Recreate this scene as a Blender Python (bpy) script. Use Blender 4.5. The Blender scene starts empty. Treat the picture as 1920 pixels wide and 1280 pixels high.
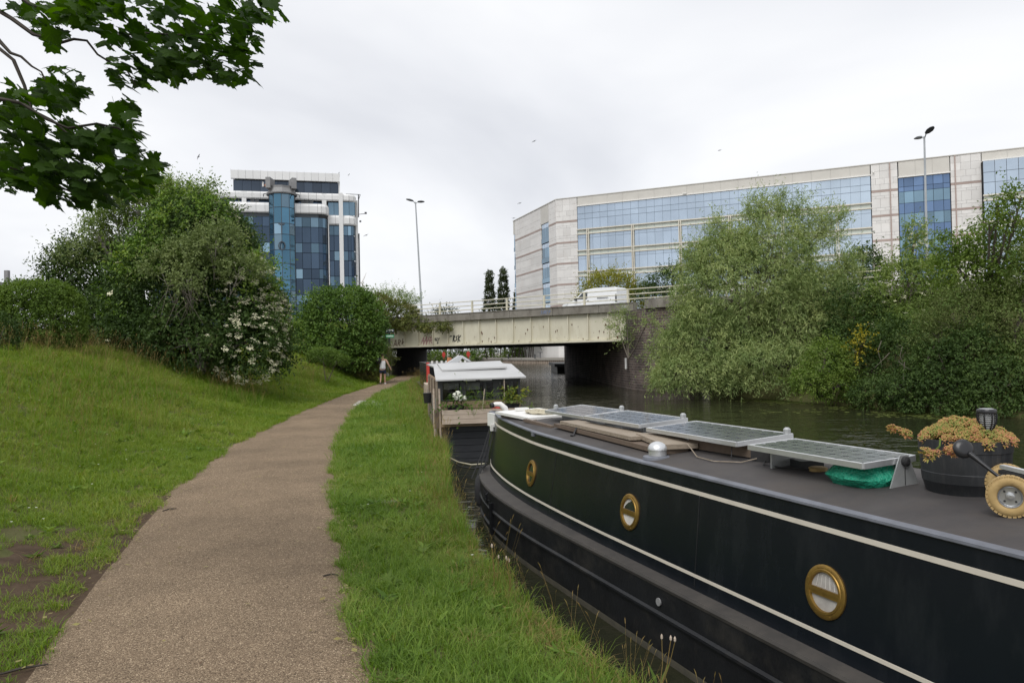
import bpy, bmesh, math, random
import numpy as np
from mathutils import Vector, Matrix
random.seed(7)
RNG = np.random.default_rng(11)
S = bpy.context.scene
COL = S.collection
PI = math.pi

# ------------------------------------------------------------------ camera, sky, sun, exposure
EYE = 1.7
FPX = 1400.0
PITCH = math.atan(20 / 1400.0)
ROLL = math.radians(1.2)
f = Vector((0, math.cos(PITCH), math.sin(PITCH)))
r0 = Vector((1, 0, 0)); u0 = Vector((0, -math.sin(PITCH), math.cos(PITCH)))
rt = math.cos(ROLL) * r0 - math.sin(ROLL) * u0
up = math.sin(ROLL) * r0 + math.cos(ROLL) * u0
cd = bpy.data.cameras.new('camera')
cam = bpy.data.objects.new('camera', cd); COL.objects.link(cam)
cam.matrix_world = Matrix(((rt.x, up.x, -f.x, 0), (rt.y, up.y, -f.y, 0), (rt.z, up.z, -f.z, EYE), (0, 0, 0, 1)))
cd.sensor_width = 36; cd.lens = 36 * FPX / 1920; cd.clip_start = 0.05; cd.clip_end = 4000
S.camera = cam

SUN_EL, SUN_AZ = math.radians(50), math.radians(205)      # azimuth measured from +Y towards +X
w = bpy.data.worlds.new('World'); S.world = w; w.use_nodes = True
nt = w.node_tree; nt.nodes.clear()
def nn(t, **k):
    n = nt.nodes.new(t)
    for a, b in k.items(): setattr(n, a, b)
    return n
L = nt.links.new
out = nn('ShaderNodeOutputWorld'); mixs = nn('ShaderNodeMixShader')
sky = nn('ShaderNodeTexSky', sky_type='NISHITA', sun_disc=False)
sky.sun_elevation = SUN_EL; sky.sun_rotation = SUN_AZ
b1 = nn('ShaderNodeBackground'); b1.inputs[1].default_value = 0.10
L(sky.outputs[0], b1.inputs[0])
tc = nn('ShaderNodeTexCoord'); sep = nn('ShaderNodeSeparateXYZ'); L(tc.outputs['Generated'], sep.inputs[0])
zz = nn('ShaderNodeMath', operation='ADD'); zz.inputs[1].default_value = 0.22
az_ = nn('ShaderNodeMath', operation='ABSOLUTE'); L(sep.outputs[2], az_.inputs[0]); L(az_.outputs[0], zz.inputs[0])
dx = nn('ShaderNodeMath', operation='DIVIDE'); L(sep.outputs[0], dx.inputs[0]); L(zz.outputs[0], dx.inputs[1])
dy = nn('ShaderNodeMath', operation='DIVIDE'); L(sep.outputs[1], dy.inputs[0]); L(zz.outputs[0], dy.inputs[1])
cmb = nn('ShaderNodeCombineXYZ'); L(dx.outputs[0], cmb.inputs[0]); L(dy.outputs[0], cmb.inputs[1])
n1 = nn('ShaderNodeTexNoise'); n1.inputs['Scale'].default_value = 0.75; n1.inputs['Detail'].default_value = 5; n1.inputs['Roughness'].default_value = .5
n1.inputs['Distortion'].default_value = .35
mp = nn('ShaderNodeMapping'); mp.inputs['Location'].default_value = (3.1, 1.7, 0); mp.inputs['Scale'].default_value = (1.0, .8, 1)
L(cmb.outputs[0], mp.inputs[0]); L(mp.outputs[0], n1.inputs['Vector'])
cr = nn('ShaderNodeValToRGB'); L(n1.outputs[0], cr.inputs[0])
e = cr.color_ramp.elements
e[0].position = .30; e[0].color = (.65, .665, .71, 1)
e[1].position = .68; e[1].color = (1.0, 1.0, 1.0, 1)
m_ = e.new(.50); m_.color = (.83, .84, .87, 1)
b2 = nn('ShaderNodeBackground'); b2.inputs[1].default_value = 0.82
L(cr.outputs[0], b2.inputs[0])
mixs.inputs[0].default_value = .94
L(b1.outputs[0], mixs.inputs[1]); L(b2.outputs[0], mixs.inputs[2]); L(mixs.outputs[0], out.inputs[0])

sd = bpy.data.lights.new('sun', 'SUN'); sd.energy = 1.5; sd.angle = math.radians(35); sd.color = (1, .985, .96)
sun = bpy.data.objects.new('sun', sd); COL.objects.link(sun)
sdir = Vector((math.sin(SUN_AZ) * math.cos(SUN_EL), math.cos(SUN_AZ) * math.cos(SUN_EL), math.sin(SUN_EL)))
sun.rotation_euler = sdir.to_track_quat('Z', 'Y').to_euler()
sun.location = (0, 0, 60)
S.view_settings.view_transform = 'Standard'; S.view_settings.look = 'None'
S.view_settings.exposure = 0.45; S.view_settings.gamma = 1.0
S.view_settings.use_curve_mapping = False
S.render.engine = 'CYCLES'
S.cycles.max_bounces = 7; S.cycles.transparent_max_bounces = 8
S.cycles.use_denoising = True

# ------------------------------------------------------------------ where a sight line of the photograph meets a real plane
def ray(px, py):
    u = (px - 960) / FPX; v = (640 - py) / FPX
    a = u * math.cos(ROLL) + v * math.sin(ROLL); b = -u * math.sin(ROLL) + v * math.cos(ROLL)
    y = math.cos(PITCH) - b * math.sin(PITCH); z = math.sin(PITCH) + b * math.cos(PITCH)
    return a / y, z / y
def at(px, py, Y):
    a, z = ray(px, py); return Vector((a * Y, Y, EYE + z * Y))
def atz(px, py, z):
    a, b = ray(px, py); t = (z - EYE) / b; return Vector((a * t, t, z))
def onplane(px, py, O, d):
    a, b = ray(px, py)
    det = -d[0] + a * d[1]
    w_ = (O[0] - a * O[1]) / det
    t = O[1] + w_ * d[1]
    return w_, EYE + b * t

# ------------------------------------------------------------------ materials
MATS = {}
def M(name, c1, c2=None, scale=3.0, rough=.6, metal=0.0, bump=0.0, bscale=None, spec=.5, stretch=None, rnd=0.0, detail=5, dirt=None, dscale=1.0, damt=.5, ior=None):
    """procedural material: two tones mixed by noise, per-object shift, a dirt tone in blotches, fine relief"""
    m = bpy.data.materials.new(name); m.use_nodes = True; t = m.node_tree; N = t.nodes; l = t.links.new
    p = N['Principled BSDF']; p.inputs['Roughness'].default_value = rough; p.inputs['Metallic'].default_value = metal
    p.inputs['Specular IOR Level'].default_value = spec
    if ior: p.inputs['IOR'].default_value = ior
    g = N.new('ShaderNodeNewGeometry'); mpn = N.new('ShaderNodeMapping'); l(g.outputs['Position'], mpn.inputs[0])
    if stretch: mpn.inputs['Scale'].default_value = stretch
    nz = N.new('ShaderNodeTexNoise'); nz.inputs['Scale'].default_value = scale; nz.inputs['Detail'].default_value = detail; nz.inputs['Roughness'].default_value = .65
    l(mpn.outputs[0], nz.inputs['Vector'])
    mx = N.new('ShaderNodeMix'); mx.data_type = 'RGBA'
    mr = N.new('ShaderNodeMapRange'); mr.inputs[1].default_value = .32; mr.inputs[2].default_value = .68; l(nz.outputs[0], mr.inputs[0])
    l(mr.outputs[0], mx.inputs[0])
    mx.inputs[6].default_value = (*c1, 1); mx.inputs[7].default_value = (*(c2 or c1), 1)
    col = mx.outputs[2]
    if dirt:
        dn = N.new('ShaderNodeTexNoise'); dn.inputs['Scale'].default_value = dscale; dn.inputs['Detail'].default_value = 8; dn.inputs['Roughness'].default_value = .7
        l(mpn.outputs[0], dn.inputs['Vector'])
        dr = N.new('ShaderNodeMapRange'); dr.inputs[1].default_value = .5; dr.inputs[2].default_value = .72; dr.inputs[4].default_value = damt; l(dn.outputs[0], dr.inputs[0])
        m2 = N.new('ShaderNodeMix'); m2.data_type = 'RGBA'; l(dr.outputs[0], m2.inputs[0]); l(col, m2.inputs[6]); m2.inputs[7].default_value = (*dirt, 1); col = m2.outputs[2]
    if rnd:
        oi = N.new('ShaderNodeObjectInfo'); hs = N.new('ShaderNodeHueSaturation')
        r2 = N.new('ShaderNodeMapRange'); r2.inputs[3].default_value = 1 - rnd; r2.inputs[4].default_value = 1 + rnd; l(oi.outputs['Random'], r2.inputs[0])
        l(r2.outputs[0], hs.inputs['Value']); l(col, hs.inputs['Color']); col = hs.outputs[0]
    l(col, p.inputs['Base Color'])
    if bump:
        bn = N.new('ShaderNodeTexNoise'); bn.inputs['Scale'].default_value = bscale or scale * 6; bn.inputs['Detail'].default_value = 4
        l(mpn.outputs[0], bn.inputs['Vector'])
        bp = N.new('ShaderNodeBump'); bp.inputs['Strength'].default_value = 1; bp.inputs['Distance'].default_value = bump
        l(bn.outputs[0], bp.inputs['Height']); l(bp.outputs[0], p.inputs['Normal'])
    MATS[name] = m
    return m

def leafmat(name, cs, transl=.35, nscale=.9, rough=.55, spec=.18, patch=.5):
    """leaf colours picked per leaf, shifted clump by clump"""
    m = bpy.data.materials.new(name); m.use_nodes = True; t = m.node_tree; N = t.nodes; l = t.links.new
    p = N['Principled BSDF']; o = N['Material Output']
    g = N.new('ShaderNodeNewGeometry'); oi = N.new('ShaderNodeObjectInfo')
    nz = N.new('ShaderNodeTexNoise'); nz.inputs['Scale'].default_value = nscale; nz.inputs['Detail'].default_value = 3
    l(g.outputs['Position'], nz.inputs['Vector'])
    mr = N.new('ShaderNodeMapRange'); mr.inputs[1].default_value = .3; mr.inputs[2].default_value = .7; l(nz.outputs[0], mr.inputs[0])
    ad = N.new('ShaderNodeMath'); ad.operation = 'ADD'; l(g.outputs['Random Per Island'], ad.inputs[0]); l(oi.outputs['Random'], ad.inputs[1])
    fr = N.new('ShaderNodeMath'); fr.operation = 'FRACT'; l(ad.outputs[0], fr.inputs[0])
    mx = N.new('ShaderNodeMix'); mx.data_type = 'FLOAT'; mx.inputs[0].default_value = patch; l(fr.outputs[0], mx.inputs[2]); l(mr.outputs[0], mx.inputs[3])
    cr = N.new('ShaderNodeValToRGB'); l(mx.outputs[0], cr.inputs[0]); e = cr.color_ramp.elements
    n = len(cs)
    e[0].position = .12; e[0].color = (*cs[0], 1); e[1].position = .88; e[1].color = (*cs[-1], 1)
    for i in range(1, n - 1):
        q = e.new(.12 + .76 * i / (n - 1)); q.color = (*cs[i], 1)
    l(cr.outputs[0], p.inputs['Base Color']); p.inputs['Roughness'].default_value = rough; p.inputs['Specular IOR Level'].default_value = spec
    tr = N.new('ShaderNodeBsdfTranslucent'); hs = N.new('ShaderNodeHueSaturation'); hs.inputs['Saturation'].default_value = 1.15; hs.inputs['Value'].default_value = 1.25
    l(cr.outputs[0], hs.inputs['Color']); l(hs.outputs[0], tr.inputs[0])
    ms = N.new('ShaderNodeMixShader'); ms.inputs[0].default_value = transl; l(p.outputs[0], ms.inputs[1]); l(tr.outputs[0], ms.inputs[2]); l(ms.outputs[0], o.inputs[0])
    MATS[name] = m
    return m

M('black_paint', (.0065, .0085, .012), (.0085, .011, .015), 1.3, .24, bump=.0022, bscale=5, spec=.24, dirt=(.028, .031, .034), dscale=3.5, damt=.4, stretch=(1, 1, .35))
M('black_hull', (.009, .0095, .011), (.016, .017, .019), 2.5, .48, bump=.002, bscale=30, spec=.3, dirt=(.055, .05, .042), dscale=3, damt=.5)
M('gunwale_rust', (.046, .042, .039), (.072, .064, .056), 5, .7, bump=.001, dirt=(.03, .028, .026), dscale=4)
M('cream_paint', (.53, .485, .41), (.60, .55, .47), 6, .45, dirt=(.45, .40, .33), dscale=6, damt=.3)
M('deck_grey', (.050, .046, .046), (.080, .073, .070), 1.7, .75, spec=.3, bump=.001, bscale=180, dirt=(.085, .070, .058), dscale=1.3, damt=.6)
M('deck_edge', (.16, .17, .20), (.10, .105, .12), 5, .5)
M('brass', (.36, .225, .055), (.26, .155, .04), 14, .42, metal=.75, dirt=(.14, .08, .03), dscale=18, damt=.5)
M('port_glass', (.02, .022, .022), (.03, .03, .03), 4, .05, spec=.8)
M('curtain_white', (.62, .60, .56), (.50, .48, .45), 9, .8)
M('curtain_dim', (.30, .28, .26), (.42, .40, .37), 12, .8)
M('white_paint', (.74, .73, .70), (.80, .79, .76), 4, .45, dirt=(.5, .48, .42), dscale=5, damt=.35)
M('alu', (.62, .63, .64), (.72, .73, .74), 8, .38, metal=.75)
M('alu_dull', (.36, .37, .37), (.46, .47, .47), 8, .5, metal=.4)
M('cell_blue', (.045, .05, .068), (.06, .065, .085), 9, .12, spec=.6, rnd=.12)
M('cell_green', (.03, .042, .040), (.042, .055, .052), 9, .2, spec=.45, rnd=.12)
M('backing', (.7, .71, .72), None, 3, .4)
M('old_wood', (.24, .19, .14), (.35, .295, .23), 4, .8, bump=.002, stretch=(1, 6, 6), bscale=30, dirt=(.14, .11, .08), dscale=7, damt=.6)
M('dark_wood', (.105, .075, .055), (.17, .125, .09), 5, .8, bump=.002, bscale=30, dirt=(.06, .045, .035), dscale=5, damt=.6)
M('warm_wood', (.30, .20, .125), (.40, .29, .20), 3, .7, bump=.0015, stretch=(1, 1, 9), dirt=(.2, .14, .1), dscale=4, damt=.6)
M('pale_wood', (.42, .335, .26), (.52, .43, .35), 3, .75, bump=.0015, stretch=(1, 1, 9), dirt=(.27, .2, .15), dscale=5, damt=.6)
M('char_board', (.016, .018, .022), (.026, .028, .032), 3, .6, bump=.001, stretch=(1, 1, 5))
M('dark_frame', (.03, .032, .034), (.045, .047, .05), 4, .5)
M('rope', (.42, .38, .28), (.55, .50, .38), 30, .9, bump=.003, bscale=90)
M('black_rope', (.02, .02, .022), (.035, .035, .036), 30, .85)
M('rubber', (.018, .018, .019), (.03, .03, .03), 12, .7, bump=.001)
M('green_bag', (.008, .22, .13), (.02, .36, .22), 7, .32, bump=.03, bscale=34)
M('tyre_ochre', (.36, .245, .095), (.45, .315, .14), 12, .8, bump=.002, dirt=(.30, .19, .08), dscale=14, damt=.5)
M('black_plastic', (.014, .014, .016), (.022, .022, .024), 6, .32, spec=.5)
M('barrel_black', (.017, .019, .022), (.028, .030, .033), 3, .6, bump=.001, stretch=(8, 8, 1), dirt=(.07, .065, .06), dscale=6, damt=.35)
M('steel', (.45, .46, .47), (.6, .61, .62), 7, .3, metal=.9)
M('frost', (.72, .74, .74), None, 4, .25)
M('concrete', (.17, .155, .13), (.26, .24, .205), 1.4, .85, bump=.004, bscale=22, dirt=(.075, .062, .046), dscale=1.5, damt=.85, stretch=(1, 1, .6))
M('concrete_pale', (.34, .315, .275), (.43, .40, .35), 2, .85, bump=.003, dirt=(.25, .22, .18), dscale=2, damt=.7)
M('girder_cream', (.58, .545, .425), (.64, .605, .48), 1.2, .55, bump=.002, stretch=(1, 1, .35), dirt=(.46, .41, .29), dscale=3, damt=.6)
M('rail_cream', (.55, .52, .40), (.62, .59, .47), 3, .5)
M('rust', (.075, .035, .018), (.14, .06, .028), 12, .9)
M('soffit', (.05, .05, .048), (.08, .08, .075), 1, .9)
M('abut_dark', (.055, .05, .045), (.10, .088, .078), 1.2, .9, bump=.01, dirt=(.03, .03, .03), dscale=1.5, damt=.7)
M('asphalt', (.05, .05, .05), (.06, .06, .06), 8, .9)
M('paint_black', (.012, .012, .013), None, 3, .6)
M('paint_pink', (.40, .16, .19), (.34, .20, .20), 9, .7)
M('paint_pale', (.55, .55, .55), None, 9, .7)
M('paint_blue', (.16, .22, .36), None, 9, .7)
M('stone_pink', (.645, .63, .605), (.70, .685, .66), .35, .7, rnd=.07, dirt=(.55, .50, .46), dscale=.5, damt=.4)
M('stone_brown', (.33, .255, .225), (.39, .305, .27), .8, .7, rnd=.05)
M('fascia', (.52, .50, .455), (.57, .55, .50), .5, .6)
M('core_dark', (.05, .055, .06), None, 1, .8)
M('mullion_cream', (.60, .565, .475), (.66, .62, .53), 1, .5)
M('spandrel', (.50, .55, .50), (.56, .60, .55), .7, .25, rnd=.06)
M('mullion_dark', (.06, .075, .09), None, 1, .4)
M('mullion_blue', (.17, .215, .265), None, 1, .35)
M('white_clad', (.70, .70, .69), (.77, .77, .76), .6, .4, rnd=.04, dirt=(.5, .5, .48), dscale=.6, damt=.35)
M('grey_clad', (.20, .20, .20), (.27, .27, .27), 1, .6)
M('pole_grey', (.34, .36, .37), (.42, .44, .45), 2, .45, metal=.3)
M('lamp_dark', (.06, .065, .07), None, 2, .5)
M('van_white', (.78, .79, .79), (.82, .83, .83), 2, .22, spec=.6)
M('car_glass', (.03, .04, .045), None, 2, .06, spec=.8)
M('bark', (.11, .09, .07), (.17, .145, .115), 6, .9, bump=.01, bscale=20)
M('bark_grey', (.24, .22, .19), (.33, .30, .265), 9, .9, bump=.006, bscale=30)
M('bark_dark', (.035, .028, .022), (.06, .05, .04), 9, .9)
M('thatch', (.075, .080, .028), (.11, .11, .045), 4, .95, spec=.1, bump=.02, bscale=25, dirt=(.09, .07, .04), dscale=2, damt=.5)
M('soil', (.060, .040, .026), (.098, .068, .045), 5, .95, spec=.12, bump=.02, bscale=25)
M('stone_slab', (.40, .37, .32), (.48, .45, .40), 6, .9, bump=.003, dirt=(.25, .23, .18), dscale=6)
M('skin', (.48, .29, .20), (.52, .32, .23), 8, .5)
M('tank_white', (.76, .76, .77), (.70, .70, .72), 9, .85)
M('navy', (.022, .035, .075), (.03, .045, .09), 10, .85)
M('hair', (.05, .03, .02), (.08, .05, .03), 40, .7)
M('red_paint', (.55, .045, .03), (.48, .05, .035), 4, .5)
M('green_sign', (.015, .22, .09), None, 4, .45)
M('navy_sign', (.02, .035, .05), None, 4, .45)
M('terracotta', (.42, .17, .07), (.36, .15, .07), 6, .8)
M('petal_white', (.80, .80, .72), (.70, .72, .60), 20, .7)
M('umbel', (.60, .58, .38), (.70, .68, .48), 14, .8, rnd=.08)
M('bird_grey', (.12, .12, .13), None, 2, .8)
M('ply_grey', (.40, .40, .395), (.48, .48, .47), 1.5, .35, dirt=(.4, .39, .36), dscale=2, damt=.4)
M('blind', (.72, .68, .62), (.78, .74, .68), 3, .85)
M('interior', (.045, .042, .04), (.08, .072, .065), 2, .9)

def glass(name, tint, rough=.04, rnd=.10, metal=.8, wob=.02):
    m = M(name, tint, tuple(c * .82 for c in tint), .12, rough, metal=metal, rnd=rnd, spec=.6)
    t = m.node_tree; N = t.nodes; l = t.links.new; p = N['Principled BSDF']
    g = N.new('ShaderNodeNewGeometry'); nz = N.new('ShaderNodeTexNoise'); nz.inputs['Scale'].default_value = .45; nz.inputs['Detail'].default_value = 1
    l(g.outputs['Position'], nz.inputs['Vector']); bp = N.new('ShaderNodeBump'); bp.inputs['Distance'].default_value = wob; l(nz.outputs[0], bp.inputs['Height']); l(bp.outputs[0], p.inputs['Normal'])
    return m
glass('glass_sky', (.50, .59, .69), rnd=.06)
glass('glass_blue', (.15, .23, .38), rnd=.2)
glass('glass_navy', (.055, .085, .13), rnd=.25)
glass('glass_steel', (.20, .31, .40), rnd=.3)
glass('glass_row', (.10, .165, .225), rnd=.35)
glass('glass_teal', (.09, .205, .30), rnd=.2)
glass('glass_band', (.07, .09, .12), rnd=.2)

def clear_glass(name):
    m = bpy.data.materials.new(name); m.use_nodes = True; t = m.node_tree; N = t.nodes; l = t.links.new
    o = N['Material Output']; N.remove(N['Principled BSDF'])
    a = N.new('ShaderNodeBsdfTransparent'); a.inputs[0].default_value = (.72, .74, .74, 1)
    b = N.new('ShaderNodeBsdfGlossy'); b.inputs['Roughness'].default_value = .03
    fr = N.new('ShaderNodeFresnel'); fr.inputs[0].default_value = 1.6
    ms = N.new('ShaderNodeMixShader'); l(fr.outputs[0], ms.inputs[0]); l(a.outputs[0], ms.inputs[1]); l(b.outputs[0], ms.inputs[2]); l(ms.outputs[0], o.inputs[0])
    MATS[name] = m
clear_glass('pane_clear')

# brick by true courses (UV in metres)
def brickmat():
    m = bpy.data.materials.new('brick_wall'); m.use_nodes = True; t = m.node_tree; N = t.nodes; l = t.links.new; p = N['Principled BSDF']
    uv = N.new('ShaderNodeUVMap'); bt = N.new('ShaderNodeTexBrick'); l(uv.outputs[0], bt.inputs['Vector'])
    bt.inputs['Scale'].default_value = 1; bt.inputs['Brick Width'].default_value = .45; bt.inputs['Row Height'].default_value = .15; bt.inputs['Mortar Size'].default_value = .014; bt.inputs['Bias'].default_value = -.1
    bt.inputs['Color1'].default_value = (.085, .062, .055, 1); bt.inputs['Color2'].default_value = (.16, .115, .095, 1); bt.inputs['Mortar'].default_value = (.26, .23, .20, 1)
    g = N.new('ShaderNodeNewGeometry'); nz = N.new('ShaderNodeTexNoise'); nz.inputs['Scale'].default_value = .8; nz.inputs['Detail'].default_value = 7; l(g.outputs['Position'], nz.inputs['Vector'])
    mr = N.new('ShaderNodeMapRange'); mr.inputs[1].default_value = .35; mr.inputs[2].default_value = .7; mr.inputs[3].default_value = .55; mr.inputs[4].default_value = 1.35; l(nz.outputs[0], mr.inputs[0])
    hs = N.new('ShaderNodeHueSaturation'); l(bt.outputs[0], hs.inputs['Color']); l(mr.outputs[0], hs.inputs['Value']); l(hs.outputs[0], p.inputs['Base Color'])
    p.inputs['Roughness'].default_value = .88
    bp = N.new('ShaderNodeBump'); bp.invert = True; bp.inputs['Distance'].default_value = .012; l(bt.outputs['Fac'], bp.inputs['Height']); l(bp.outputs[0], p.inputs['Normal'])
    MATS['brick_wall'] = m
brickmat()

def gravelmat():
    m = bpy.data.materials.new('gravel_path'); m.use_nodes = True; t = m.node_tree; N = t.nodes; l = t.links.new; p = N['Principled BSDF']
    g = N.new('ShaderNodeNewGeometry')
    vo = N.new('ShaderNodeTexVoronoi'); vo.inputs['Scale'].default_value = 150; l(g.outputs['Position'], vo.inputs['Vector'])
    cr = N.new('ShaderNodeValToRGB'); sp = N.new('ShaderNodeSeparateColor'); l(vo.outputs['Color'], sp.inputs[0]); l(sp.outputs[0], cr.inputs[0])
    e = cr.color_ramp.elements; e[0].position = 0; e[0].color = (.085, .060, .040, 1); e[1].position = 1; e[1].color = (.55, .43, .295, 1)
    for po, c in ((.25, (.192, .138, .089)), (.72, (.258, .189, .124)), (.92, (.355, .27, .178))):
        q = e.new(po); q.color = (*c, 1)
    nz = N.new('ShaderNodeTexNoise'); nz.inputs['Scale'].default_value = .7; nz.inputs['Detail'].default_value = 7; nz.inputs['Roughness'].default_value = .65; l(g.outputs['Position'], nz.inputs['Vector'])
    mr = N.new('ShaderNodeMapRange'); mr.inputs[1].default_value = .3; mr.inputs[2].default_value = .7; mr.inputs[3].default_value = .70; mr.inputs[4].default_value = 1.18; l(nz.outputs[0], mr.inputs[0])
    hs = N.new('ShaderNodeHueSaturation'); l(cr.outputs[0], hs.inputs['Color']); l(mr.outputs[0], hs.inputs['Value']); l(hs.outputs[0], p.inputs['Base Color'])
    p.inputs['Roughness'].default_value = .9; p.inputs['Specular IOR Level'].default_value = .2
    bp = N.new('ShaderNodeBump'); bp.inputs['Distance'].default_value = .006; l(vo.outputs['Distance'], bp.inputs['Height']); bp.invert = True; l(bp.outputs[0], p.inputs['Normal'])
    MATS['gravel_path'] = m
gravelmat()

def watermat():
    m = bpy.data.materials.new('canal_water'); m.use_nodes = True; t = m.node_tree; N = t.nodes; l = t.links.new; p = N['Principled BSDF']
    p.inputs['Base Color'].default_value = (.020, .021, .011, 1); p.inputs['Roughness'].default_value = .05; p.inputs['IOR'].default_value = 1.33
    g = N.new('ShaderNodeNewGeometry')
    def nz(sc, rot, st, d):
        mpn = N.new('ShaderNodeMapping'); mpn.inputs['Rotation'].default_value = (0, 0, rot); mpn.inputs['Scale'].default_value = st
        l(g.outputs['Position'], mpn.inputs[0]); n = N.new('ShaderNodeTexNoise'); n.inputs['Scale'].default_value = sc; n.inputs['Detail'].default_value = d; n.inputs['Roughness'].default_value = .55
        l(mpn.outputs[0], n.inputs['Vector']); return n.outputs[0]
    a = nz(1.1, .2, (.55, 1.2, 1), 3); b = nz(4.5, -.3, (.6, 1.3, 1), 2); c = nz(.13, 0, (1, 1, 1), 2)
    ad = N.new('ShaderNodeMath'); ad.operation = 'MULTIPLY_ADD'; l(b, ad.inputs[0]); ad.inputs[1].default_value = .30; l(a, ad.inputs[2])
    mr = N.new('ShaderNodeMapRange'); mr.inputs[1].default_value = .38; mr.inputs[2].default_value = .62; mr.inputs[3].default_value = .55; mr.inputs[4].default_value = 1; l(c, mr.inputs[0])
    bp = N.new('ShaderNodeBump'); bp.inputs['Distance'].default_value = .11; l(mr.outputs[0], bp.inputs['Strength']); l(ad.outputs[0], bp.inputs['Height']); l(bp.outputs[0], p.inputs['Normal'])
    MATS['canal_water'] = m
watermat()

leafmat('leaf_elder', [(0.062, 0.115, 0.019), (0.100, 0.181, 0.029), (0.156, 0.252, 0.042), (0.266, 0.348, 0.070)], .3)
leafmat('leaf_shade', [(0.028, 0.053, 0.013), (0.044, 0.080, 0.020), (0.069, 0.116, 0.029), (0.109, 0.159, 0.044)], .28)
leafmat('leaf_elder_light', [(0.120, 0.180, 0.041), (0.181, 0.254, 0.065), (0.266, 0.330, 0.094)], .35)
leafmat('leaf_olive', [(0.122, 0.166, 0.056), (0.179, 0.229, 0.081), (0.252, 0.300, 0.118)], .3)
leafmat('leaf_dark', [(0.030, 0.058, 0.014), (0.051, 0.088, 0.021), (0.086, 0.133, 0.031)], .25)
leafmat('leaf_bright', [(0.080, 0.131, 0.023), (0.125, 0.194, 0.034), (0.194, 0.255, 0.054)], .35)
leafmat('leaf_round', [(0.056, 0.105, 0.024), (0.091, 0.161, 0.031), (0.148, 0.228, 0.046)], .3)
leafmat('leaf_hedge', [(0.076, 0.130, 0.023), (0.111, 0.177, 0.032), (0.161, 0.233, 0.045)], .3)
leafmat('leaf_willow', [(0.162, 0.230, 0.079), (0.230, 0.302, 0.108), (0.324, 0.387, 0.151), (0.432, 0.484, 0.196)], .35)
leafmat('leaf_yellow', [(0.160, 0.193, 0.027), (0.248, 0.251, 0.037), (0.318, 0.296, 0.055)], .35)
leafmat('leaf_gold', [(.30, .27, .03), (.40, .34, .04)], .3)
leafmat('leaf_brown', [(0.104, 0.134, 0.041), (0.138, 0.173, 0.052), (0.117, 0.207, 0.048)], .25)
leafmat('leaf_ivy', [(0.071, 0.098, 0.022), (0.113, 0.142, 0.033), (0.153, 0.169, 0.047), (0.184, 0.150, 0.054)], .25)
leafmat('leaf_poplar', [(0.044, 0.062, 0.022), (0.067, 0.086, 0.032)], .25)
leafmat('leaf_maple', [(0.019, 0.043, 0.008), (0.033, 0.070, 0.010), (0.064, 0.125, 0.016)], .55, nscale=1.6)
leafmat('leaf_sedum', [(.20, .28, .07), (.42, .35, .11), (.56, .30, .145), (.60, .22, .17)], .25, nscale=7, patch=.5)
leafmat('grass_lush', [(0.092, 0.165, 0.025), (0.138, 0.234, 0.035), (0.204, 0.294, 0.051), (0.313, 0.339, 0.096)], .4, nscale=.55)
leafmat('grass_slope', [(0.106, 0.179, 0.022), (0.149, 0.241, 0.031), (0.214, 0.291, 0.042), (0.325, 0.342, 0.090)], .4, nscale=.4)
leafmat('grass_dry', [(0.268, 0.204, 0.076), (0.366, 0.265, 0.111), (0.171, 0.173, 0.043)], .4)
leafmat('duckweed_leaf', [(.10, .13, .03), (.16, .19, .05)], .2)
leafmat('litter', [(.20, .15, .06), (.30, .27, .10), (.12, .07, .04)], .2)

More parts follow.
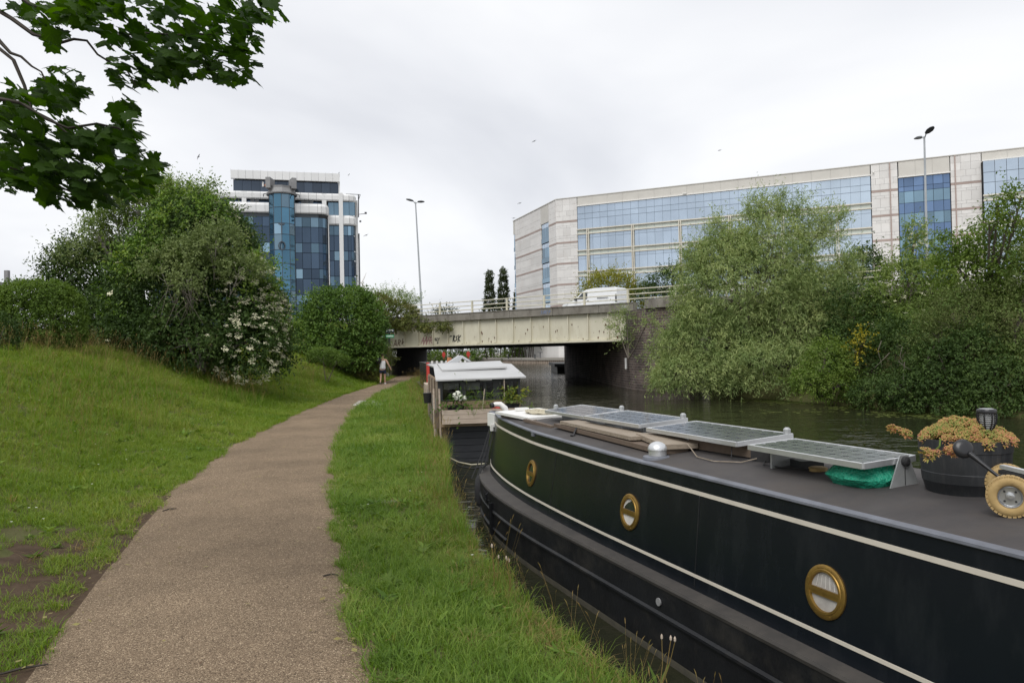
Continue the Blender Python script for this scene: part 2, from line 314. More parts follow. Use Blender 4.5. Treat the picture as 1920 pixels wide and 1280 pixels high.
# ------------------------------------------------------------------ mesh builder and object helpers
def link(o): COL.objects.link(o); return o
def props(o, label=None, cat=None, group=None, kind=None):
    if label: o['label'] = label
    if cat: o['category'] = cat
    if group: o['group'] = group
    if kind: o['kind'] = kind
    return o
def thing(name, label, cat, loc=(0, 0, 0), group=None):
    o = bpy.data.objects.new(name, None); o.empty_display_size = .2; o.location = loc; link(o)
    return props(o, label, cat, group)
def attach(o, parent):
    o.parent = parent
    if parent.type == 'EMPTY': o.matrix_parent_inverse = Matrix.Translation(-Vector(parent.location))
    return o
class MB:
    def __init__(s): s.v = []; s.f = []; s.m = []; s.uv = None
    def add(s, vs, fs, mi=0):
        b = len(s.v); s.v += [tuple(q) for q in vs]; s.f += [tuple(b + i for i in q) for q in fs]; s.m += [mi] * len(fs)
    def box(s, c, size, rz=0, mi=0, mat=None):
        hx, hy, hz = size[0] / 2, size[1] / 2, size[2] / 2
        R = mat or Matrix.Rotation(rz, 3, 'Z'); c = Vector(c)
        s.add([c + R @ Vector((x, y, z)) for x in (-hx, hx) for y in (-hy, hy) for z in (-hz, hz)],
              [(0, 1, 3, 2), (4, 6, 7, 5), (0, 4, 5, 1), (2, 3, 7, 6), (0, 2, 6, 4), (1, 5, 7, 3)], mi)
    def bar(s, a, b, wd, ht, mi=0, upv=(0, 0, 1)):
        a = Vector(a); b = Vector(b); d = b - a; y = d.normalized(); u = Vector(upv)
        x = y.cross(u)
        if x.length < 1e-5: x = y.cross(Vector((1, 0, 0)))
        x.normalize(); z = x.cross(y)
        R = Matrix((x, y, z)).transposed(); s.box((a + b) / 2, (wd, d.length, ht), mat=R, mi=mi)
    def tube(s, pts, r, sides=6, mi=0, cap=True):
        pts = [Vector(p) for p in pts]; n = len(pts)
        rs = r if isinstance(r, (list, tuple)) else [r] * n
        vs = []; ref = None
        for i, p in enumerate(pts):
            t = (pts[min(i + 1, n - 1)] - pts[max(i - 1, 0)]).normalized()
            if ref is None:
                ref = t.cross(Vector((0, 0, 1)))
                if ref.length < .05: ref = t.cross(Vector((1, 0, 0)))
            ref = (ref - t * ref.dot(t)).normalized(); bi = t.cross(ref)
            for k in range(sides):
                a = 2 * PI * k / sides; vs.append(p + (ref * math.cos(a) + bi * math.sin(a)) * rs[i])
        fs = [(i * sides + k, i * sides + (k + 1) % sides, (i + 1) * sides + (k + 1) % sides, (i + 1) * sides + k) for i in range(n - 1) for k in range(sides)]
        if cap: fs += [tuple(range(sides))[::-1], tuple((n - 1) * sides + k for k in range(sides))]
        s.add(vs, fs, mi)
    def lathe(s, c, prof, seg=24, mi=0, axis=None, sx=1, sy=1, rot=None, open0=False):
        c = Vector(c); R = rot or Matrix.Identity(3)
        if axis is not None: R = Vector(axis).to_track_quat('Z', 'Y').to_matrix()
        vs = [c + R @ Vector((math.cos(2 * PI * k / seg) * r * sx, math.sin(2 * PI * k / seg) * r * sy, z)) for r, z in prof for k in range(seg)]
        n = len(prof)
        fs = [(i * seg + k, i * seg + (k + 1) % seg, (i + 1) * seg + (k + 1) % seg, (i + 1) * seg + k) for i in range(n - 1) for k in range(seg)]
        fs += ([] if open0 else [tuple(range(seg))[::-1]]) + [tuple((n - 1) * seg + k for k in range(seg))]
        s.add(vs, fs, mi)
    def prism(s, poly, z0, z1, mi=0):
        n = len(poly); vs = [(x, y, z0) for x, y in poly] + [(x, y, z1) for x, y in poly]
        s.add(vs, [(i, (i + 1) % n, n + (i + 1) % n, n + i) for i in range(n)] + [tuple(range(n))[::-1], tuple(range(n, 2 * n))], mi)
    def sheet(s, rows, mi=0, closed=False):
        m = len(rows[0]); vs = [p for r in rows for p in r]
        fs = [(i * m + k, i * m + (k + 1) % m, (i + 1) * m + (k + 1) % m, (i + 1) * m + k) for i in range(len(rows) - 1) for k in range(m if closed else m - 1)]
        s.add(vs, fs, mi)
    def mesh(s, name, mats, smooth=None):
        me = bpy.data.meshes.new(name); me.from_pydata(s.v, [], s.f)
        for q in (mats if isinstance(mats, (list, tuple)) else [mats]): me.materials.append(MATS[q])
        if len(me.materials) > 1: me.polygons.foreach_set('material_index', s.m)
        if s.uv:
            l = me.uv_layers.new(name='UVMap'); co = np.array([s.uv[v] for p in s.f for v in p], dtype=np.float32); l.data.foreach_set('uv', co.ravel())
        bm = bmesh.new(); bm.from_mesh(me); bmesh.ops.recalc_face_normals(bm, faces=bm.faces); bm.to_mesh(me); bm.free()
        if smooth:
            me.polygons.foreach_set('use_smooth', [True] * len(me.polygons)); me.set_sharp_from_angle(angle=math.radians(smooth))
        me.update(); return me
    def build(s, name, mats, parent=None, smooth=None):
        o = bpy.data.objects.new(name, s.mesh(name, mats, smooth)); link(o)
        if parent: attach(o, parent)
        return o
def npmesh(name, V, Fq, mat, smooth=False):
    me = bpy.data.meshes.new(name); V = np.asarray(V, np.float32); Fq = np.asarray(Fq, np.int32); k = Fq.shape[1]
    me.vertices.add(len(V)); me.vertices.foreach_set('co', V.ravel())
    me.loops.add(Fq.size); me.loops.foreach_set('vertex_index', Fq.ravel())
    me.polygons.add(len(Fq)); me.polygons.foreach_set('loop_start', np.arange(0, Fq.size, k, dtype=np.int32))
    if smooth: me.polygons.foreach_set('use_smooth', np.ones(len(Fq), bool))
    me.materials.append(MATS[mat]); me.update(calc_edges=True); return me
UNIT = {}
def unitbox(mat, kindname):
    if (mat, kindname) not in UNIT:
        b = MB(); b.box((0, 0, 0), (1, 1, 1)); UNIT[(mat, kindname)] = b.mesh(kindname, mat)
    return UNIT[(mat, kindname)]
def piece(name, mat, parent, c, size, rz=0, tilt=(0, 0)):
    o = bpy.data.objects.new(name, unitbox(mat, name)); link(o)
    o.matrix_basis = Matrix.Translation(Vector(c)) @ Matrix.Rotation(rz, 4, 'Z') @ Matrix.Rotation(tilt[0], 4, 'X') @ Matrix.Rotation(tilt[1], 4, 'Z') @ Matrix.Diagonal((*size, 1))
    return attach(o, parent)
def copy_tree(o, delta=None):
    c = o.copy(); link(c)
    if delta is not None: c.location = Vector(o.location) + Vector(delta)
    for ch in list(o.children):
        k = ch.copy(); link(k); k.parent = c
        for g in list(ch.children):
            h = g.copy(); link(h); h.parent = k
    return c
class Frame:
    """wall coordinates: w along the wall, d into the building, z up"""
    def __init__(s, O, d): s.O = Vector((O[0], O[1])); s.d = Vector(d).normalized(); s.n = Vector((-s.d.y, s.d.x)); s.rz = math.atan2(s.d.y, s.d.x)
    def p(s, w_, dp, z): q = s.O + s.d * w_ + s.n * dp; return Vector((q.x, q.y, z))
    def piece(s, name, mat, parent, w0, w1, z0, z1, d0, d1, tilt=(0, 0)):
        return piece(name, mat, parent, s.p((w0 + w1) / 2, (d0 + d1) / 2, (z0 + z1) / 2), (abs(w1 - w0), abs(d1 - d0), abs(z1 - z0)), s.rz, tilt)
    def box(s, mb, w0, w1, z0, z1, d0, d1, mi=0):
        mb.box(s.p((w0 + w1) / 2, (d0 + d1) / 2, (z0 + z1) / 2), (abs(w1 - w0), abs(d1 - d0), abs(z1 - z0)), s.rz, mi)

# ------------------------------------------------------------------ lie of the land
WATER = -0.65
BK_Y = [-14, 0, 4.25, 5.5, 6.9, 9.7, 14.6, 24.3, 40, 53, 57, 85]
BK_X = [7.6, 2.2, .53, .04, -.38, -.91, -1.40, -2.73, -4.6, -6.2, -6.6, -8.1]
PL_Y = [-14, 0, 4, 5.65, 9, 14.5, 22.4, 31.6, 42, 50, 57, 85]
PL_X = [2.2, -1.35, -2.67, -3.25, -4.26, -5.43, -6.42, -7.27, -7.75, -8.3, -8.95, -9.9]
PR_X = [4.4, .75, -.80, -1.26, -2.2, -3.42, -4.78, -5.72, -6.15, -6.5, -6.95, -8.4]
bankX = lambda y: np.interp(y, BK_Y, BK_X)
pathL = lambda y: np.interp(y, PL_Y, PL_X)
pathR = lambda y: np.interp(y, PL_Y, PR_X)
def sm(t): t = np.clip(t, 0, 1); return t * t * (3 - 2 * t)
def wob(x, y): return .5 * np.sin(x * .9 + y * .37 + 1) + .35 * np.sin(x * 2.1 - y * 1.3) + .25 * np.sin(x * 4.3 + y * 3.1 + 2) 
def landz(x, y):
    x = np.asarray(x, float); y = np.asarray(y, float)
    t = pathL(y) - x
    w_ = np.interp(y, [0, 28, 38, 50], [7.0, 7.0, 6.0, 4.2])
    z = 2.0 * sm(t / w_) + .05 * wob(x, y) * sm(t / 2) + 2.1 * sm((y - 44) / 11) * sm((t - .6) / 3.2)
    e = bankX(y) - x
    z = z - .16 * sm((.8 - e) / .8) + .02 * wob(x * 2, y * 2) * sm((pathR(y) * -1 + x) / .3)
    return z
ys = np.concatenate([np.arange(-14, 3, 1.0), np.arange(3, 16, .2), np.arange(16, 30, .4), np.arange(30, 57.3, .8), [57.3]])
rows = []
for y in ys:
    be, l_, r_ = float(bankX(y)), float(pathL(y)), float(pathR(y))
    j = .09 * float(wob(y * 3.1, 1.7))
    xs = [be + .5, be + .14 + j, be + .04 + j, be - .12 + j * .6] + [be - .3, be - .6]
    xs += list(np.linspace(be - .9, r_, 4))[:-1] if be - .9 > r_ + .2 else []
    while len(xs) < 9: xs.append(xs[-1] - .01)
    xs += [r_, (l_ + r_) / 2, l_] + [l_ - t for t in (.3, .6, .9, 1.2, 1.6, 2, 2.5, 3, 3.5, 4, 4.6, 5.2, 6, 7, 9, 12, 18, 30, 60, 140)]
    z = landz(np.array(xs), np.full(len(xs), y))
    row = [(x, y, float(q)) for x, q in zip(xs, z)]
    row[0] = (xs[0], y, -1.7); row[1] = (xs[1], y, -.9); row[2] = (xs[2], y, -.42)
    rows.append(row)
g = MB(); g.sheet(rows)
gb = g.build('grass_bank', 'thatch', None, smooth=60); props(gb, kind='structure')

rows = []
for y in np.concatenate([np.arange(-14, 3, 1.0), np.arange(3, 30, .3), np.arange(30, 87, 1.0)]):
    l_, r_ = float(pathL(y)), float(pathR(y)); je = .03 * float(wob(y * 2.2, 3)); jr = .03 * float(wob(y * 2.6, 8))
    rows.append([(l_ - .06 + je, y, .004 if y < 57 else 0), (l_ + .2, y, .022), ((l_ + r_) / 2, y, .034), (r_ - .2, y, .022), (r_ + .06 + jr, y, .004 if y < 57 else 0)])
g = MB(); g.sheet(rows); props(g.build('towpath', 'gravel_path', None, smooth=60), kind='structure')

rows = []
for y in np.arange(3.4, 9.4, .12):
    l_ = float(pathL(y)); wd = 1.12 * math.exp(-(((y - 6.3) / 2.2) ** 2)) * (1 + .3 * float(wob(y * 2.3, 5))) ; row = []
    for k in range(6):
        x = l_ + .1 - (wd + .1) * k / 5; row.append((x, y, float(landz(x, y)) + (.012 if k < 5 else -.01)))
    rows.append(row)
g = MB(); g.sheet(rows); props(g.build('bare_soil', 'soil', None, smooth=60), kind='structure')

# far right bank of the canal rising to the road
RB = [(24.6, 0), (19.5, 12), (15.6, 22.7), (14.0, 26.7), (12.4, 31.0), (10.9, 35.4), (10.4, 38.6), (10.95, 41.9)]
rows = []
for i in range(len(RB)):
    x, y = RB[i]; q0 = .6 * x + .8 * y; row = [(x - .3, y - .15, -1.7), (x, y, -.55)]
    for k in range(1, 9):
        t = k / 8; q = q0 + (39.7 - q0) * t; px_, py_ = x + (q - q0) * .6, y + (q - q0) * .8
        row.append((px_, py_, -.35 + 4.1 * float(sm(t)) + .12 * float(wob(px_, py_))))
    rows.append(row)
g = MB(); g.sheet(rows); props(g.build('right_bank', 'thatch', None, smooth=60), kind='structure')

# bed, water and far land
g = MB(); g.sheet([[(-1600, -60, -1.75), (1600, -60, -1.75)], [(-1600, 1900, -1.75), (1600, 1900, -1.75)]])
props(g.build('ground', 'soil'), kind='structure')
g = MB(); g.sheet([[(-90, -14, WATER), (40, -14, WATER)], [(-90, 300, WATER), (40, 300, WATER)]])
props(g.build('water', 'canal_water'), kind='structure')
QN = Vector((.372, -.928))             # direction of the quay edge, towards the right
QA = Vector((9.67, 136.66))
q0 = QA - QN * 115; q1 = QA + QN * 70
g = MB()
g.prism([(q1.x, q1.y), (1500, q1.y), (1500, 1800), (-1500, 1800), (-1500, q0.y), (q0.x, q0.y)], -1.7, .30)
props(g.build('quay_ground', 'concrete_pale'), kind='structure')
g = MB(); g.prism([(-9.9, 85), (-30, 200), (-60, 300), (-1500, 300), (-1500, 60), (-11, 60)], -1.7, .2); props(g.build('far_left_ground', 'soil'), kind='structure')
BO, BD = Vector((-9.2, 57.0)), Vector((.8, -.6)); BN = Vector((.6, .8))
BF = Frame(BO, BD)
def road_pt(t, q, z): v = BO + BD * t + BN * q; return (v.x, v.y, z)
g = MB()
g.prism([road_pt(t, q, 0)[:2] for t, q in ((22.5, .6), (85, .6), (85, 25))] + [(6.2, 76.5), (7.2, 54), (8.0, 46)], -1.2, 3.88)
g.prism([(-9.9, 57.9), road_pt(-80, .6, 0)[:2], road_pt(-80, 25, 0)[:2], (-10.8, 89)], -1.2, 3.88)
props(g.build('road_embankment', 'soil'), kind='structure')
g = MB(); g.sheet([[road_pt(-80, .37, 4.16), road_pt(85, .37, 4.16)], [road_pt(-80, 25, 4.16), road_pt(85, 25, 4.16)]])
props(g.build('road', 'asphalt'), kind='structure')

# ------------------------------------------------------------------ the road bridge
br = thing('road_bridge', 'cream painted steel girder road bridge with concrete parapet crossing the canal', 'bridge', (BO.x, BO.y, 0))
NP, PWD, GZ0, GZ1 = 14, 20.4 / 14, 2.26, 4.0
for i in range(NP):
    BF.piece('girder_panel', 'girder_cream', br, i * PWD + .02, (i + 1) * PWD - .02, GZ0 + .06, GZ1, .0, .06)
st = None
for i in range(NP + 1):
    b = MB(); t = min(max(i * PWD, .05), 20.35)
    BF.box(b, t - .035, t + .035, GZ0 + .05, GZ1, -.11, .0); BF.box(b, t - .10, t + .10, GZ0 + .05, GZ1, -.016, -.002)
    b.bar(BF.p(t, -.11, GZ0 + .10), BF.p(t, -.24, GZ0 + .06), .05, .1)
    b.build('stiffener', 'girder_cream', br)
b = MB(); BF.box(b, -.6, 20.5, GZ0 - .04, GZ0 + .055, -.24, .25); b.build('bottom_flange', 'girder_cream', br)
b = MB()
for k in range(340):                                        # rivets beside stiffeners and along the foot
    i = k % 15; t = i * PWD + (.08 if k % 2 else -.08); z = GZ0 + .15 + (k // 15) * .073
    if z < GZ1 - .05 and 0 < t < 20.3: BF.box(b, t - .013, t + .013, z - .013, z + .013, -.03, -.014)
for k in range(280): BF.box(b, .06 + k * .072, .085 + k * .072, GZ0 + .105, GZ0 + .13, -.012, .0)
for a in (3, 9):
    for ii in range(6):
        for jj in range(16):
            t = a * PWD + .5 + ii * .11 + (.05 if jj % 2 else 0); z = GZ0 + .3 + jj * .09; BF.box(b, t - .013, t + .013, z - .013, z + .013, -.012, 0)
props(b.build('rivet', 'girder_cream', br), kind='stuff')
b = MB(); rr = random.Random(5)
for k in range(46):
    i = rr.randrange(4, 14); z = GZ0 + (.17 + rr.random() ** 2 * 1.0); t = i * PWD + .12 + rr.random() * 1.2; r = rr.choice([.012, .02, .03, .05, .06]) 
    P = [(t + r * (.7 + .6 * rr.random()) * math.cos(a) * .8, z + r * (.7 + .7 * rr.random()) * math.sin(a) * 1.25) for a in np.linspace(0, 2 * PI, 8)[:-1]]
    b.add([BF.p(x, -.006, y) for x, y in P], [tuple(range(7))])
    if r > .025: b.add([BF.p(t - .006, -.005, z), BF.p(t + .006, -.005, z), BF.p(t + .004, -.005, z - .22 * rr.random() - .05), BF.p(t - .004, -.005, z - .2)], [(0, 1, 2, 3)])
props(b.build('rust_spot', 'rust', br), kind='stuff')
cuts = [-6, -2.2, 1.2, 4.6, 8.1, 11.55, 15.0, 18.4, 20.75]
for a, c in zip(cuts, cuts[1:]):
    b = MB(); BF.box(b, a + .012, c - .012, GZ1 + .002, 4.47, -.27, .32); BF.box(b, a + .012, c - .012, 4.472, 4.52, -.31, .36)
    b.build('parapet_block', 'concrete', br)
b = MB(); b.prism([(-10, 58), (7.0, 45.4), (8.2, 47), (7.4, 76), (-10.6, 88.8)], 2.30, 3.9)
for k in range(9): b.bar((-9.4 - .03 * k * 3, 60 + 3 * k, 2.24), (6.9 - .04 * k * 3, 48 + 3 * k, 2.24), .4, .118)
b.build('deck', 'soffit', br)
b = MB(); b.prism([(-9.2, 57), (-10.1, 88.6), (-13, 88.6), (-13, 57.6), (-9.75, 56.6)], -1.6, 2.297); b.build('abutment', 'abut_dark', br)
# curved brick abutment on the right
W = [(5.5, 79), (5.9, 70), (6.3, 60), (6.5, 54.4), (6.75, 48), (6.95, 45.2), (7.15, 43.6), (7.5, 42.3), (8.05, 41.3), (8.8, 40.7), (9.6, 40.6), (10.2, 41.0)]
b = MB(); b.uv = []; u = 0
TOP = lambda i: 2.30 if i < 5 else 3.99
for i, (x, y) in enumerate(W):
    if i: u += math.hypot(x - W[i - 1][0], y - W[i - 1][1])
    b.v += [(x, y, -1.6), (x, y, -.45), (x + .0, y, -.44), (x, y, TOP(i))]; b.uv += [(u, -1.6), (u, -.45), (u, -.45), (u, TOP(i))]
for i in range(len(W) - 1):
    for k in (0, 2): q = i * 4 + k; b.f.append((q, q + 4, q + 5, q + 1)); b.m.append(0)
bw = b.build('brick_abutment', 'brick_wall', br)
b = MB(); b.prism(W[5:] + [(11.5, 46), (8, 50)], 3.995, 4.03); b.prism([(W[i][0] - .0, W[i][1] - .28) for i in range(7, 12)] + [(10.2, 41.8), (8.0, 43.2)], 3.99, 4.50); b.build('coping', 'concrete', br)
b = MB(); b.prism([(10.35, 41.5), (10.9, 42.05), (17, 37.5), (17, 36.9), (10.7, 41.3)], -1.6, 3.98); b.prism([(10.3, 41.2), (10.9, 41.75), (49, 13.2), (48.5, 12.5)], 3.99, 4.48); b.build('wing_wall', 'concrete_pale', br)
b = MB(); BF.box(b, 20.2, 20.7, 2.2, 3.98, -.25, .5); b.build('bearing_pier', 'abut_dark', br)
b = MB(); BF.box(b, 20.0, 20.11, .55, 1.2, -.06, .04); b.build('depth_board', 'white_paint', br)
for i in range(-2, 14):                                       # handrail: cream posts and three rails
    t = -1.1 + i * 3.05
    if t > 38: break
    b = MB(); BF.box(b, t - .06, t + .06, 4.47, 5.36, .0, .1); BF.box(b, t - .1, t + .1, 4.521, 4.55, -.05, .15); b.build('post', 'rail_cream', br)
for z in (4.74, 5.02, 5.32):
    b = MB(); a = Vector(BF.p(-7, .05, z)); c = Vector(BF.p(42, .05, z)); b.tube([a, c], .034, 6); b.build('rail', 'rail_cream', br, smooth=50)
b = MB(); b.tube([BF.p(4.3, -.02, 5.35), BF.p(4.4, -.05, 5.05), BF.p(4.15, -.03, 4.98)], .02, 5); b.build('loose_wire', 'rail_cream', br)
# lettering sprayed on the girder: strokes a few mm proud of the steel
def spray(name, mat, x0, z0, h, strokes, parent, wd=.045, slant=.15, off=-.008, fr=BF):
    b = MB()
    for s_ in strokes:
        for (ax, az), (cx, cz) in zip(s_, s_[1:]):
            p = fr.p(x0 + (ax + az * slant) * h, off, z0 + az * h); q = fr.p(x0 + (cx + cz * slant) * h, off, z0 + cz * h)
            b.bar(p, q, wd, .004, upv=(-fr.n.x, -fr.n.y, 0)); off -= .0006
    return b.build(name, mat, parent)
T_ = [[(-.35, .75), (.55, .85)], [(.12, .82), (.0, 0)]]
A_ = [[(.35, .0), (.55, .95), (.75, .05)]]
R_ = [[(.85, 0), (.9, .95), (1.15, .75), (.92, .5), (1.2, 0)]]
S_ = [[(1.65, .85), (1.35, .7), (1.6, .4), (1.3, .1)]]
K_ = [[(1.85, 1.0), (1.8, -.1)], [(2.25, .9), (1.82, .45), (2.2, .05)]]
g0 = onplane(838, 640, BO, BD)
spray('graffiti', 'paint_black', g0[0] + .15, g0[1] - .05, .50, T_ + R_ + S_ + K_, br, .075)
g1 = onplane(812, 640, BO, BD)
spray('graffiti', 'paint_black', g1[0], g1[1] - .02, .28, [[(-.1, .6), (.2, 1), (.3, .3), (.6, .9)], [(.7, .2), (.75, .9), (1.0, .9), (1.0, .3), (.7, .25)], [(1.2, .9), (1.5, .9), (1.15, .2), (1.6, .3)], [(1.7, 1), (1.95, .5), (2.3, 1.0)], [(1.95, .5), (1.5, -.5), (2.0, -.3)]], br, .045)
g2 = onplane(789, 645, BO, BD)
spray('graffiti', 'paint_pink', g2[0], g2[1] - .15, .75, [[(0, .2), (.3, .9), (.35, .1), (.7, .95), (.7, .1), (1.05, .9)], [(1.1, .2), (1.2, .9), (1.5, .7), (1.25, .5), (1.6, .1)], [(.1, .5), (1.5, .55)]], br, .06)
g3 = onplane(738, 648, BO, BD)
spray('graffiti', 'rust', g3[0], g3[1] - .1, .62, [[(0, 0), (.3, .9), (.5, .1), (.2, .45)], [(.7, .0), (.8, .9), (1.15, .7), (.85, .45), (1.2, 0)], [(1.5, 1.0), (1.4, .3), (1.9, .9), (1.8, .1)]], br, .06)
AF = Frame((-9.75, 56.6), (.8, .58))
spray('graffiti', 'paint_pale', .02, 1.55, .45, [[(.1, .1), (.1, .8), (.5, .9), (.5, .2), (.1, .1)], [(.7, .8), (1.1, .9), (1.05, .5), (.7, .1), (1.2, .0)]], br, .05, off=-.02)
g5 = onplane(1018, 589, BO, BD)
spray('graffiti', 'paint_blue', g5[0], 4.1, .26, [[(.4, .9), (0, .7), (.4, .3), (0, 0)], [(.7, 0), (.75, .9)], [(1.2, 1), (1.0, .1), (1.5, .9), (1.5, 0)], [(1.9, .9), (1.8, 0)], [(1.7, .9), (2.2, .9)], [(2.4, 0), (2.5, .9), (2.9, .7), (2.5, .4)]], br, .03, off=-.275)
g6 = onplane(1170, 581, BO, BD)
spray('graffiti', 'paint_pale', g6[0], 4.14, .22, [[(0, 0), (0, .9), (.4, .7), (.4, .2), (0, 0)], [(.7, .1), (.7, .9), (1.1, .8), (1.1, .1), (.7, .1)], [(1.5, 0), (1.5, 1)]], br, .03, off=-.275)

# grey service cabinet standing at the mouth of the underpass, fingerpost beside it
cb = thing('service_cabinet', 'grey metal cabinet at the mouth of the underpass beside the towpath', 'cabinet', (-9.35, 54.6, 0))
b = MB(); b.box((-9.35, 54.6, .72), (.62, .45, 1.3), .1); b.build('body', 'grey_clad', cb)
b = MB(); b.box((-9.35, 54.55, 1.40), (.7, .55, .06), .1); b.build('lid', 'alu_dull', cb)
for sx in (-.24, .24): b = MB(); b.box((-9.35 + sx, 54.5, .035), (.08, .3, .10), .1); b.build('foot', 'lamp_dark', cb)
fp = thing('fingerpost', 'dark fingerpost with green and white arms beside the towpath bush', 'signpost', (-8.95, 50.5, 0))
b = MB(); b.tube([(-8.6, 50.5, .0), (-8.6, 50.5, 3.5)], .055, 8); b.lathe((-8.6, 50.5, 3.5), [(.06, 0), (.075, .04), (.03, .12)], 8); b.build('post', 'navy_sign', fp)
for z, mt in ((3.33, 'navy_sign'), (2.95, 'green_sign')):
    for sx in (-1, 1):
        b = MB(); b.box((-8.6 + sx * .36, 50.47, z), (.56, .05, .22)); arm = b.build('sign_arm', mt, fp)
        b = MB(); rr = random.Random(int(z * 10 + sx))
        for k in range(6): b.box((-8.6 + sx * (.16 + k * .08), 50.442, z + .02 * rr.random()), (.05, .006, .08))
        b.build('lettering', 'white_paint', arm)

# ------------------------------------------------------------------ lamp posts
def lamp_post(name, label, base, top, arms, group=None):
    t = thing(name, label, 'lamp post', base, group)
    b = MB(); p = Vector(base); q = Vector(top); b.tube([p, p + (q - p) * .12, p + (q - p) * .13, q], [.11, .11, .085, .05], 10); b.lathe(p, [(.2, 0), (.2, .03), (.12, .05)], 10); b.build('column', 'pole_grey', t, smooth=40)
    for d, lift, ln in arms:
        d = Vector(d).normalized(); b = MB(); e = q + d * .16 + Vector((0, 0, lift * .2)); b.tube([q - Vector((0, 0, .15)), e], .035, 6); b.build('bracket', 'pole_grey', t)
        R = Matrix((d.cross(Vector((0, 0, 1))), d, Vector((0, 0, 1)))).transposed() @ Matrix.Rotation(lift * .7, 3, 'X')
        c = e + R @ Vector((0, ln * .5, 0)); b = MB(); vs = []
        for yy, wd, ht in ((-.5, .06, .05), (-.35, .16, .09), (0, .22, .11), (.35, .17, .07), (.5, .07, .03)):
            vs.append([c + R @ Vector((wd * math.cos(a) * 1.0, yy * ln, ht * max(math.sin(a), -.35))) for a in np.linspace(0, 2 * PI, 10)[:-1]])
        b.sheet(vs, closed=True); b.add(vs[0], [tuple(range(9))]); b.add(vs[-1], [tuple(range(9))]); b.build('lantern', 'lamp_dark', t, smooth=40)
    return t
pt = at(779, 379, 60.5); lb = at(792, 592, 60.5)
lamp_post('lamp_post', 'tall grey twin headed lamp post on the bridge between tower block and poplars', (lb.x, 60.5, 3.95), pt, [((-1, -.2, 0), .35, .62), ((1, .1, 0), .05, .58)], 'lamp posts along the bridge road')
pt = at(1733, 256, 44.3); lb = at(1740, 560, 44.3)
lamp_post('lamp_post', 'tall grey lamp post rising above shrubs in front of the blue glass bay', (lb.x, 44.3, 3.9), pt, [((.15, -1, 0), .55, .66), ((-.25, .9, 0), .05, .55)], 'lamp posts along the bridge road')

# ------------------------------------------------------------------ right office building
ob = thing('office_block', 'long pale stone office block with sky blue glazing and flat roof across the canal', 'building', (30, 140, .3))
OF = Frame((13.269, 145.4), (.91034, -.41385))
SF = Frame((.816, 171.0), (.33757, -.9413))
PF0, PF1, PF2, PF3 = 0.0, 51.65, 67.4, 67.4
b = MB()
c0 = OF.p(-4.5, .45, 0); c1 = OF.p(90, .45, 0); s0 = SF.p(0, .45, 0)
b.prism([(c0.x, c0.y), (c1.x, c1.y), (c1.x + 20, c1.y + 40), (30, 190), (s0.x, s0.y)], .3, 31.3); b.build('wall', 'core_dark', ob)
b = MB(); OF.box(b, -4.4, 86, 31.62, 31.75, -.1, 3); SF.box(b, 0, 24.9, 31.62, 31.78, -.1, 3); b.build('roof_edge', 'fascia', ob)
def fascia(fr, w0, w1, z0, z1, n):
    for k in range(n):
        a = w0 + (w1 - w0) * k / n; c = w0 + (w1 - w0) * (k + 1) / n
        fr.piece('fascia_panel', 'fascia', ob, a + .01, c - .01, z0, z1, .0, .4)
fascia(OF, .05, 51.6, 29.95, 31.6, 17); fascia(OF, 55.8, 63.1, 29.1, 31.58, 3); fascia(OF, 67.5, 88, 30.2, 31.6, 6); fascia(SF, 0, 1.1, 28.6, 31.6, 1); fascia(SF, 16.9, 21.0, 28.0, 31.6, 2)
b = MB(); OF.box(b, -.05, 51.7, 29.78, 29.94, -.25, .3); OF.box(b, 55.7, 63.2, 28.93, 29.08, -.25, .3); OF.box(b, 67.4, 88, 30.02, 30.19, -1.0, .3); b.build('glazing_head', 'white_paint', ob)
npane = 0
NC = 34; CW = 51.6 / NC
def pane(fr, w0, w1, z0, z1, dp=.08, mat='glass_sky', keep=True, bag=None):
    global npane
    if keep and npane < 290:
        npane += 1
        fr.piece('pane', mat, ob, w0 + .02, w1 - .02, z0 + .02, z1 - .02, dp, dp + .06, (random.gauss(0, .0025), random.gauss(0, .0025)))
    else: fr.box(bag[mat], w0 + .035, w1 - .035, z0 + .03, z1 - .03, dp, dp + .06)
bag = {'glass_sky': MB(), 'glass_blue': MB(), 'glass_steel': MB()}
for r in ((28.35, 29.78), (27.3, 28.35), (25.25, 27.3)):
    for k in range(NC): pane(OF, k * CW, (k + 1) * CW, *r)
for fl in range(6):
    zt = 24.35 - 4.1 * fl
    for k in range(NC):
        vis = fl in (0, 1) and (k < 15 or k > 29) or fl == 2 and k < 11
        pane(OF, k * CW, (k + 1) * CW, zt - 3.2, zt - .75, keep=vis, bag=bag); pane(OF, k * CW, (k + 1) * CW, zt - .75, zt, keep=vis and fl < 2, bag=bag)
nsp = 0
spb = MB()
for fl in range(7):
    zt = 25.25 - 4.1 * fl
    for k in range(NC):
        if fl < 3: OF.piece('spandrel_panel', 'spandrel', ob, k * CW + .02, (k + 1) * CW - .02, zt - .78, zt - .12, .06, .12)
        else: OF.box(spb, k * CW + .02, (k + 1) * CW - .02, zt - .78, zt - .12, .06, .12)
    for z in (zt, zt - .9):
        b = MB(); OF.box(b, -.1, 51.7, z - .09, z + .09, -.30, .06); b.build('sill_band', 'mullion_cream', ob)
props(spb.build('spandrel_panel', 'spandrel', ob), kind='stuff')
for w_ in (2.1, 11, 19.9, 28.8, 37.7, 46.4):
    for o_ in (-.16, .16): OF.piece('pilaster', 'mullion_cream', ob, w_ + o_ - .085, w_ + o_ + .085, .3, 25.4, -.36, .05)
for k in range(NC + 1):
    OF.piece('mullion', 'mullion_blue', ob, k * CW - .02, k * CW + .02, .3, 29.78, .05, .16)
b = MB()
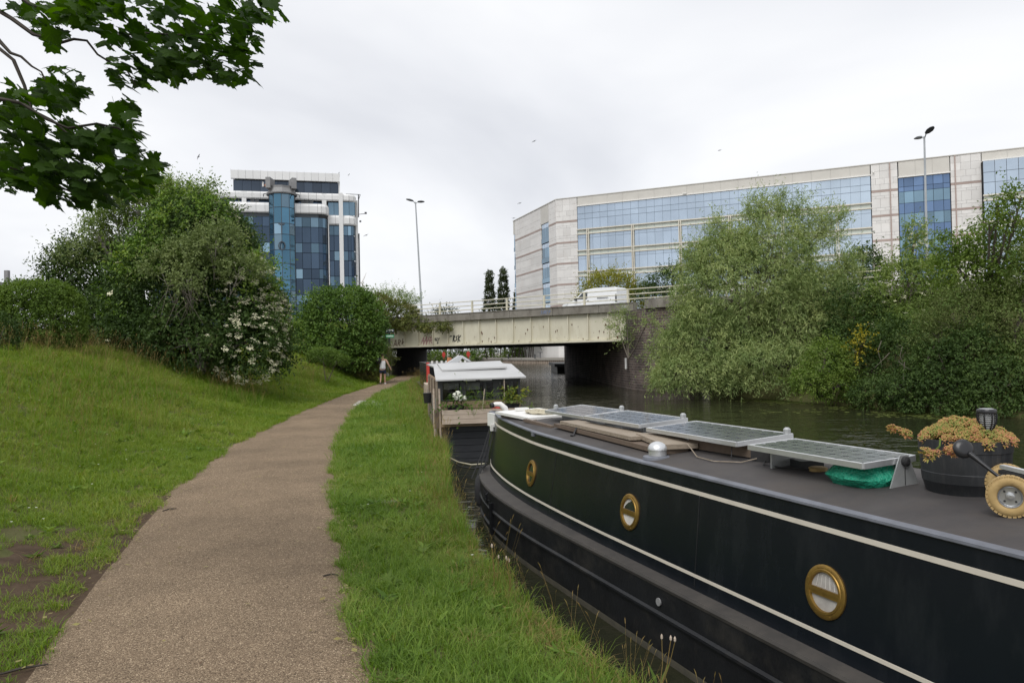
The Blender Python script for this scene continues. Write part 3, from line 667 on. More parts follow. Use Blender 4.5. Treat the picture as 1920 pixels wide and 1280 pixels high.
for z in (28.35, 27.3): OF.box(b, 0, 51.6, z - .03, z + .03, .03, .16)
for fl in range(6): OF.box(b, 0, 51.6, 23.6 - 4.1 * fl - .025, 23.6 - 4.1 * fl + .025, .05, .15)
b.build('transom', 'mullion_blue', ob)
# blue bay and projecting bay on the right
edges = [55.75, 56.55, 57.95, 59.35, 60.75, 62.15, 63.1]
z = 28.93; hs_ = [1.5, .8, 1.9, 1.7, 1.9, 1.8, 1.9, 1.8, 1.9, 1.8]
for i, h in enumerate(hs_):
    for a, c in zip(edges, edges[1:]):
        pane(OF, a, c, z - h, z, .25, 'glass_blue' if i not in (2, 4, 6) else 'glass_steel', keep=False, bag=bag) if i > 6 else OF.piece('pane', 'glass_blue' if i not in (2, 4, 6) else 'glass_steel', ob, a + .03, c - .03, z - h + .03, z - .03, .25, .3, (random.gauss(0, .004), random.gauss(0, .004)))
    z -= h
BO2 = OF.p(67.5, -1.2, 0); PB = Frame((BO2.x, BO2.y), OF.d)
for (z0, z1) in ((28.2, 30), (26.6, 28.2), (24.6, 26.6), (20.5, 23.8), (16.4, 19.6), (12, 15.5)):
    for k in range(12): pane(PB, k * 1.55, (k + 1) * 1.55, z0, z1, .08, 'glass_sky', keep=False, bag=bag) if z1 < 23 else PB.piece('pane', 'glass_sky', ob, k * 1.55 + .03, (k + 1) * 1.55 - .03, z0 + .03, z1 - .03, .08, .14)
b = MB(); PB.box(b, .05, 20, .3, 30.0, .18, 1.3); b.build('bay_core', 'core_dark', ob)
for zt in (24.6, 23.8, 20.5, 19.6): b = MB(); PB.box(b, -.1, 20, zt - .1, zt + .1, -.25, .17); b.build('sill_band', 'mullion_cream', ob)
b = MB(); PB.box(b, 0, 20, 23.9, 24.5, .1, .16); PB.box(b, 0, 20, 19.7, 20.4, .1, .16); PB.box(b, 0, 20, 15.6, 16.3, .1, .16); PB.box(b, 0, 20, .3, 11.9, .1, .16); b.build('bay_spandrel', 'spandrel', ob)
# stone piers, course by course, joints recessed
npl = 0; stb = MB()
def stone_pier(fr, w0, w1, ncol, stagger=True, floors=7, top=31.58, vis=4):
    global npl
    zt = 26.9
    rows_ = [(top, 30.4, 0), (30.38, 29.2, 0), (29.18, 28.2, 1), (28.18, 27.28, 0)]
    for fl in range(floors):
        z0 = 26.9 - 4.1 * fl
        fr.piece('stone_band', 'stone_brown', ob, w0 + .01, w1 - .01, z0, z0 + .34, -.03, .3) if fl < vis + 1 else fr.box(stb, w0, w1, z0, z0 + .34, -.03, .3)
        q = z0
        for h, sg in ((.62, 0), (.42, 1), (1.55, 0), (.5, 1), (.67, 0)):
            rows_.append((q - .012, q - h + .012, sg)); q -= h
    for i, (a, c, sg) in enumerate(rows_):
        if a < .5: continue
        n = ncol; off = .5 if (sg and stagger) else 0
        es = [w0] + [w0 + (w1 - w0) * (k + off) / n for k in range(0 if off else 1, n)] + [w1]
        for e0, e1 in zip(es, es[1:]):
            if npl < 300 and i < 4 + vis * 5:
                npl += 1; fr.piece('stone_panel', 'stone_pink', ob, e0 + .012, e1 - .012, max(c, .3), a, -.0 + random.uniform(-.012, .012), .4)
            else: fr.box(stb, e0 + .012, e1 - .012, max(c, .3), a, 0, .4)
stone_pier(OF, -4.5, -.05, 3, vis=4)
stone_pier(OF, 51.72, 55.65, 3, vis=3)
stone_pier(OF, 63.2, 67.4, 3, vis=3)
stone_pier(SF, 1.15, 4.3, 1, vis=4); stone_pier(SF, 4.32, 16.85, 2, vis=4); stone_pier(SF, 21.05, 24.9, 2, vis=4)
ms = MB(); ms.v, ms.f, ms.m = stb.v, stb.f, stb.m
props(ms.build('stone_panel', 'stone_pink', ob), kind='stuff')
b = MB(); OF.box(b, 54.45, 54.62, .3, 31.6, -.12, .0); OF.box(b, 63.75, 63.92, .3, 31.6, -.12, .0); b.build('downpipe', 'stone_brown', ob)
for w0, w1, zt in ((0, 1.1, 28.5), (16.9, 21.0, 27.9)):
    for fl in range(7):
        z0 = zt - 4.1 * fl
        for k in range(3):
            a = w0 + (w1 - w0) * k / 3; c = w0 + (w1 - w0) * (k + 1) / 3
            if z0 - 3 > .4: SF.piece('pane', 'glass_steel', ob, a + .03, c - .03, z0 - 2.9, z0 - .9, .15, .2); SF.piece('pane', 'glass_sky', ob, a + .03, c - .03, z0 - .86, z0, .15, .2)
        if z0 - 3 > .4: b = MB(); SF.box(b, w0, w1, z0 - 3.9, z0 - 2.95, .05, .2); b.build('window_apron', 'glass_steel', ob)
b = MB(); SF.box(b, -1, 24.9, .3, 3.6, -.06, .3); OF.box(b, -4.5, -.05, .3, 2.0, -.06, .3); b.build('plinth', 'stone_pink', ob)
for mt, mb in bag.items():
    if mb.v: props(mb.build('pane', mt, ob), kind='stuff')
b = MB(); OF.box(b, 20.6, 21.3, 29.98, 30.15, -.6, -.2); OF.box(b, 52.0, 52.2, 30.2, 30.5, -.5, -.05); b.build('camera', 'white_paint', ob)

# ------------------------------------------------------------------ left tower block
tb = thing('tower_block', 'blue glass office tower with white clad bands and a glazed stair turret', 'building', (-38, 128, .2))
TF = Frame((-44.893, 120.0), (.97, .243))
b = MB(); TF.box(b, -12, 19.4, .2, 28.2, .7, 22); TF.box(b, .6, 16.9, 28.2, 31.6, .8, 14); TF.box(b, 1.2, 13.6, .2, 25.4, -1.3, .7); b.build('wall', 'core_dark', tb)
def rounded(fr, name, mat, w0, w1, z0, z1, dp, step, parent, ch=1.1, bulge=.12):
    """row of panels, the last two turning the corner back into the wall; each panel folded outwards at mid height"""
    pts = []; w_ = w0
    while w_ < w1 - ch - .2: pts.append((w_, dp)); w_ += step
    pts += [(w1 - ch, dp), (w1 - ch * .38, dp + ch * .32), (w1, dp + ch * .95), (w1 + .05, dp + 2.4)]
    for (a, da), (c, dc) in zip(pts, pts[1:]):
        P = fr.p(a, da, 0); Q = fr.p(c, dc, 0); L_ = (Q - P).length
        if L_ < .05: continue
        F2 = Frame((P.x, P.y), (Q.x - P.x, Q.y - P.y)); b = MB(); s_ = .018
        zm = z0 + (z1 - z0) * .74
        b.add([F2.p(s_, .0, z0), F2.p(L_ - s_, .0, z0), F2.p(L_ - s_, -bulge, z0 + .2), F2.p(s_, -bulge, z0 + .2), F2.p(s_, -bulge, zm), F2.p(L_ - s_, -bulge, zm), F2.p(L_ - s_, .16, z1), F2.p(s_, .16, z1),
               F2.p(s_, .4, z0), F2.p(L_ - s_, .4, z0), F2.p(L_ - s_, .4, z1), F2.p(s_, .4, z1)],
              [(0, 1, 2, 3), (3, 2, 5, 4), (4, 5, 6, 7), (7, 6, 10, 11), (0, 8, 9, 1), (0, 3, 4, 7, 11, 8), (1, 9, 10, 6, 5, 2)])
        b.build(name, mat, parent)
for k in range(15): TF.piece('clad_panel', 'white_clad', tb, .1 + k * 1.143 + .015, .1 + (k + 1) * 1.143 - .015, 30.62, 31.98, -.3, .3)
for k in range(12): TF.piece('pane', 'glass_band', tb, .4 + k * 1.385 + .02, .4 + (k + 1) * 1.385 - .02, 28.75, 30.6, .45, .5)
b = MB(); TF.box(b, 17.02, 17.25, 28.4, 30.6, .1, 12); b.build('return_wall', 'white_clad', tb)
for k in range(16): TF.piece('parapet_rail', 'alu_dull', tb, .1 + k * 1.143 - .012, .1 + k * 1.143 + .012, 31.5, 32.2, -.1, -.06)
rounded(TF, 'clad_panel', 'white_clad', -8, 19.75, 27.4, 28.65, -.25, 1.26, tb)
rounded(TF, 'clad_panel', 'white_clad', .0, 15.25, 24.85, 26.5, -2.1, 1.36, tb)
TFR = TF
rounded(TF, 'clad_panel', 'white_clad', 15.3, 19.8, 23.45, 25.05, -.28, 1.1, tb)
for k in range(13): TF.piece('pane', 'glass_navy', tb, -2 + k * 1.3 + .03, -2 + (k + 1) * 1.3 - .03, 26.0, 27.4, .62, .68)
for k in range(3): TF.piece('pane', 'glass_steel', tb, 15.3 + k * .95, 15.3 + (k + 1) * .95 - .05, 25.1, 27.35, .5, .56)
for k in range(2): TF.piece('pane', 'glass_steel', tb, 17.75 + k * .95, 17.75 + (k + 1) * .95 - .05, 25.1, 27.35, .1, .16)
for w_ in (-2.3, 1.75, 14.3): TF.piece('column', 'white_clad', tb, w_, w_ + .7, 26.4, 28.6, -.32, .6)
TF.piece('column', 'white_clad', tb, 17.0, 17.66, .2, 28.72, -.55, .2)
TF.piece('column', 'white_clad', tb, 15.2, 15.36, .2, 25.0, -.45, .3)
# glazed bays: pale window rows and dark spandrel rows
rows_ = []; z = 24.3
for k in range(6): rows_ += [(z, z - 1.58, 0), (z - 1.6, z - 4.18, 1)]; z -= 4.2
def bay(cols, dps, zo, rws, seed):
    rg = random.Random(seed)
    for (a, da), (c, dc) in zip(zip(cols, dps), zip(cols[1:], dps[1:])):
        P = TF.p(a, da, 0); Q = TF.p(c, dc, 0); F2 = Frame((P.x, P.y), (Q.x - P.x, Q.y - P.y)); L_ = (Q - P).length
        for z1, z0, kd in rws:
            if z0 + zo < .3: continue
            mat = 'glass_navy' if kd else rg.choice(['glass_row', 'glass_row', 'glass_row', 'glass_steel', 'glass_navy'])
            F2.piece('pane', mat, tb, .03, L_ - .03, z0 + zo + .03, z1 + zo - .03, .05, .1, (rg.gauss(0, .004), rg.gauss(0, .004)))
bay([.9, 2.25, 3.6, 4.95, 6.3], [-1.75] * 5, 0, rows_, 1)
bay([-11.5 + 1.3 * k for k in range(10)], [.5] * 10, 0, rows_, 7)
bay([9.9, 11.1, 12.45, 13.7, 14.35, 14.85, 15.2], [-1.75, -1.75, -1.75, -1.75, -1.5, -1.0, -.3], 0, rows_, 2)
bay([15.4, 16.15, 17.0], [-.05] * 3, -1.0, rows_, 3)
bay([17.66, 18.4, 18.95, 19.4, 19.7], [-.15, -.15, -.1, .2, .8], -1.0, rows_, 4)
b = MB(); TF.box(b, 1.0, 13.7, 24.32, 24.86, -1.72, -.2); TF.box(b, 15.4, 19.3, 23.3, 23.46, -.1, .4); b.build('soffit_band', 'mullion_dark', tb)
b = MB(); TF.box(b, 19.72, 20.1, .2, 23.8, .9, 3); TF.box(b, 19.75, 20.15, 21.5, 27.9, 1.2, 5); b.build('side_wall', 'white_clad', tb)
b = MB(); TF.box(b, 20.12, 20.35, .2, 22.2, .6, 1.0); b.build('downpipe', 'lamp_dark', tb)
# stair turret
tc_ = TF.p(8.05, -2.1, 0); R_T = 2.03; NS = 10
ang = [TF.rz + PI + PI * 2 * (k + .5) / NS for k in range(NS)]
ring = [(tc_.x + R_T * math.cos(a), tc_.y + R_T * math.sin(a)) for a in ang]
b = MB(); b.prism([(tc_.x + (R_T - .3) * math.cos(a), tc_.y + (R_T - .3) * math.sin(a)) for a in ang], .2, 27.6); b.build('turret_core', 'glass_teal', tb)
zt = 27.65; hts = [2.2, 2.55, 1.75, 2.45] * 3
for h in hts:
    for i in range(NS):
        P = ring[i]; Q = ring[(i + 1) % NS]; F2 = Frame(P, (Q[0] - P[0], Q[1] - P[1])); L_ = math.hypot(Q[0] - P[0], Q[1] - P[1])
        if F2.n.dot(Vector((P[0] - tc_.x, P[1] - tc_.y))) < 0 and P[1] < tc_.y + 1.2 and zt - h > .3:
            F2.piece('turret_pane', random.choice(['glass_teal', 'glass_teal', 'glass_steel']), tb, .05, L_ - .05, zt - h + .04, zt - .04, 0, .06)
    zt -= h
b = MB()
for x, y in ring: b.tube([(x, y, .2), (x, y, 27.7)], .055, 4)
zt = 27.65
for h in hts: b.tube([(tc_.x + (R_T + .02) * math.cos(a), tc_.y + (R_T + .02) * math.sin(a), zt) for a in ang + ang[:1]], .05, 4); zt -= h
b.build('turret_frame', 'mullion_dark', tb)
b = MB(); b.lathe((tc_.x, tc_.y, 27.7), [(2.45, -.05), (2.5, .15), (2.25, .3), (2.05, .9), (2.1, 1.25)], 10); b.build('turret_crown', 'grey_clad', tb)
for sgn in (-1, 1):
    b = MB(); p = TF.p(8.05 + sgn * 1.72, -2.9, 29.3); b.box(p, (.72, 2.4, 1.7), TF.rz + sgn * .25); b.build('crown_fin', 'grey_clad', tb)
for sgn in (-1, 1): b = MB(); b.tube([TF.p(8.05 + sgn * 2.4, -2.9, 27.75), TF.p(8.05 + sgn * 2.75, -3.1, 27.6), TF.p(8.05 + sgn * 2.75, -3.1, 27.2)], .07, 5); b.build('bracket', 'lamp_dark', tb)
# letters down the turret
lw = TF.p(8.05, -2.1 - R_T - .14, 0); LF = Frame((lw.x, lw.y), TF.d)
LF.piece('letter', 'mullion_dark', tb, -.5, .5, 22.6, 22.78, -.06, 0); LF.piece('letter', 'mullion_dark', tb, -.1, .1, 21.25, 22.6, -.06, 0)
b = MB(); prof = [LF.p(.5 * math.cos(a), -.03, 19.25 + .68 * math.sin(a)) for a in np.linspace(0, 2 * PI, 17)]; b.tube(prof, .09, 5); b.build('letter', 'mullion_dark', tb)
# roof gear
b = MB()
a = TF.p(18.3, 1, 28.6); 
b.tube([TF.p(18.2, 1, 28.9), TF.p(20.6, 1, 28.85)], .05, 4); b.tube([TF.p(20.3, 1, 28.8), TF.p(20.25, 1, 25)], .09, 4); b.tube([TF.p(20.6, 1, 28.85), TF.p(20.3, 1, 27.9)], .05, 4)
b.tube([TF.p(20.2, .5, 25.4), TF.p(21.3, .2, 25.5)], .05, 4); b.box(TF.p(21.4, .2, 25.6), (.35, .3, .3), .3); b.box(TF.p(20.5, .3, 24.2), (.3, .3, .25), .3)
for w_, h in ((16.9, .5), (18.6, .3)): b.tube([TF.p(w_, .5, 31.9), TF.p(w_ + .3, .5, 31.9 + h)], .04, 4)
for w_ in (3.5, 4.2, 11.3, 11.9, 12.6): b.tube([TF.p(w_, -1.6, 26.5), TF.p(w_ + .25, -1.5, 27.3)], .05, 4); b.box(TF.p(w_, -1.7, 26.75), (.6, .2, .35), .4)
props(b.build('roof_gear', 'lamp_dark', tb), kind='stuff')
b = MB(); b.box(TF.p(5.0, .2, 29.9), (.25, .1, .8), TF.rz); b.build('notice', 'white_paint', tb)
b = MB(); b.lathe(TF.p(5.55, .2, 29.7), [(.1, -.3), (.35, -.1), (.3, .2), (.08, .3)], 8); b.build('roof_lamp', 'terracotta', tb)

# chimney block at the far left, wind turbine, birds
cbk = thing('chimney_block', 'grey block with a square chimney far off at the left edge', 'building', (-103, 150, .2))
b = MB(); q = at(-12, 505, 150); b.box((q.x - 3, 152, 9), (6.4, 4, 18.2)); b.build('wall', 'grey_clad', cbk)
q = at(10, 505, 150); b = MB(); b.box((q.x, 150.5, 10), (.75, .75, 20.6)); b.build('chimney', 'grey_clad', cbk)
wt = thing('wind_turbine', 'small white wind turbine standing far away beyond the tower block', 'wind turbine', (at(681, 600, 420).x, 420, .2))
q = at(681, 600, 420); hb = at(680, 531, 420); b = MB(); b.tube([(q.x, 420, .2), (hb.x, 420, hb.z)], [1.0, .6], 8); b.build('tower', 'white_clad', wt)
b = MB(); b.box((hb.x, 419.5, hb.z + .3), (1.2, 3, 1.2)); b.build('nacelle', 'white_clad', wt)
for a in (1.15, 1.15 + 2.094, 1.15 + 4.189): b = MB(); b.tube([(hb.x, 417.8, hb.z + .3), (hb.x + math.cos(a) * 3, 417.8, hb.z + math.sin(a) * 3), (hb.x + math.cos(a) * 6.5, 417.8, hb.z + math.sin(a) * 6.5)], [.35, .45, .1], 5); b.build('blade', 'white_clad', wt)
BIRDS = [(372, 294, 70, .9, 'bird in the open sky left of the tower block roof', 1.1), (1001, 265, 90, .5, 'bird high in the sky above the bridge parapet', .3), (1349, 282, 90, .3, 'bird above the roof of the long office block', .1), (974, 381, 80, .3, 'upper of the two birds beside the office block corner', .1), (963, 409, 80, .2, 'lower bird beside the office block corner', -.2), (686, 441, 100, .2, 'bird near the right edge of the tower block', .2)]
for px_, py_, D, sz, lb_, rl in BIRDS:
    c = at(px_, py_, D); t = thing('bird', lb_, 'bird', c, 'birds in flight'); s_ = D / 1400 * 5
    b = MB(); b.lathe(c, [(.02 * s_, -.5 * s_), (.16 * s_, -.1 * s_), (.13 * s_, .3 * s_), (.02 * s_, .55 * s_)], 6, axis=(1, .3, .1)); b.build('body', 'bird_grey', t)
    for sg in (-1, 1):
        d = Vector((.25, -.5, 0)) + sg * Vector((math.cos(rl), .2, math.sin(rl) + .25)); d.normalize(); b = MB(); k = Vector((.18, .1, 0)) * s_
        b.add([c - k, c + k, c + d * .8 * s_ + k * .6, c + d * 1.4 * s_ - Vector((0, 0, .15)) * s_, c + d * .75 * s_ - k * .8], [(0, 1, 2, 4), (4, 2, 3)]); b.build('wing', 'bird_grey', t)

# ------------------------------------------------------------------ the black narrowboat; n across the canal, s along it
CN, CS = Vector((.931, .364)), Vector((-.364, .931))
def BP(n, s_, z): v = CN * n + CS * s_; return Vector((v.x, v.y, z))
BRZ = math.atan2(CN.y, CN.x)
N0 = 4.07
ST = np.concatenate([np.arange(-8, 5.9, .5), np.arange(6, 11.31, .12)])
def table(xs, ys): 
    f_ = np.interp(np.linspace(-9, 12, 400), xs, ys); k = np.ones(15) / 15; g_ = np.convolve(np.pad(f_, 7, mode='edge'), k, 'valid')
    return lambda s_: float(np.interp(s_, np.linspace(-9, 12, 400), g_))
def hullb(s_): t = min(max((s_ - 7) / 4.2, 0), 1); return max(1.0 * (1 - t ** 2.2) ** .6, .035)
baseb = table([-9, 6, 7, 8, 9, 9.9, 10.4, 10.8, 11.05, 12], [.88, .88, .855, .80, .69, .52, .40, .27, .12, .03])
roofb = table([-9, 5, 6, 8, 9, 9.75, 10.2, 10.6, 10.85, 12], [.80, .80, .785, .67, .53, .40, .31, .22, .10, .03])
GZ = -.06
def cabz(t, s_): return GZ + (.735 - GZ) * t
def cabn(t, s_): return baseb(s_) + (roofb(s_) - baseb(s_)) * t
nb = thing('narrowboat', 'long black narrowboat with cream lines and brass portholes moored beside the grass', 'boat', (BP(N0, 2, WATER)), None)
def band(prof, name, mats, smooth=35, smin=-9, smax=12, both=True, parent=nb):
    """sweep a half-section given as [(half width fn, z fn)] down both sides"""
    b = MB()
    ss = [s_ for s_ in ST if smin <= s_ <= smax]
    for sg in ((-1, 1) if both else (-1,)):
        b.sheet([[BP(N0 + sg * fn(s_), s_, z if not callable(z) else z(s_)) for fn, z in prof] for s_ in ss])
    return b.build(name, mats, parent, smooth)
b = MB()
for sg in (-1, 1): b.sheet([[BP(N0 + sg * hullb(s_), s_, GZ - .008), BP(N0 + sg * (hullb(s_) - .005), s_, -.30), BP(N0 + sg * max(hullb(s_) - .03, .02), s_, -1.1)] for s_ in ST])
b.sheet([[BP(N0 - hullb(s_), s_, -1.1), BP(N0 + hullb(s_), s_, -1.1)] for s_ in ST]); b.sheet([[BP(N0 - hullb(s_), s_, GZ - .012), BP(N0 + hullb(s_), s_, GZ - .012)] for s_ in ST])
hull = b.build('hull', 'black_hull', nb, 35)
band([(lambda s_: hullb(s_) + .004, GZ - .045), (lambda s_: hullb(s_) + .012, GZ - .02), (lambda s_: hullb(s_) + .004, GZ), (lambda s_: max(baseb(s_) - .03, .01), GZ + .004)], 'gunwale', 'gunwale_rust')
band([(lambda s_: hullb(s_) - .004, -.285), (lambda s_: hullb(s_) + .016, -.30), (lambda s_: hullb(s_) + .016, -.32), (lambda s_: hullb(s_) - .008, -.335)], 'rubbing_strake', 'black_hull')
band([(lambda s_: hullb(s_) - .012, -.50), (lambda s_: hullb(s_) + .012, -.515), (lambda s_: hullb(s_) + .012, -.53), (lambda s_: hullb(s_) - .015, -.545)], 'rubbing_strake', 'black_hull', smin=8.2)
# cabin side, lines, roof
band([(lambda s_: cabn(0, s_), GZ + .0), (lambda s_: cabn(.5, s_), cabz(.5, 0)), (lambda s_: cabn(.93, s_), cabz(.93, 0)), (lambda s_: cabn(1, s_), .745)], 'cabin_side', 'black_paint', 50)
def stripe(z0, z1, off):
    t0, t1 = (z0 - GZ) / (.735 - GZ), (z1 - GZ) / (.735 - GZ)
    band([(lambda s_: cabn(t0, s_) - .004, z0 - .001), (lambda s_: cabn(t0, s_) + off, z0), (lambda s_: cabn(t1, s_) + off, z1), (lambda s_: cabn(t1, s_) - .004, z1 + .001)], 'coach_line', 'cream_paint', 60, smax=11.0)
stripe(.034, .056, .004); stripe(.622, .650, .004)
band([(lambda s_: roofb(s_) + .004, .742), (lambda s_: roofb(s_) + .012, .748), (lambda s_: roofb(s_) + .010, .762), (lambda s_: max(roofb(s_) - .035, .005), .772)], 'roof_edge', 'deck_edge', 60)
def roofz(n, s_): r = max(roofb(s_), .05); x = (n - N0) / r; return .765 + .075 * (1 - x * x) * min(1, r / .5)
b = MB(); b.sheet([[BP(N0 + k * (roofb(s_) - .03) / 6, s_, roofz(N0 + k * (roofb(s_) - .03) / 6, s_)) for k in range(-6, 7)] for s_ in ST])
b.build('roof', 'deck_grey', nb, 60)
for s_ in (7.3, 4.62, 2.2, -.4, -3):
    b = MB(); t_ = [.03, .3, .6, .9]; b.sheet([[BP(N0 - cabn(k, s_) - .0015, s_ + q, cabz(k, 0)) for k in t_] for q in (-.006, 0, .006)]); b.build('weld_seam', 'black_hull', nb)
M('scum', (.10, .088, .062), (.055, .052, .040), 6, .8)
band([(lambda s_: hullb(s_) - .012, -.655), (lambda s_: hullb(s_) - .009, -.60), (lambda s_: hullb(s_) - .010, -.592)], 'waterline_scum', 'scum')
# grabrail notch and hull fittings near the stern
b = MB(); s_ = 8.1; b.box(BP(N0 - roofb(s_) - .012, s_, .735), (.02, .07, .05), BRZ); b.build('roof_lug', 'deck_edge', nb)
b = MB(); s_ = 8.95; b.box(BP(N0 - hullb(s_) - .01, s_, -.40), (.05, .05, .40), BRZ + .12); b.build('guard_post', 'black_hull', nb)
b = MB(); s_ = 9.1; b.tube([BP(N0 - hullb(s_) - .02, s_, -.10), BP(N0 - hullb(s_) - .05, s_, -.12), BP(N0 - hullb(s_) - .04, s_, -.2), BP(N0 - hullb(s_) - .01, s_, -.2)], .012, 5); b.build('mooring_eye', 'black_hull', nb)
for k in range(5): b = MB(); b.bar(BP(N0 - hullb(9.3) - .015, 9.3, -.14 - .03 * k), BP(N0 - hullb(9.65) - .015, 9.62, -.14 - .03 * k), .012, .014); b.build('louvre', 'black_hull', nb)
for s_, z in ((4.9, -.21), (2.1, -.08 + .12)):
    b = MB(); b.lathe(BP(N0 - (hullb(s_) if z < 0 else cabn(.1, s_)) - .002, s_, z), [(.03, 0), (.03, .012), (.016, .012)], 12, axis=(-CN.x, -CN.y, 0)); b.build('skin_fitting', 'grey_clad', nb)
# portholes
PORT = [(8.0, .296, 'interior', None), (5.59, .32, 'curtain_white', .62), (3.374, .285, 'curtain_dim', 1.0)]
for i, (s_, z, cm, cover) in enumerate(PORT + [(1.0, .285, 'curtain_dim', 1.0), (-1.4, .285, 'interior', None)]):
    t = (z - GZ) / (.735 - GZ); nn_ = N0 - cabn(t, s_); lean = (baseb(s_) - roofb(s_)) / .8
    e_ = .02; tn = Vector((BP(N0 - cabn(t, s_ + e_), s_ + e_, 0) - BP(N0 - cabn(t, s_ - e_), s_ - e_, 0))).normalized()
    upd = (Vector((CN.x, CN.y, 0)) * lean + Vector((0, 0, 1))).normalized(); nor = tn.cross(upd).normalized()
    if nor.dot(Vector((CN.x, CN.y, 0))) > 0: nor = -nor
    tn = upd.cross(nor); R = Matrix((tn, upd, nor)).transposed(); c = BP(nn_, s_, z)
    b = MB(); seg = 36
    prof = [(.153, .0), (.153, .010), (.146, .015), (.128, .015), (.124, .020), (.112, .020), (.108, .004)]
    b.sheet([[c + R @ Vector((r * math.cos(2 * PI * k / seg), r * math.sin(2 * PI * k / seg), h)) for k in range(seg)] for r, h in prof], closed=True)
    ph = b.build('porthole', 'brass', nb, 40)
    b = MB(); b.lathe(c, [(.116, .0), (.116, .003)], 36, rot=R); b.build('glass', 'port_glass' if cover is None else cm, ph)
    if cover and cover < 1:
        b = MB(); b.add([c + R @ Vector((x, y, .0045)) for x, y in [(-.04, .07), (.03, .10), (.08, .05), (.09, -.02), (-.09, -.02), (-.09, .03)]], [tuple(range(6))]); b.build('curtain', 'port_glass', ph)
    elif cover:
        for q in range(5): b = MB(); a = -.07 + q * .035; b.bar(c + R @ Vector((a, .02, .004)), c + R @ Vector((a * .8, .09, .004)), .004, .003); b.build('pleat', 'curtain_white', ph)
    b = MB(); b.box(c + R @ Vector((0, .005, .014)), (.232, .022, .014), mat=R); b.build('glazing_bar', 'brass', ph)
    b = MB(); b.box(c + R @ Vector((.0, -.018, .010)), (.225, .02, .010), mat=R); b.build('lower_bar', 'brass', ph)
    b = MB()
    for k in range(8): a = 2 * PI * (k + .5) / 8; b.lathe(c + R @ Vector((.138 * math.cos(a), .138 * math.sin(a), .015)), [(.005, 0), (.004, .002)], 6, rot=R)
    props(b.build('screw', 'brass', ph), kind='stuff')
# tip: white bracket, rope fender, swan-neck tiller
tip = at(929, 790, 11.55)
b = MB()
b.box(tip + Vector((-.05, 0, .03)), (.05, .30, .20), BRZ); b.box(tip + Vector((.06, .0, .07)), (.20, .10, .05), BRZ); b.box(tip + Vector((.04, -.1, -.05)), (.045, .05, .12), BRZ); b.box(tip + Vector((-.055, -.12, -.08)), (.035, .05, .10), BRZ)
b.build('bow_bracket', 'white_paint', nb)
b = MB(); b.tube([at(947, 797, 11.4), at(950.5, 778, 11.4), at(947, 765, 11.4), at(938, 757.5, 11.4), at(929, 757.5, 11.4), at(923, 760, 11.4)], [.05, .048, .046, .043, .036, .032], 10); b.build('tiller', 'white_paint', nb, 50)
b = MB(); b.tube([at(925, 759, 11.38), at(920, 760.5, 11.36)], .04, 8); b.build('tiller_collar', 'black_plastic', nb)
fe = thing('rope_fender', 'black rope fender hanging at the tip of the black narrowboat', 'fender', BP(3.35, 10.35, -.5))
b = MB(); p = at(899, 905, 10.9); b.lathe(p + Vector((0, 0, -.22)), [(.03, -.12), (.07, -.05), (.075, .15), (.06, .28), (.02, .33)], 10); b.build('fender_body', 'black_rope', fe, 40)
b = MB(); b.tube([p + Vector((0, 0, .1)), p + Vector((.03, .05, .2)), at(912, 870, 11.3)], .014, 5); b.build('lanyard', 'black_rope', fe)
rp = thing('stern_ropes', 'black ropes running from the white bracket down to the fender', 'rope', at(905, 850, 11.4))
for x0, x1 in ((919, 884), (922, 893), (926, 901)):
    b = MB(); b.tube([at(x0, 800, 11.5), at((x0 + x1) / 2 + 2, 850, 11.35), at(x1, 897, 11.15)], .011, 4); b.build('strand', 'black_rope', rp)
mr_ = MB(); mr_.tube([at(832, 852, 15.6), at(860, 866, 14), at(885, 871, 12.6), at(911, 869, 11.3)], .014, 5); props(mr_.build('mooring_rope', 'rope'), 'thin pale rope sagging over dark water between the two boats', 'rope')
mr_ = MB(); mr_.tube([at(836, 858, 15.6), at(862, 874, 14), at(888, 878, 12.6), at(909, 873, 11.3)], .016, 5); props(mr_.build('mooring_rope', 'black_rope'), 'black rope sagging over dark water just below the pale rope', 'rope')

# ------------------------------------------------------------------ things lying on the narrowboat roof
ht = thing('roof_hatch', 'white painted sliding hatch on the far end of the narrowboat roof', 'hatch', BP(4.0, 9.5, .8))
b = MB(); R = Matrix.Rotation(BRZ, 3, 'Z') @ Matrix.Rotation(-.03, 3, 'Y')
b.box(BP(4.02, 9.5, .845), (.68, 1.25, .035), mat=R); b.build('lid', 'white_paint', ht)
for dn in (-.26, .28): b = MB(); b.box(BP(4.02 + dn, 9.45, .80), (.05, 1.2, .05), BRZ); b.build('runner', 'dark_wood', ht)
b = MB(); b.bar(BP(3.66, 8.95, .82), BP(3.62, 8.0, .81), .05, .035); b.build('slide_rail', 'dark_wood', ht)
b = MB(); b.box(BP(4.0, 9.9, .885), (.18, .10, .04), BRZ); b.build('handle_block', 'white_paint', ht)
rc = MB()
for k in range(5):
    pts = [BP(4.06 + (.085 + .02 * k) * 1.1 * math.cos(a), 9.35 + (.085 + .02 * k) * 2.0 * math.sin(a), .878 + .012 * ((k + int(a * 3)) % 2)) for a in np.linspace(0, 2 * PI, 25)]
    rc.tube(pts, .014, 5, cap=False)
props(rc.build('rope_coil', 'rope', None, 50), 'coil of pale rope lying on the white roof hatch', 'rope')

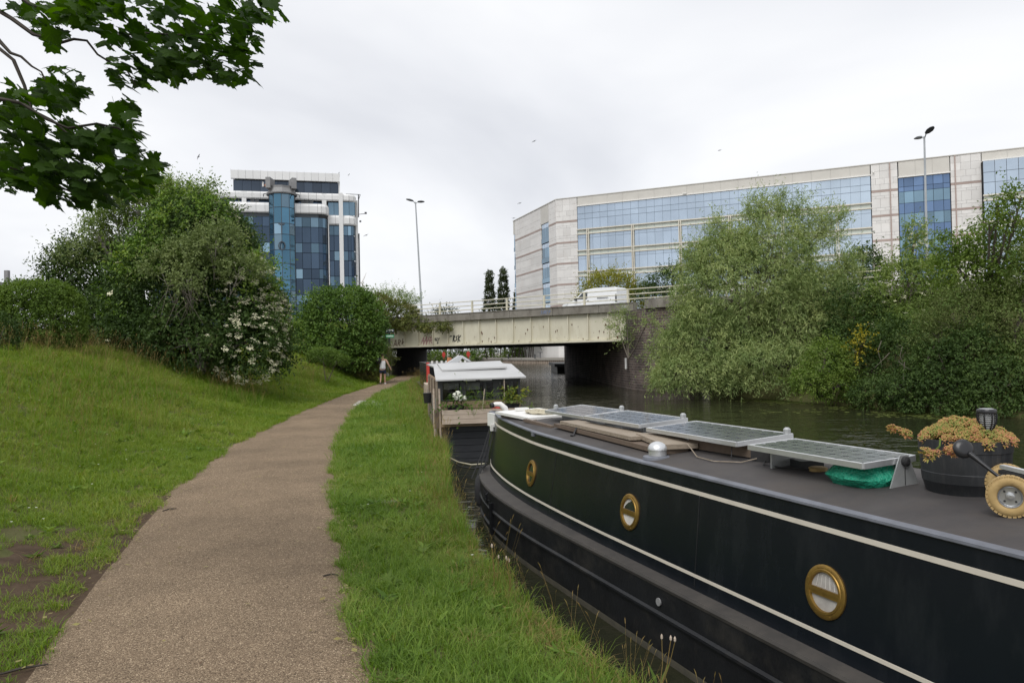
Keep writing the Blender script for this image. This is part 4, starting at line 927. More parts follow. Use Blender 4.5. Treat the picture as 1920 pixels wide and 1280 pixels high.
def solar_panel(label, nL, nR, s0, s1, zL, zR, cells, grp='solar panels on the narrowboat roof', ds=0.0, nc=(4, 9), zf=0.0):
    """frame, backing sheet and clipped cells; left edge nL at zL, right edge nR at zR; ds skews the far edge"""
    P = [BP(nL, s0, zL), BP(nR, s0 + ds, zR), BP(nR, s1 + ds, zR + zf), BP(nL, s1, zL + zf)]
    t = thing('solar_panel', label, 'solar panel', (P[0] + P[2]) / 2 - Vector((0, 0, .05)), grp)
    ex = (P[1] - P[0]); ey = (P[3] - P[0]); nz = ex.cross(ey).normalized()
    LX, LY = ex.length, ey.length
    def q(u, v, h): return P[0] + ex * u + ey * v + nz * h
    b = MB()
    for u0, v0, u1, v1 in ((0, 0, 1, 0), (0, 1, 1, 1), (0, 0, 0, 1), (1, 0, 1, 1)):
        b.bar(q(u0, v0, -.012), q(u1, v1, -.012), .022, .035, upv=nz)
    b.build('frame', 'alu', t)
    b = MB(); b.add([q(.02, .01, -.002), q(.98, .01, -.002), q(.98, .99, -.002), q(.02, .99, -.002), q(.02, .01, -.02), q(.98, .01, -.02), q(.98, .99, -.02), q(.02, .99, -.02)], [(0, 1, 2, 3), (4, 7, 6, 5), (0, 4, 5, 1), (1, 5, 6, 2), (2, 6, 7, 3), (3, 7, 4, 0)]); b.build('backing', 'backing', t)
    nx, ny = nc; cx, cy = LX * .93 / nx, LY * .96 / ny
    key = ('cell', cells, round(cx, 3), round(cy, 3))
    if key not in UNIT:
        b = MB(); hx, hy, k = cx / 2 - .0025, cy / 2 - .0025, .02
        pl = [(-hx + k, -hy), (hx - k, -hy), (hx, -hy + k), (hx, hy - k), (hx - k, hy), (-hx + k, hy), (-hx, hy - k), (-hx, -hy + k)]
        b.prism(pl, -.001, .002); UNIT[key] = b.mesh('cell', cells)
    R = Matrix((ex.normalized(), nz.cross(ex).normalized(), nz)).transposed().to_4x4()
    for i in range(nx):
        for j in range(ny):
            o = bpy.data.objects.new('cell', UNIT[key]); link(o)
            o.matrix_basis = Matrix.Translation(q(.035 + .93 * (i + .5) / nx, .02 + .96 * (j + .5) / ny, .0015)) @ R
            attach(o, t)
    return t, q
def legs(t, q, vs, name='bracket'):
    for v in vs:
        b = MB(); p = q(.5, v, -.03); b.box(Vector((p.x, p.y, (p.z + .80) / 2)), (.20, .018, max(p.z - .81, .03)), BRZ); b.build(name, 'alu_dull', t)
t, q = solar_panel('farthest solar panel, beside the white roof hatch', 3.82, 4.33, 7.60, 8.66, .955, 1.0, 'cell_blue'); legs(t, q, (.15, .85))
b = MB(); b.lathe(q(1.0, .02, .02), [(.03, -.02), (.03, .02), (.015, .035)], 8); b.build('clamp', 'alu_dull', t); b = MB(); b.lathe(q(.3, 1.01, .02), [(.03, -.02), (.03, .02), (.015, .035)], 8); b.build('clamp', 'alu_dull', t)
t, q = solar_panel('second solar panel from the white hatch, overhanging the old wooden boards', 3.74, 4.28, 6.25, 7.42, .975, 1.01, 'cell_blue'); legs(t, q, (.2, .85))
b = MB(); b.lathe(q(.95, .02, .02), [(.03, -.02), (.03, .02), (.015, .035)], 8); b.build('clamp', 'alu_dull', t)
t, q = solar_panel('third solar panel from the hatch, just right of the mushroom vent', 3.70, 4.24, 4.75, 6.05, .965, 1.0, 'cell_blue', nc=(4, 9)); legs(t, q, (.15, .9))
b = MB(); b.lathe(q(.95, .02, .02), [(.03, -.02), (.03, .02), (.015, .035)], 8); b.build('clamp', 'alu_dull', t)
t, q = solar_panel('nearest solar panel, green tinted, resting over the green bag', 3.58, 4.0, 3.42, 4.46, .985, 1.005, 'cell_green', nc=(4, 9)); legs(t, q, (.9,))
for v in (0.0,):
    p = q(.72, v, -.03) - Vector((CS.x, CS.y, 0)) * .02; b = MB()
    tri = [(-.13, -.165), (.13, -.165), (.035, .05), (-.035, .05)]
    vs = [p + Vector((CN.x, CN.y, 0)) * x + Vector((0, 0, z)) - Vector((CS.x, CS.y, 0)) * d for d in (0, .008) for x, z in tri]
    b.add(vs, [(0, 1, 2, 3), (7, 6, 5, 4), (0, 4, 5, 1), (1, 5, 6, 2), (2, 6, 7, 3), (3, 7, 4, 0)]); br_ = b.build('tilt_bracket', 'alu_dull', t)
    b = MB(); b.lathe(p + Vector((0, 0, .015)) - Vector((CS.x, CS.y, 0)) * .008, [(.03, 0), (.03, .02), (.014, .03)], 12, axis=(-CS.x, -CS.y, 0)); b.build('knob', 'rubber', br_)
    b = MB(); b.bar(p + Vector((0, 0, -.02)) - Vector((CS.x, CS.y, 0)) * .0095, p + Vector((0, 0, -.13)) - Vector((CS.x, CS.y, 0)) * .0095, .008, .003); b.build('slot', 'rubber', br_)
# green bag
b = MB(); c = BP(3.84, 3.62, .88); rws = []
for i, zz_ in enumerate(np.linspace(-.09, .075, 7)):
    k = (1 - .28 * abs(i - 3) / 3); rws.append([c + Vector((CN.x, CN.y, 0)) * (.24 * k * (1 + .05 * math.sin(5 * a + i) + random.uniform(-.05, .05)) * abs(math.cos(a)) ** .7 * (1 if math.cos(a) > 0 else -1)) + Vector((CS.x, CS.y, 0)) * (.22 * k * (1 + .04 * math.sin(7 * a + 2 * i) + random.uniform(-.05, .05)) * abs(math.sin(a)) ** .7 * (1 if math.sin(a) > 0 else -1)) + Vector((0, 0, zz_)) for a in np.linspace(0, 2 * PI, 29)[:-1]])
b.sheet(rws, closed=True); b.add(rws[0], [tuple(range(28))]); b.add(rws[-1], [tuple(range(28))])
props(b.build('green_bag', 'green_bag', None, 70), 'crinkled bright green plastic bag under the nearest solar panel', 'bag')
# old boards under the panels
def board(label, a, c, wd, th, mat, tw=0):
    b = MB(); b.bar(a, c, wd, th); o = b.build('wooden_board', mat); return props(o, label, 'board', 'old boards stacked on the narrowboat roof')
bo = board('long weathered board lowest under the second solar panel', BP(3.72, 7.9, .845), BP(3.58, 5.42, .83), .26, .04, 'dark_wood')
bo = board('upper weathered pale board on top of the long dark board', BP(3.72, 7.75, .888), BP(3.62, 6.0, .885), .24, .035, 'old_wood')
bo = board('short square board end sticking out behind the mushroom vent', BP(3.78, 6.1, .895), BP(3.62, 5.38, .873), .30, .04, 'old_wood')
bo = board('dark timber bearer beneath the third solar panel', BP(3.80, 5.5, .885), BP(3.84, 4.72, .89), .05, .09, 'dark_wood')
b = MB(); b.tube([BP(3.56, 7.25, .87), BP(3.52, 7.22, .83), BP(3.5, 7.2, .80), BP(3.47, 7.22, .80)], .012, 5); props(b.build('hook', 'black_plastic'), 'small black hook hanging off the weathered board edge', 'hook')
# mushroom vent
mv = thing('mushroom_vent', 'shiny domed mushroom vent near the edge of the narrowboat roof', 'vent', BP(3.43, 5.45, .78))
c = BP(3.43, 5.45, .775); b = MB(); b.lathe(c, [(.125, 0), (.12, .022), (.09, .028), (.07, .028)], 32); b.build('base', 'deck_edge', mv, 40)
b = MB(); b.lathe(c, [(.072, .028), (.075, .03), (.075, .075), (.07, .078)], 32); b.build('collar', 'alu', mv, 40)
b = MB(); b.lathe(c, [(.082, .076)] + [(.082 * math.cos(a), .078 + .068 * math.sin(a)) for a in np.linspace(0, PI / 2 * .97, 8)], 32); b.build('dome', 'alu', mv, 60)
# cable and clutter between third and fourth panel
cbx = thing('cable_clutter', 'dark box and loose cables under the gap between third and nearest panels', 'cables', BP(3.85, 4.55, .83))
b = MB(); b.box(BP(3.86, 4.62, .865), (.14, .16, .09), BRZ + .3); b.build('junction_box', 'rubber', cbx)
b = MB(); b.box(BP(3.92, 4.25, .85), (.18, .14, .07), BRZ - .2); b.build('canvas_lump', 'dark_frame', cbx)
b = MB(); b.lathe(BP(3.86, 4.08, .82), [(.06, 0), (.062, .035), (.05, .04)], 14); b.build('reel', 'tyre_ochre', cbx, 40)
for k, pts in enumerate([[(3.66, 5.35, .90), (3.58, 5.1, .80), (3.56, 4.85, .795), (3.66, 4.65, .805), (3.82, 4.62, .86)], [(3.74, 4.86, .93), (3.70, 4.82, .84), (3.74, 4.72, .81), (3.83, 4.6, .83)], [(3.84, 4.6, .82), (3.7, 4.45, .80), (3.72, 4.3, .80), (3.8, 4.1, .81)]]):
    b = MB(); P = [BP(n_, s_, max(z, roofz(n_, s_) + .012)) for n_, s_, z in pts]; Q = []
    for a, c_ in zip(P, P[1:]): Q += [a.lerp(c_, t_) for t_ in (0, .5)]
    b.tube(Q + [P[-1]], .0042, 5); b.build('cable', 'old_wood' if k == 0 else 'rubber', cbx)

# half-barrel planters with sedum
def barrel(label, c, rx, ry, h, seed, grp='half barrel planters on the narrowboat roof', flare=.80):
    t = thing('barrel_planter', label, 'planter', c, grp); R = Matrix.Rotation(BRZ, 3, 'Z')
    b = MB(); seg = 40; rws = []
    for z, k in ((0, flare), (.02, flare + .02), (h * .30, flare + .115), (h * .31, flare + .128), (h * .46, flare + .15), (h * .47, flare + .14), (h * .8, .975), (h * .81, .99), (h, 1.0), (h, .95), (h - .05, .93)):
        rws.append([Vector(c) + R @ Vector((rx * k * math.cos(a), ry * k * math.sin(a), z)) for a in np.linspace(0, 2 * PI, seg + 1)[:-1]])
    b.sheet(rws, closed=True); b.add(rws[0], [tuple(range(seg))]); b.build('tub', 'barrel_black', t, 30)
    b = MB(); b.add([Vector(c) + R @ Vector((rx * .94 * math.cos(a), ry * .94 * math.sin(a), h - .045)) for a in np.linspace(0, 2 * PI, 25)[:-1]], [tuple(range(24))]); b.build('compost', 'soil', t)
    return t
bp1 = BP(4.05, 3.12, .79); BH = .355
pl1 = barrel('large black half barrel full of orange sedum beside the nearest panel', bp1, .238, .245, BH, 1)
b = MB(); b.box(bp1 + Vector((0, 0, -.008)), (.40, .46, .02), BRZ); b.build('plinth', 'dark_wood', pl1)
bp2 = BP(4.46, 2.62, .82)
pl2 = barrel('second black half barrel behind the yellow wheel, cut by the frame', bp2, .24, .26, .30, 2)
def sedum_mesh(seed):
    rg = random.Random(seed); b = MB()
    for k in range(60):
        a = rg.random() * 2 * PI; r = .040 * math.sqrt(rg.random()); h = .022 * (1 - (r / .040) ** 2) + rg.uniform(-.003, .006)
        p = Vector((r * math.cos(a), r * math.sin(a), h)); s_ = rg.uniform(.004, .0075); u = rg.random() * PI
        d1 = Vector((math.cos(u), math.sin(u), rg.uniform(-.3, .5))) * s_; d2 = Vector((-math.sin(u), math.cos(u), rg.uniform(-.3, .5))) * s_; n_ = Vector((0, 0, s_ * 1.2))
        b.add([p - d1, p - d2, p + d1, p + d2, p + n_], [(0, 1, 4), (1, 2, 4), (2, 3, 4), (3, 0, 4)])
    for k in range(26):
        a = rg.random() * 2 * PI; p = Vector((.012 * math.cos(a), .012 * math.sin(a), -.015)); q = p + Vector((math.cos(a) * rg.uniform(.02, .045), math.sin(a) * rg.uniform(.02, .045), rg.uniform(-.02, .012)))
        s_ = Vector((-math.sin(a), math.cos(a), .2)) * .007; m_ = (p + q) / 2 + Vector((0, 0, .004)); b.add([p, m_ + s_, q, m_ - s_], [(0, 1, 2, 3)])
    return b.mesh('flower_head', 'leaf_sedum')
SED = [sedum_mesh(k) for k in range(4)]
def sedum(parent, c, rx, ry, h, n, seed, dome=.07, extra=()):
    rg = random.Random(seed); R = Matrix.Rotation(BRZ, 3, 'Z'); spots = []
    for k in range(n):
        a = rg.random() * 2 * PI; r = math.sqrt(rg.random()) * 1.04; z = h + dome * (1 - min(r, 1) ** 2) * rg.uniform(.5, 1.25) + rg.uniform(-.01, .015)
        spots.append((Vector(c) + R @ Vector((rx * r * math.cos(a), ry * r * math.sin(a), z)), a, .25 + .5 * r))
    for e_ in extra: spots.append((Vector(e_), rg.random() * 6, .5))
    for p, a, tl in spots:
        o = bpy.data.objects.new('flower_head', rg.choice(SED)); link(o); s_ = rg.uniform(.62, 1.0)
        o.matrix_basis = Matrix.Translation(p) @ Matrix.Rotation(a + BRZ, 4, 'Z') @ Matrix.Rotation(tl * rg.uniform(.3, 1), 4, 'Y') @ Matrix.Rotation(rg.random() * 6, 4, 'Z') @ Matrix.Diagonal((s_, s_, s_, 1)); attach(o, parent)
pd = at(1700, 810, 4.62)
sd1 = thing('sedum_plant', 'orange and lime sedum spilling out of the large black half barrel', 'plant', bp1 + Vector((0, 0, BH)))
sedum(sd1, bp1, .22, .225, BH, 165, 3, .085, extra=[at(x, y, dd) for x, y, dd in ((1672, 802, 4.68), (1681, 805, 4.66), (1693, 808, 4.63), (1700, 812, 4.6), (1737, 846, 4.13), (1747, 849, 4.12), (1757, 848, 4.11), (1742, 853, 4.12), (1779, 843, 4.07), (1787, 841, 4.07), (1783, 848, 4.07))])
b = MB(); b.tube([at(1712, 818, 4.55), at(1700, 814, 4.6), at(1682, 809, 4.66)], .006, 5); b.tube([at(1763, 822, 4.14), at(1762, 836, 4.11), at(1752, 846, 4.12)], .005, 5); b.build('stem', 'leaf_bright', sd1)
sd2 = thing('sedum_plant', 'smaller orange sedum in the second half barrel at the frame edge', 'plant', bp2 + Vector((0, 0, .3)))
sedum(sd2, bp2, .22, .24, .30, 60, 4, .05)
# solar torch
tp = at(1851, 816, 4.25)
to = thing('garden_torch', 'black slatted solar garden torch standing in the sedum barrel', 'garden light', tp)
b = MB(); c = tp + Vector((0, 0, .012))
b.lathe(c, [(.043, .112), (.050, .116), (.052, .128), (.047, .137), (.035, .139)], 24); b.build('cap', 'black_plastic', to, 40)
b = MB(); b.lathe(c, [(.036, .139), (.036, .1405)], 24); b.build('solar_disc', 'alu_dull', to)
b = MB(); b.lathe(c, [(.012, .0), (.028, .03), (.034, .06), (.036, .11)], 20); b.build('diffuser', 'frost', to, 50)
for k in range(8):
    a = 2 * PI * k / 8; b = MB(); b.tube([c + Vector((r * math.cos(a), r * math.sin(a), z)) for r, z in ((.012, -.005), (.030, .022), (.045, .06), (.050, .09), (.049, .114))], .0042, 5); b.build('rib', 'black_plastic', to)
for z, r in ((.02, .026), (.032, .033), (.044, .037), (.056, .041), (.068, .043), (.08, .0445), (.092, .045), (.104, .045)):
    b = MB(); b.tube([c + Vector((r * .93 * math.cos(a), r * .93 * math.sin(a), z)) for a in np.linspace(0, 2 * PI, 21)], .0022, 4, cap=False); b.build('slat', 'black_plastic', to)
b = MB(); b.tube([c + Vector((0, 0, .0)), c + Vector((0, 0, -.16))], .008, 6); b.build('spike', 'black_plastic', to)
# black round-headed paddle
pk = thing('round_paddle', 'black round headed paddle leaning across the large half barrel', 'paddle', at(1850, 880, 3.95))
hc = at(1806, 841, 3.98); he = at(1872, 893, 3.86); ax = (he - hc).normalized()
b = MB(); vd = (hc - Vector((0, 0, EYE))).normalized(); b.lathe(hc, [(.012, -.03), (.036, -.022), (.050, -.006), (.051, .004), (.044, .014), (.02, .018)], 24, axis=(-vd.x * .8 + .3, -vd.y * .9, .25)); b.build('head', 'black_plastic', pk, 50)
b = MB(); b.tube([hc + ax * .035, hc.lerp(he, .5), he], [.016, .011, .008], 8); b.build('handle', 'black_plastic', pk, 50)
# sack truck with ochre tyres
tk = thing('sack_truck', 'folded hand truck with an ochre pneumatic tyre lying on the roof', 'hand truck', BP(4.0, 2.65, .8))
wc = at(1894, 930, 3.76); wax = (Vector((CN.x, CN.y, 0)) * -.80 + Vector((CS.x, CS.y, 0)) * -.6).normalized()
R = wax.to_track_quat('Z', 'Y').to_matrix()
for off in (0.0, .42):
    c = wc - wax * off
    b = MB(); b.sheet([[c + R @ Vector(((.077 + .029 * math.cos(p)) * math.cos(a), (.077 + .029 * math.cos(p)) * math.sin(a), .032 * math.sin(p))) for p in np.linspace(0, 2 * PI, 13)[:-1]] for a in np.linspace(0, 2 * PI, 41)], closed=True); ty = b.build('tyre', 'tyre_ochre', tk, 50)
    b = MB()
    for k in range(30):
        for sg in (-1, 1):
            a = 2 * PI * (k + .25 * sg) / 30; b.box(c + R @ Vector((.1000 * math.cos(a), .1000 * math.sin(a), .013 * sg)), (.010, .016, .022), mat=R @ Matrix.Rotation(a, 3, 'Z'))
    props(b.build('tread', 'tyre_ochre', ty), kind='stuff')
    b = MB(); b.lathe(c, [(.054, .024), (.050, .020), (.046, .006), (.021, .005), (.019, .020), (.010, .022)], 28, rot=R, open0=True); b.build('rim', 'steel', tk, 35)
    b = MB()
    for k in range(4): a = PI / 4 + k * PI / 2; b.lathe(c + R @ Vector((.034 * math.cos(a), .034 * math.sin(a), .0055)), [(.006, 0), (.006, .005)], 6, rot=R)
    b.build('wheel_bolt', 'rubber', tk)
b = MB(); b.tube([wc - wax * -.03, wc - wax * .46], .010, 8); b.build('axle', 'steel', tk)
b = MB(); a = at(1878, 874, 3.92); c2 = at(1960, 893, 3.7); b.bar(a, c2, .03, .02); b.build('frame_bar', 'alu', tk)
b = MB(); b.bar(a - Vector((0, 0, .025)), c2 - Vector((0, 0, .025)), .05, .02); b.build('under_bar', 'rubber', tk)

# ------------------------------------------------------------------ houseboat moored beyond
hb_ = thing('houseboat', 'houseboat with white lean-to roof, big windows and a black boarded front', 'boat', (-.7, 17, WATER))
HF = Frame((-1.62, 16.15), (.989, .15))
b = MB(); HF.box(b, .14, 1.78, -1.2, .12, .03, 13); b.build('hull', 'black_hull', hb_)
for k in range(6): HF.piece('plank', 'char_board', hb_, .14, 1.78, -.72 + k * .145, -.72 + k * .145 + .135, -.015, .03)
b = MB(); HF.box(b, .0, .14, -.5, .12, -.02, .3); b.build('corner_post', 'dark_wood', hb_)
b = MB(); HF.box(b, .02, 1.80, .125, .20, -.12, .06); b.build('beam', 'warm_wood', hb_)
HF.piece('wall_board', 'warm_wood', hb_, .0, 1.80, .50, .67, -.0, .05)
HF.piece('wall_board', 'warm_wood', hb_, .0, 1.80, .21, .49, .0, .05)
b = MB()
for w0, w1 in ((0, .10), (.48, .60), (1.0, 1.05), (1.20, 1.33), (1.55, 1.6), (1.74, 1.80)): HF.box(b, w0, w1, .68, 1.12, -.01, .05)
HF.box(b, 0, 1.8, 1.06, 1.14, -.012, .06); HF.box(b, 0, 1.8, .672, .70, -.013, .06); b.build('window_frame', 'dark_frame', hb_)
for w0, w1 in ((.10, .48), (.60, 1.0), (1.05, 1.20), (1.33, 1.55), (1.6, 1.74)): HF.piece('pane', 'pane_clear', hb_, w0, w1, .70, 1.06, .015, .022)
b = MB(); HF.box(b, .05, 1.75, .15, 1.1, 3.4, 3.5); HF.box(b, .05, 1.75, .15, .2, .1, 3.4); b.build('cabin_interior', 'interior', hb_)
for w0, w1, z0 in ((.13, .46, .92), (.62, .92, .90)): HF.piece('blind', 'blind', hb_, w0, w1, z0, 1.05, .10, .115)
for w0, w1, z0, z1, m_ in ((.85, 1.06, .70, .84, 'white_paint'), (.15, .32, .70, .80, 'old_wood'), (1.38, 1.42, .70, 1.04, 'white_paint'), (1.65, 1.67, .75, 1.04, 'white_paint'), (.62, .75, .70, .74, 'white_paint')):
    HF.piece('furnishing', m_, hb_, w0, w1, z0, z1, .35, .55, (0, .3))
b = MB(); HF.box(b, .0, .05, .15, 1.12, .06, 5.5); HF.box(b, 1.75, 1.8, .15, 1.12, .06, 5.5); b.build('side_wall', 'warm_wood', hb_)
for k in range(7): HF.piece('side_board', 'dark_wood' if k % 2 else 'old_wood', hb_, -.045, -.005, -.3 + .04 * (k % 3), 1.1, .02 + k * .75, .02 + k * .75 + .16)
HF.piece('side_panel', 'grey_clad', hb_, -.03, .0, -.35, .7, .3, 5.4)
# roof
def slab(pts, th, name, mat, parent):
    b = MB(); n_ = len(pts); P = [Vector(p) for p in pts]; b.add(P + [p - Vector((0, 0, th)) for p in P], [tuple(range(n_)), tuple(range(n_, 2 * n_))[::-1]] + [(i, (i + 1) % n_, n_ + (i + 1) % n_, n_ + i) for i in range(n_)]); return b.build(name, mat, parent)
e0, e1 = HF.p(-.06, -.28, 1.145), HF.p(1.90, -.22, 1.165); r0_, r1_ = HF.p(-.02, 1.5, 1.40), HF.p(1.84, 1.5, 1.42)
slab([e0, e1, r1_, r0_], .03, 'roof_sheet', 'ply_grey', hb_)
slab([r0_ + Vector((0, .02, 0)), r1_ + Vector((0, .02, 0)), HF.p(1.84, 6, 1.42), HF.p(-.02, 6, 1.40)], .03, 'roof_sheet', 'ply_grey', hb_)
slab([HF.p(.14, .75, 1.335), HF.p(1.62, .75, 1.37), HF.p(1.60, 1.75, 1.50), HF.p(.08, 1.75, 1.47)], .035, 'roof_panel', 'ply_grey', hb_)
b = MB(); prof = [(0, 0), (.28, .17), (.36, .175), (.58, .03), (.50, .03), (.36, .12), (.30, .05), (.25, 0)]
vs = [HF.p(.35 + x, d, 1.47 + z) for d in (2.0, 2.5) for x, z in prof]; n_ = len(prof); b.add(vs, [tuple(range(n_)), tuple(range(n_, 2 * n_))[::-1]] + [(i, (i + 1) % n_, n_ + (i + 1) % n_, n_ + i) for i in range(n_)]); b.build('roof_cowl', 'alu', hb_)
b = MB(); b.tube([at(841, 686, 21), at(843, 670, 21)], .07, 6); b.build('orange_post', 'terracotta', hb_)
b = MB(); HF.box(b, .9, 1.15, 1.10, 1.14, -.2, -.1); HF.box(b, .55, .8, 1.10, 1.13, -.2, -.1); b.build('eave_strip', 'white_paint', hb_)
for w_ in (-.04, .08): b = MB(); b.tube([HF.p(w_ - .06, -.1, .95), HF.p(w_ - .05, -.12, -.2)], .022, 6); b.build('side_pole', 'pale_wood', hb_)
b = MB(); HF.box(b, -.10, -.0, .1, .5, -.14, -.02); b.build('hanging_box', 'dark_wood', hb_)
b = MB(); p = at(799, 745, 19.0); b.lathe(p + Vector((.03, 0, -.14)), [(.085, 0), (.11, .24), (.11, .26), (.09, .26)], 12); props(b.build('bucket', 'black_plastic', None, 40), 'black bucket hanging on the bank side of the houseboat', 'bucket')
b = MB(); HF.box(b, -.06, .06, .45, .80, 5.7, 6.6); HF.box(b, .1, 1.5, .15, .6, 5.6, 12.8); b.build('aft_locker', 'pale_wood', hb_)
# trough with plants
tr = thing('wooden_trough', 'pale wooden plank trough fixed along the houseboat front', 'planter', HF.p(.9, -.25, .2))
for k in range(3): HF.piece('plank', 'pale_wood', tr, .06, 1.72, .205 + k * .10, .205 + k * .10 + .095, -.36, -.335)
for w0 in (.06, 1.70): HF.piece('end_board', 'pale_wood', tr, w0, w0 + .02, .205, .50, -.334, -.05)
HF.piece('base_board', 'dark_wood', tr, .085, 1.695, .205, .225, -.33, -.05); HF.piece('compost', 'soil', tr, .085, 1.695, .225, .44, -.33, -.06)
TROUGH = HF
# ------------------------------------------------------------------ boat beyond, work boat under the bridge
fb = thing('moored_boat', 'black moored boat with a red end just behind the houseboat', 'boat', at(815, 720, 33))
FX = Frame((at(801, 700, 31).x, 31.0), (.985, .17))
b = MB(); FX.box(b, 0, 2.0, -1.2, .15, 0, 12); b.build('hull', 'black_hull', fb)
b = MB(); FX.box(b, .12, 1.9, .15, 1.22, .5, 9); b.build('cabin', 'black_paint', fb)
b = MB(); FX.box(b, -.02, .09, .1, 1.34, -.1, .3); b.build('end_panel', 'red_paint', fb)
b = MB(); FX.box(b, .1, 1.95, 1.22, 1.28, .3, 9.2); b.build('roof', 'black_paint', fb)
for k in range(8): FX.piece('roof_stripe', 'white_paint', fb, .2 + k * .2, .28 + k * .2, 1.29, 1.40, .42, .5)
b = MB(); b.tube([FX.p(.45 + .32 * math.cos(a), -.06, .30 + .30 * math.sin(a)) for a in np.linspace(.2, PI - .2, 9)], .03, 5); b.build('hoop', 'alu_dull', fb)
wb = thing('work_boat', 'low black work boat moored in the shade under the bridge', 'boat', at(1055, 697, 84))
q = at(1052, 697, 84); b = MB(); b.prism([(q.x - .55, 82), (q.x + 1.2, 80), (q.x + 1.2, 95), (q.x - .55, 95)], -1.2, .0); b.build('hull', 'black_hull', wb)
b = MB(); b.prism([(q.x - .85, 81.5), (q.x + 1.2, 79.5), (q.x + 1.2, 95), (q.x - .85, 95)], .003, .34); b.build('deck', 'black_hull', wb)

# ------------------------------------------------------------------ quay beyond the bridge
qw = thing('quay_wall', 'far quay wall of sheet piles with a pale timber capping beam', 'quay', (QA.x, QA.y, WATER))
QF = Frame((QA.x, QA.y), (QN.x, QN.y))
b = MB(); QF.box(b, -112, 66, -1.6, .02, -.12, .1); b.build('sheet', 'dark_wood', qw)
for k in range(90): QF.piece('pile', 'pale_wood', qw, -62 + k * .85 - .16, -62 + k * .85 + .16, -.9, .02, -.32, -.13)
for k in range(22): QF.piece('capping_beam', 'concrete_pale', qw, -112 + k * 8 + .03, -112 + (k + 1) * 8 - .03, .025, .52, -.45, .5)
def bollard(px, py, D, h, label):
    p = at(px, py, D); b = MB(); b.lathe((p.x, D, .3), [(.13, 0), (.13, h * .8), (.17, h * .82), (.15, h)], 10); props(b.build('bollard', 'lamp_dark'), label, 'bollard', 'bollards along the far quay')
bollard(1003, 670, 147, .9, 'dark bollard standing beside the table on the far quay'); bollard(953, 668, 160, 1.0, 'bollard on the far quay between tree trunks and bench')
tbq = thing('quay_table', 'small dark flat topped stand on the far quay against the pale wall', 'table', (at(1013, 668, 146).x, 146, .3))
p = at(1013, 668, 146); b = MB(); b.box((p.x, 146, 1.55), (.95, .5, .10)); b.build('tabletop', 'lamp_dark', tbq); b = MB(); b.box((p.x, 146, .9), (.14, .14, 1.2)); b.build('leg', 'lamp_dark', tbq)
for px_, D, lb in ((832, 182, 'left red lifebuoy housing on the far quay'), (878, 172, 'right red lifebuoy housing on the far quay')):
    p = at(px_, 662, D); t = thing('lifebuoy_stand', lb, 'lifebuoy', (p.x, D, .3), 'lifebuoy stands on the far quay')
    b = MB(); b.tube([(p.x, D, .3), (p.x, D, 1.1)], .08, 6); b.build('post', 'red_paint', t)
    b = MB(); b.lathe((p.x, D, 1.45), [(.1, -.15), (.42, -.15), (.42, .1), (.1, .12)], 14, axis=(0, -1, 0), sy=1.6); b.build('housing', 'red_paint', t)
b = MB(); QF.box(b, -100, -2, .3, .45, 3, 9); props(b.build('planting_bed', 'soil'), kind='structure')

# ------------------------------------------------------------------ white van on the bridge
vn = thing('delivery_van', 'white delivery van driving left across the bridge behind the rails', 'van', (4, 52, 4.17))
vc = at(1158, 560, 50.2); VO = Vector((vc.x, 50.2)); VF = Frame((VO.x - BD.x * 4.5, VO.y - BD.y * 4.5), BD)       # nose at w=0
prof = [(0.02, .35), (0.0, .62), (.10, .80), (.85, 1.02), (1.05, 1.10), (1.72, 1.66), (1.95, 1.76), (2.6, 1.83), (4.2, 1.80), (4.36, 1.72), (4.45, 1.0), (4.45, .35)]
b = MB(); rws = []
WV = lambda z: .0 if z < 1.0 else (z - 1.0) * .16
for w_, z in prof: rws.append([VF.p(w_, d, 4.17 + z) for d in (.0 + WV(z), .06 + WV(z), 1.74 - WV(z), 1.80 - WV(z))])
for r_, (w_, z) in zip(rws, prof): r_[0].z -= .02; r_[3].z -= .02
b.sheet(rws); n_ = len(prof)
for sd_ in (0, 3): b.add([r_[sd_] for r_ in rws], [tuple(range(n_))])
b.add(rws[0] + rws[-1], [(0, 1, 2, 3, 7, 6, 5, 4)]); b.build('body', 'van_white', vn, 40)
def side(name, mat, pts, off, parent):
    b = MB(); P = [VF.p(w_, WV(z) + off, 4.17 + z) for w_, z in pts]; Q = [VF.p(w_, WV(z) + off + .02, 4.17 + z) for w_, z in pts]; n_ = len(P)
    b.add(P + Q, [tuple(range(n_)), tuple(range(n_, 2 * n_))[::-1]] + [(i, (i + 1) % n_, n_ + (i + 1) % n_, n_ + i) for i in range(n_)]); return b.build(name, mat, parent)
dr = side('door', 'van_white', [(1.10, .45), (1.10, 1.08), (1.74, 1.62), (2.30, 1.66), (2.30, .45)], -.012, vn)
side('window', 'car_glass', [(1.28, 1.13), (1.75, 1.58), (2.10, 1.60), (2.10, 1.12)], -.03, dr); side('handle', 'lamp_dark', [(2.12, .95), (2.12, .99), (2.26, .99), (2.26, .95)], -.04, dr)
side('sliding_rail', 'lamp_dark', [(2.9, 1.10), (2.9, 1.14), (3.75, 1.14), (3.75, 1.10)], -.02, vn)
side('tail_light', 'lamp_dark', [(4.32, .8), (4.30, 1.3), (4.40, 1.3), (4.43, .8)], -.02, vn)
side('headlight', 'frost', [(.06, .62), (.12, .76), (.55, .88), (.5, .72)], -.02, vn)
side('sill_trim', 'lamp_dark', [(1.0, .33), (1.0, .43), (3.4, .43), (3.4, .33)], -.02, vn)
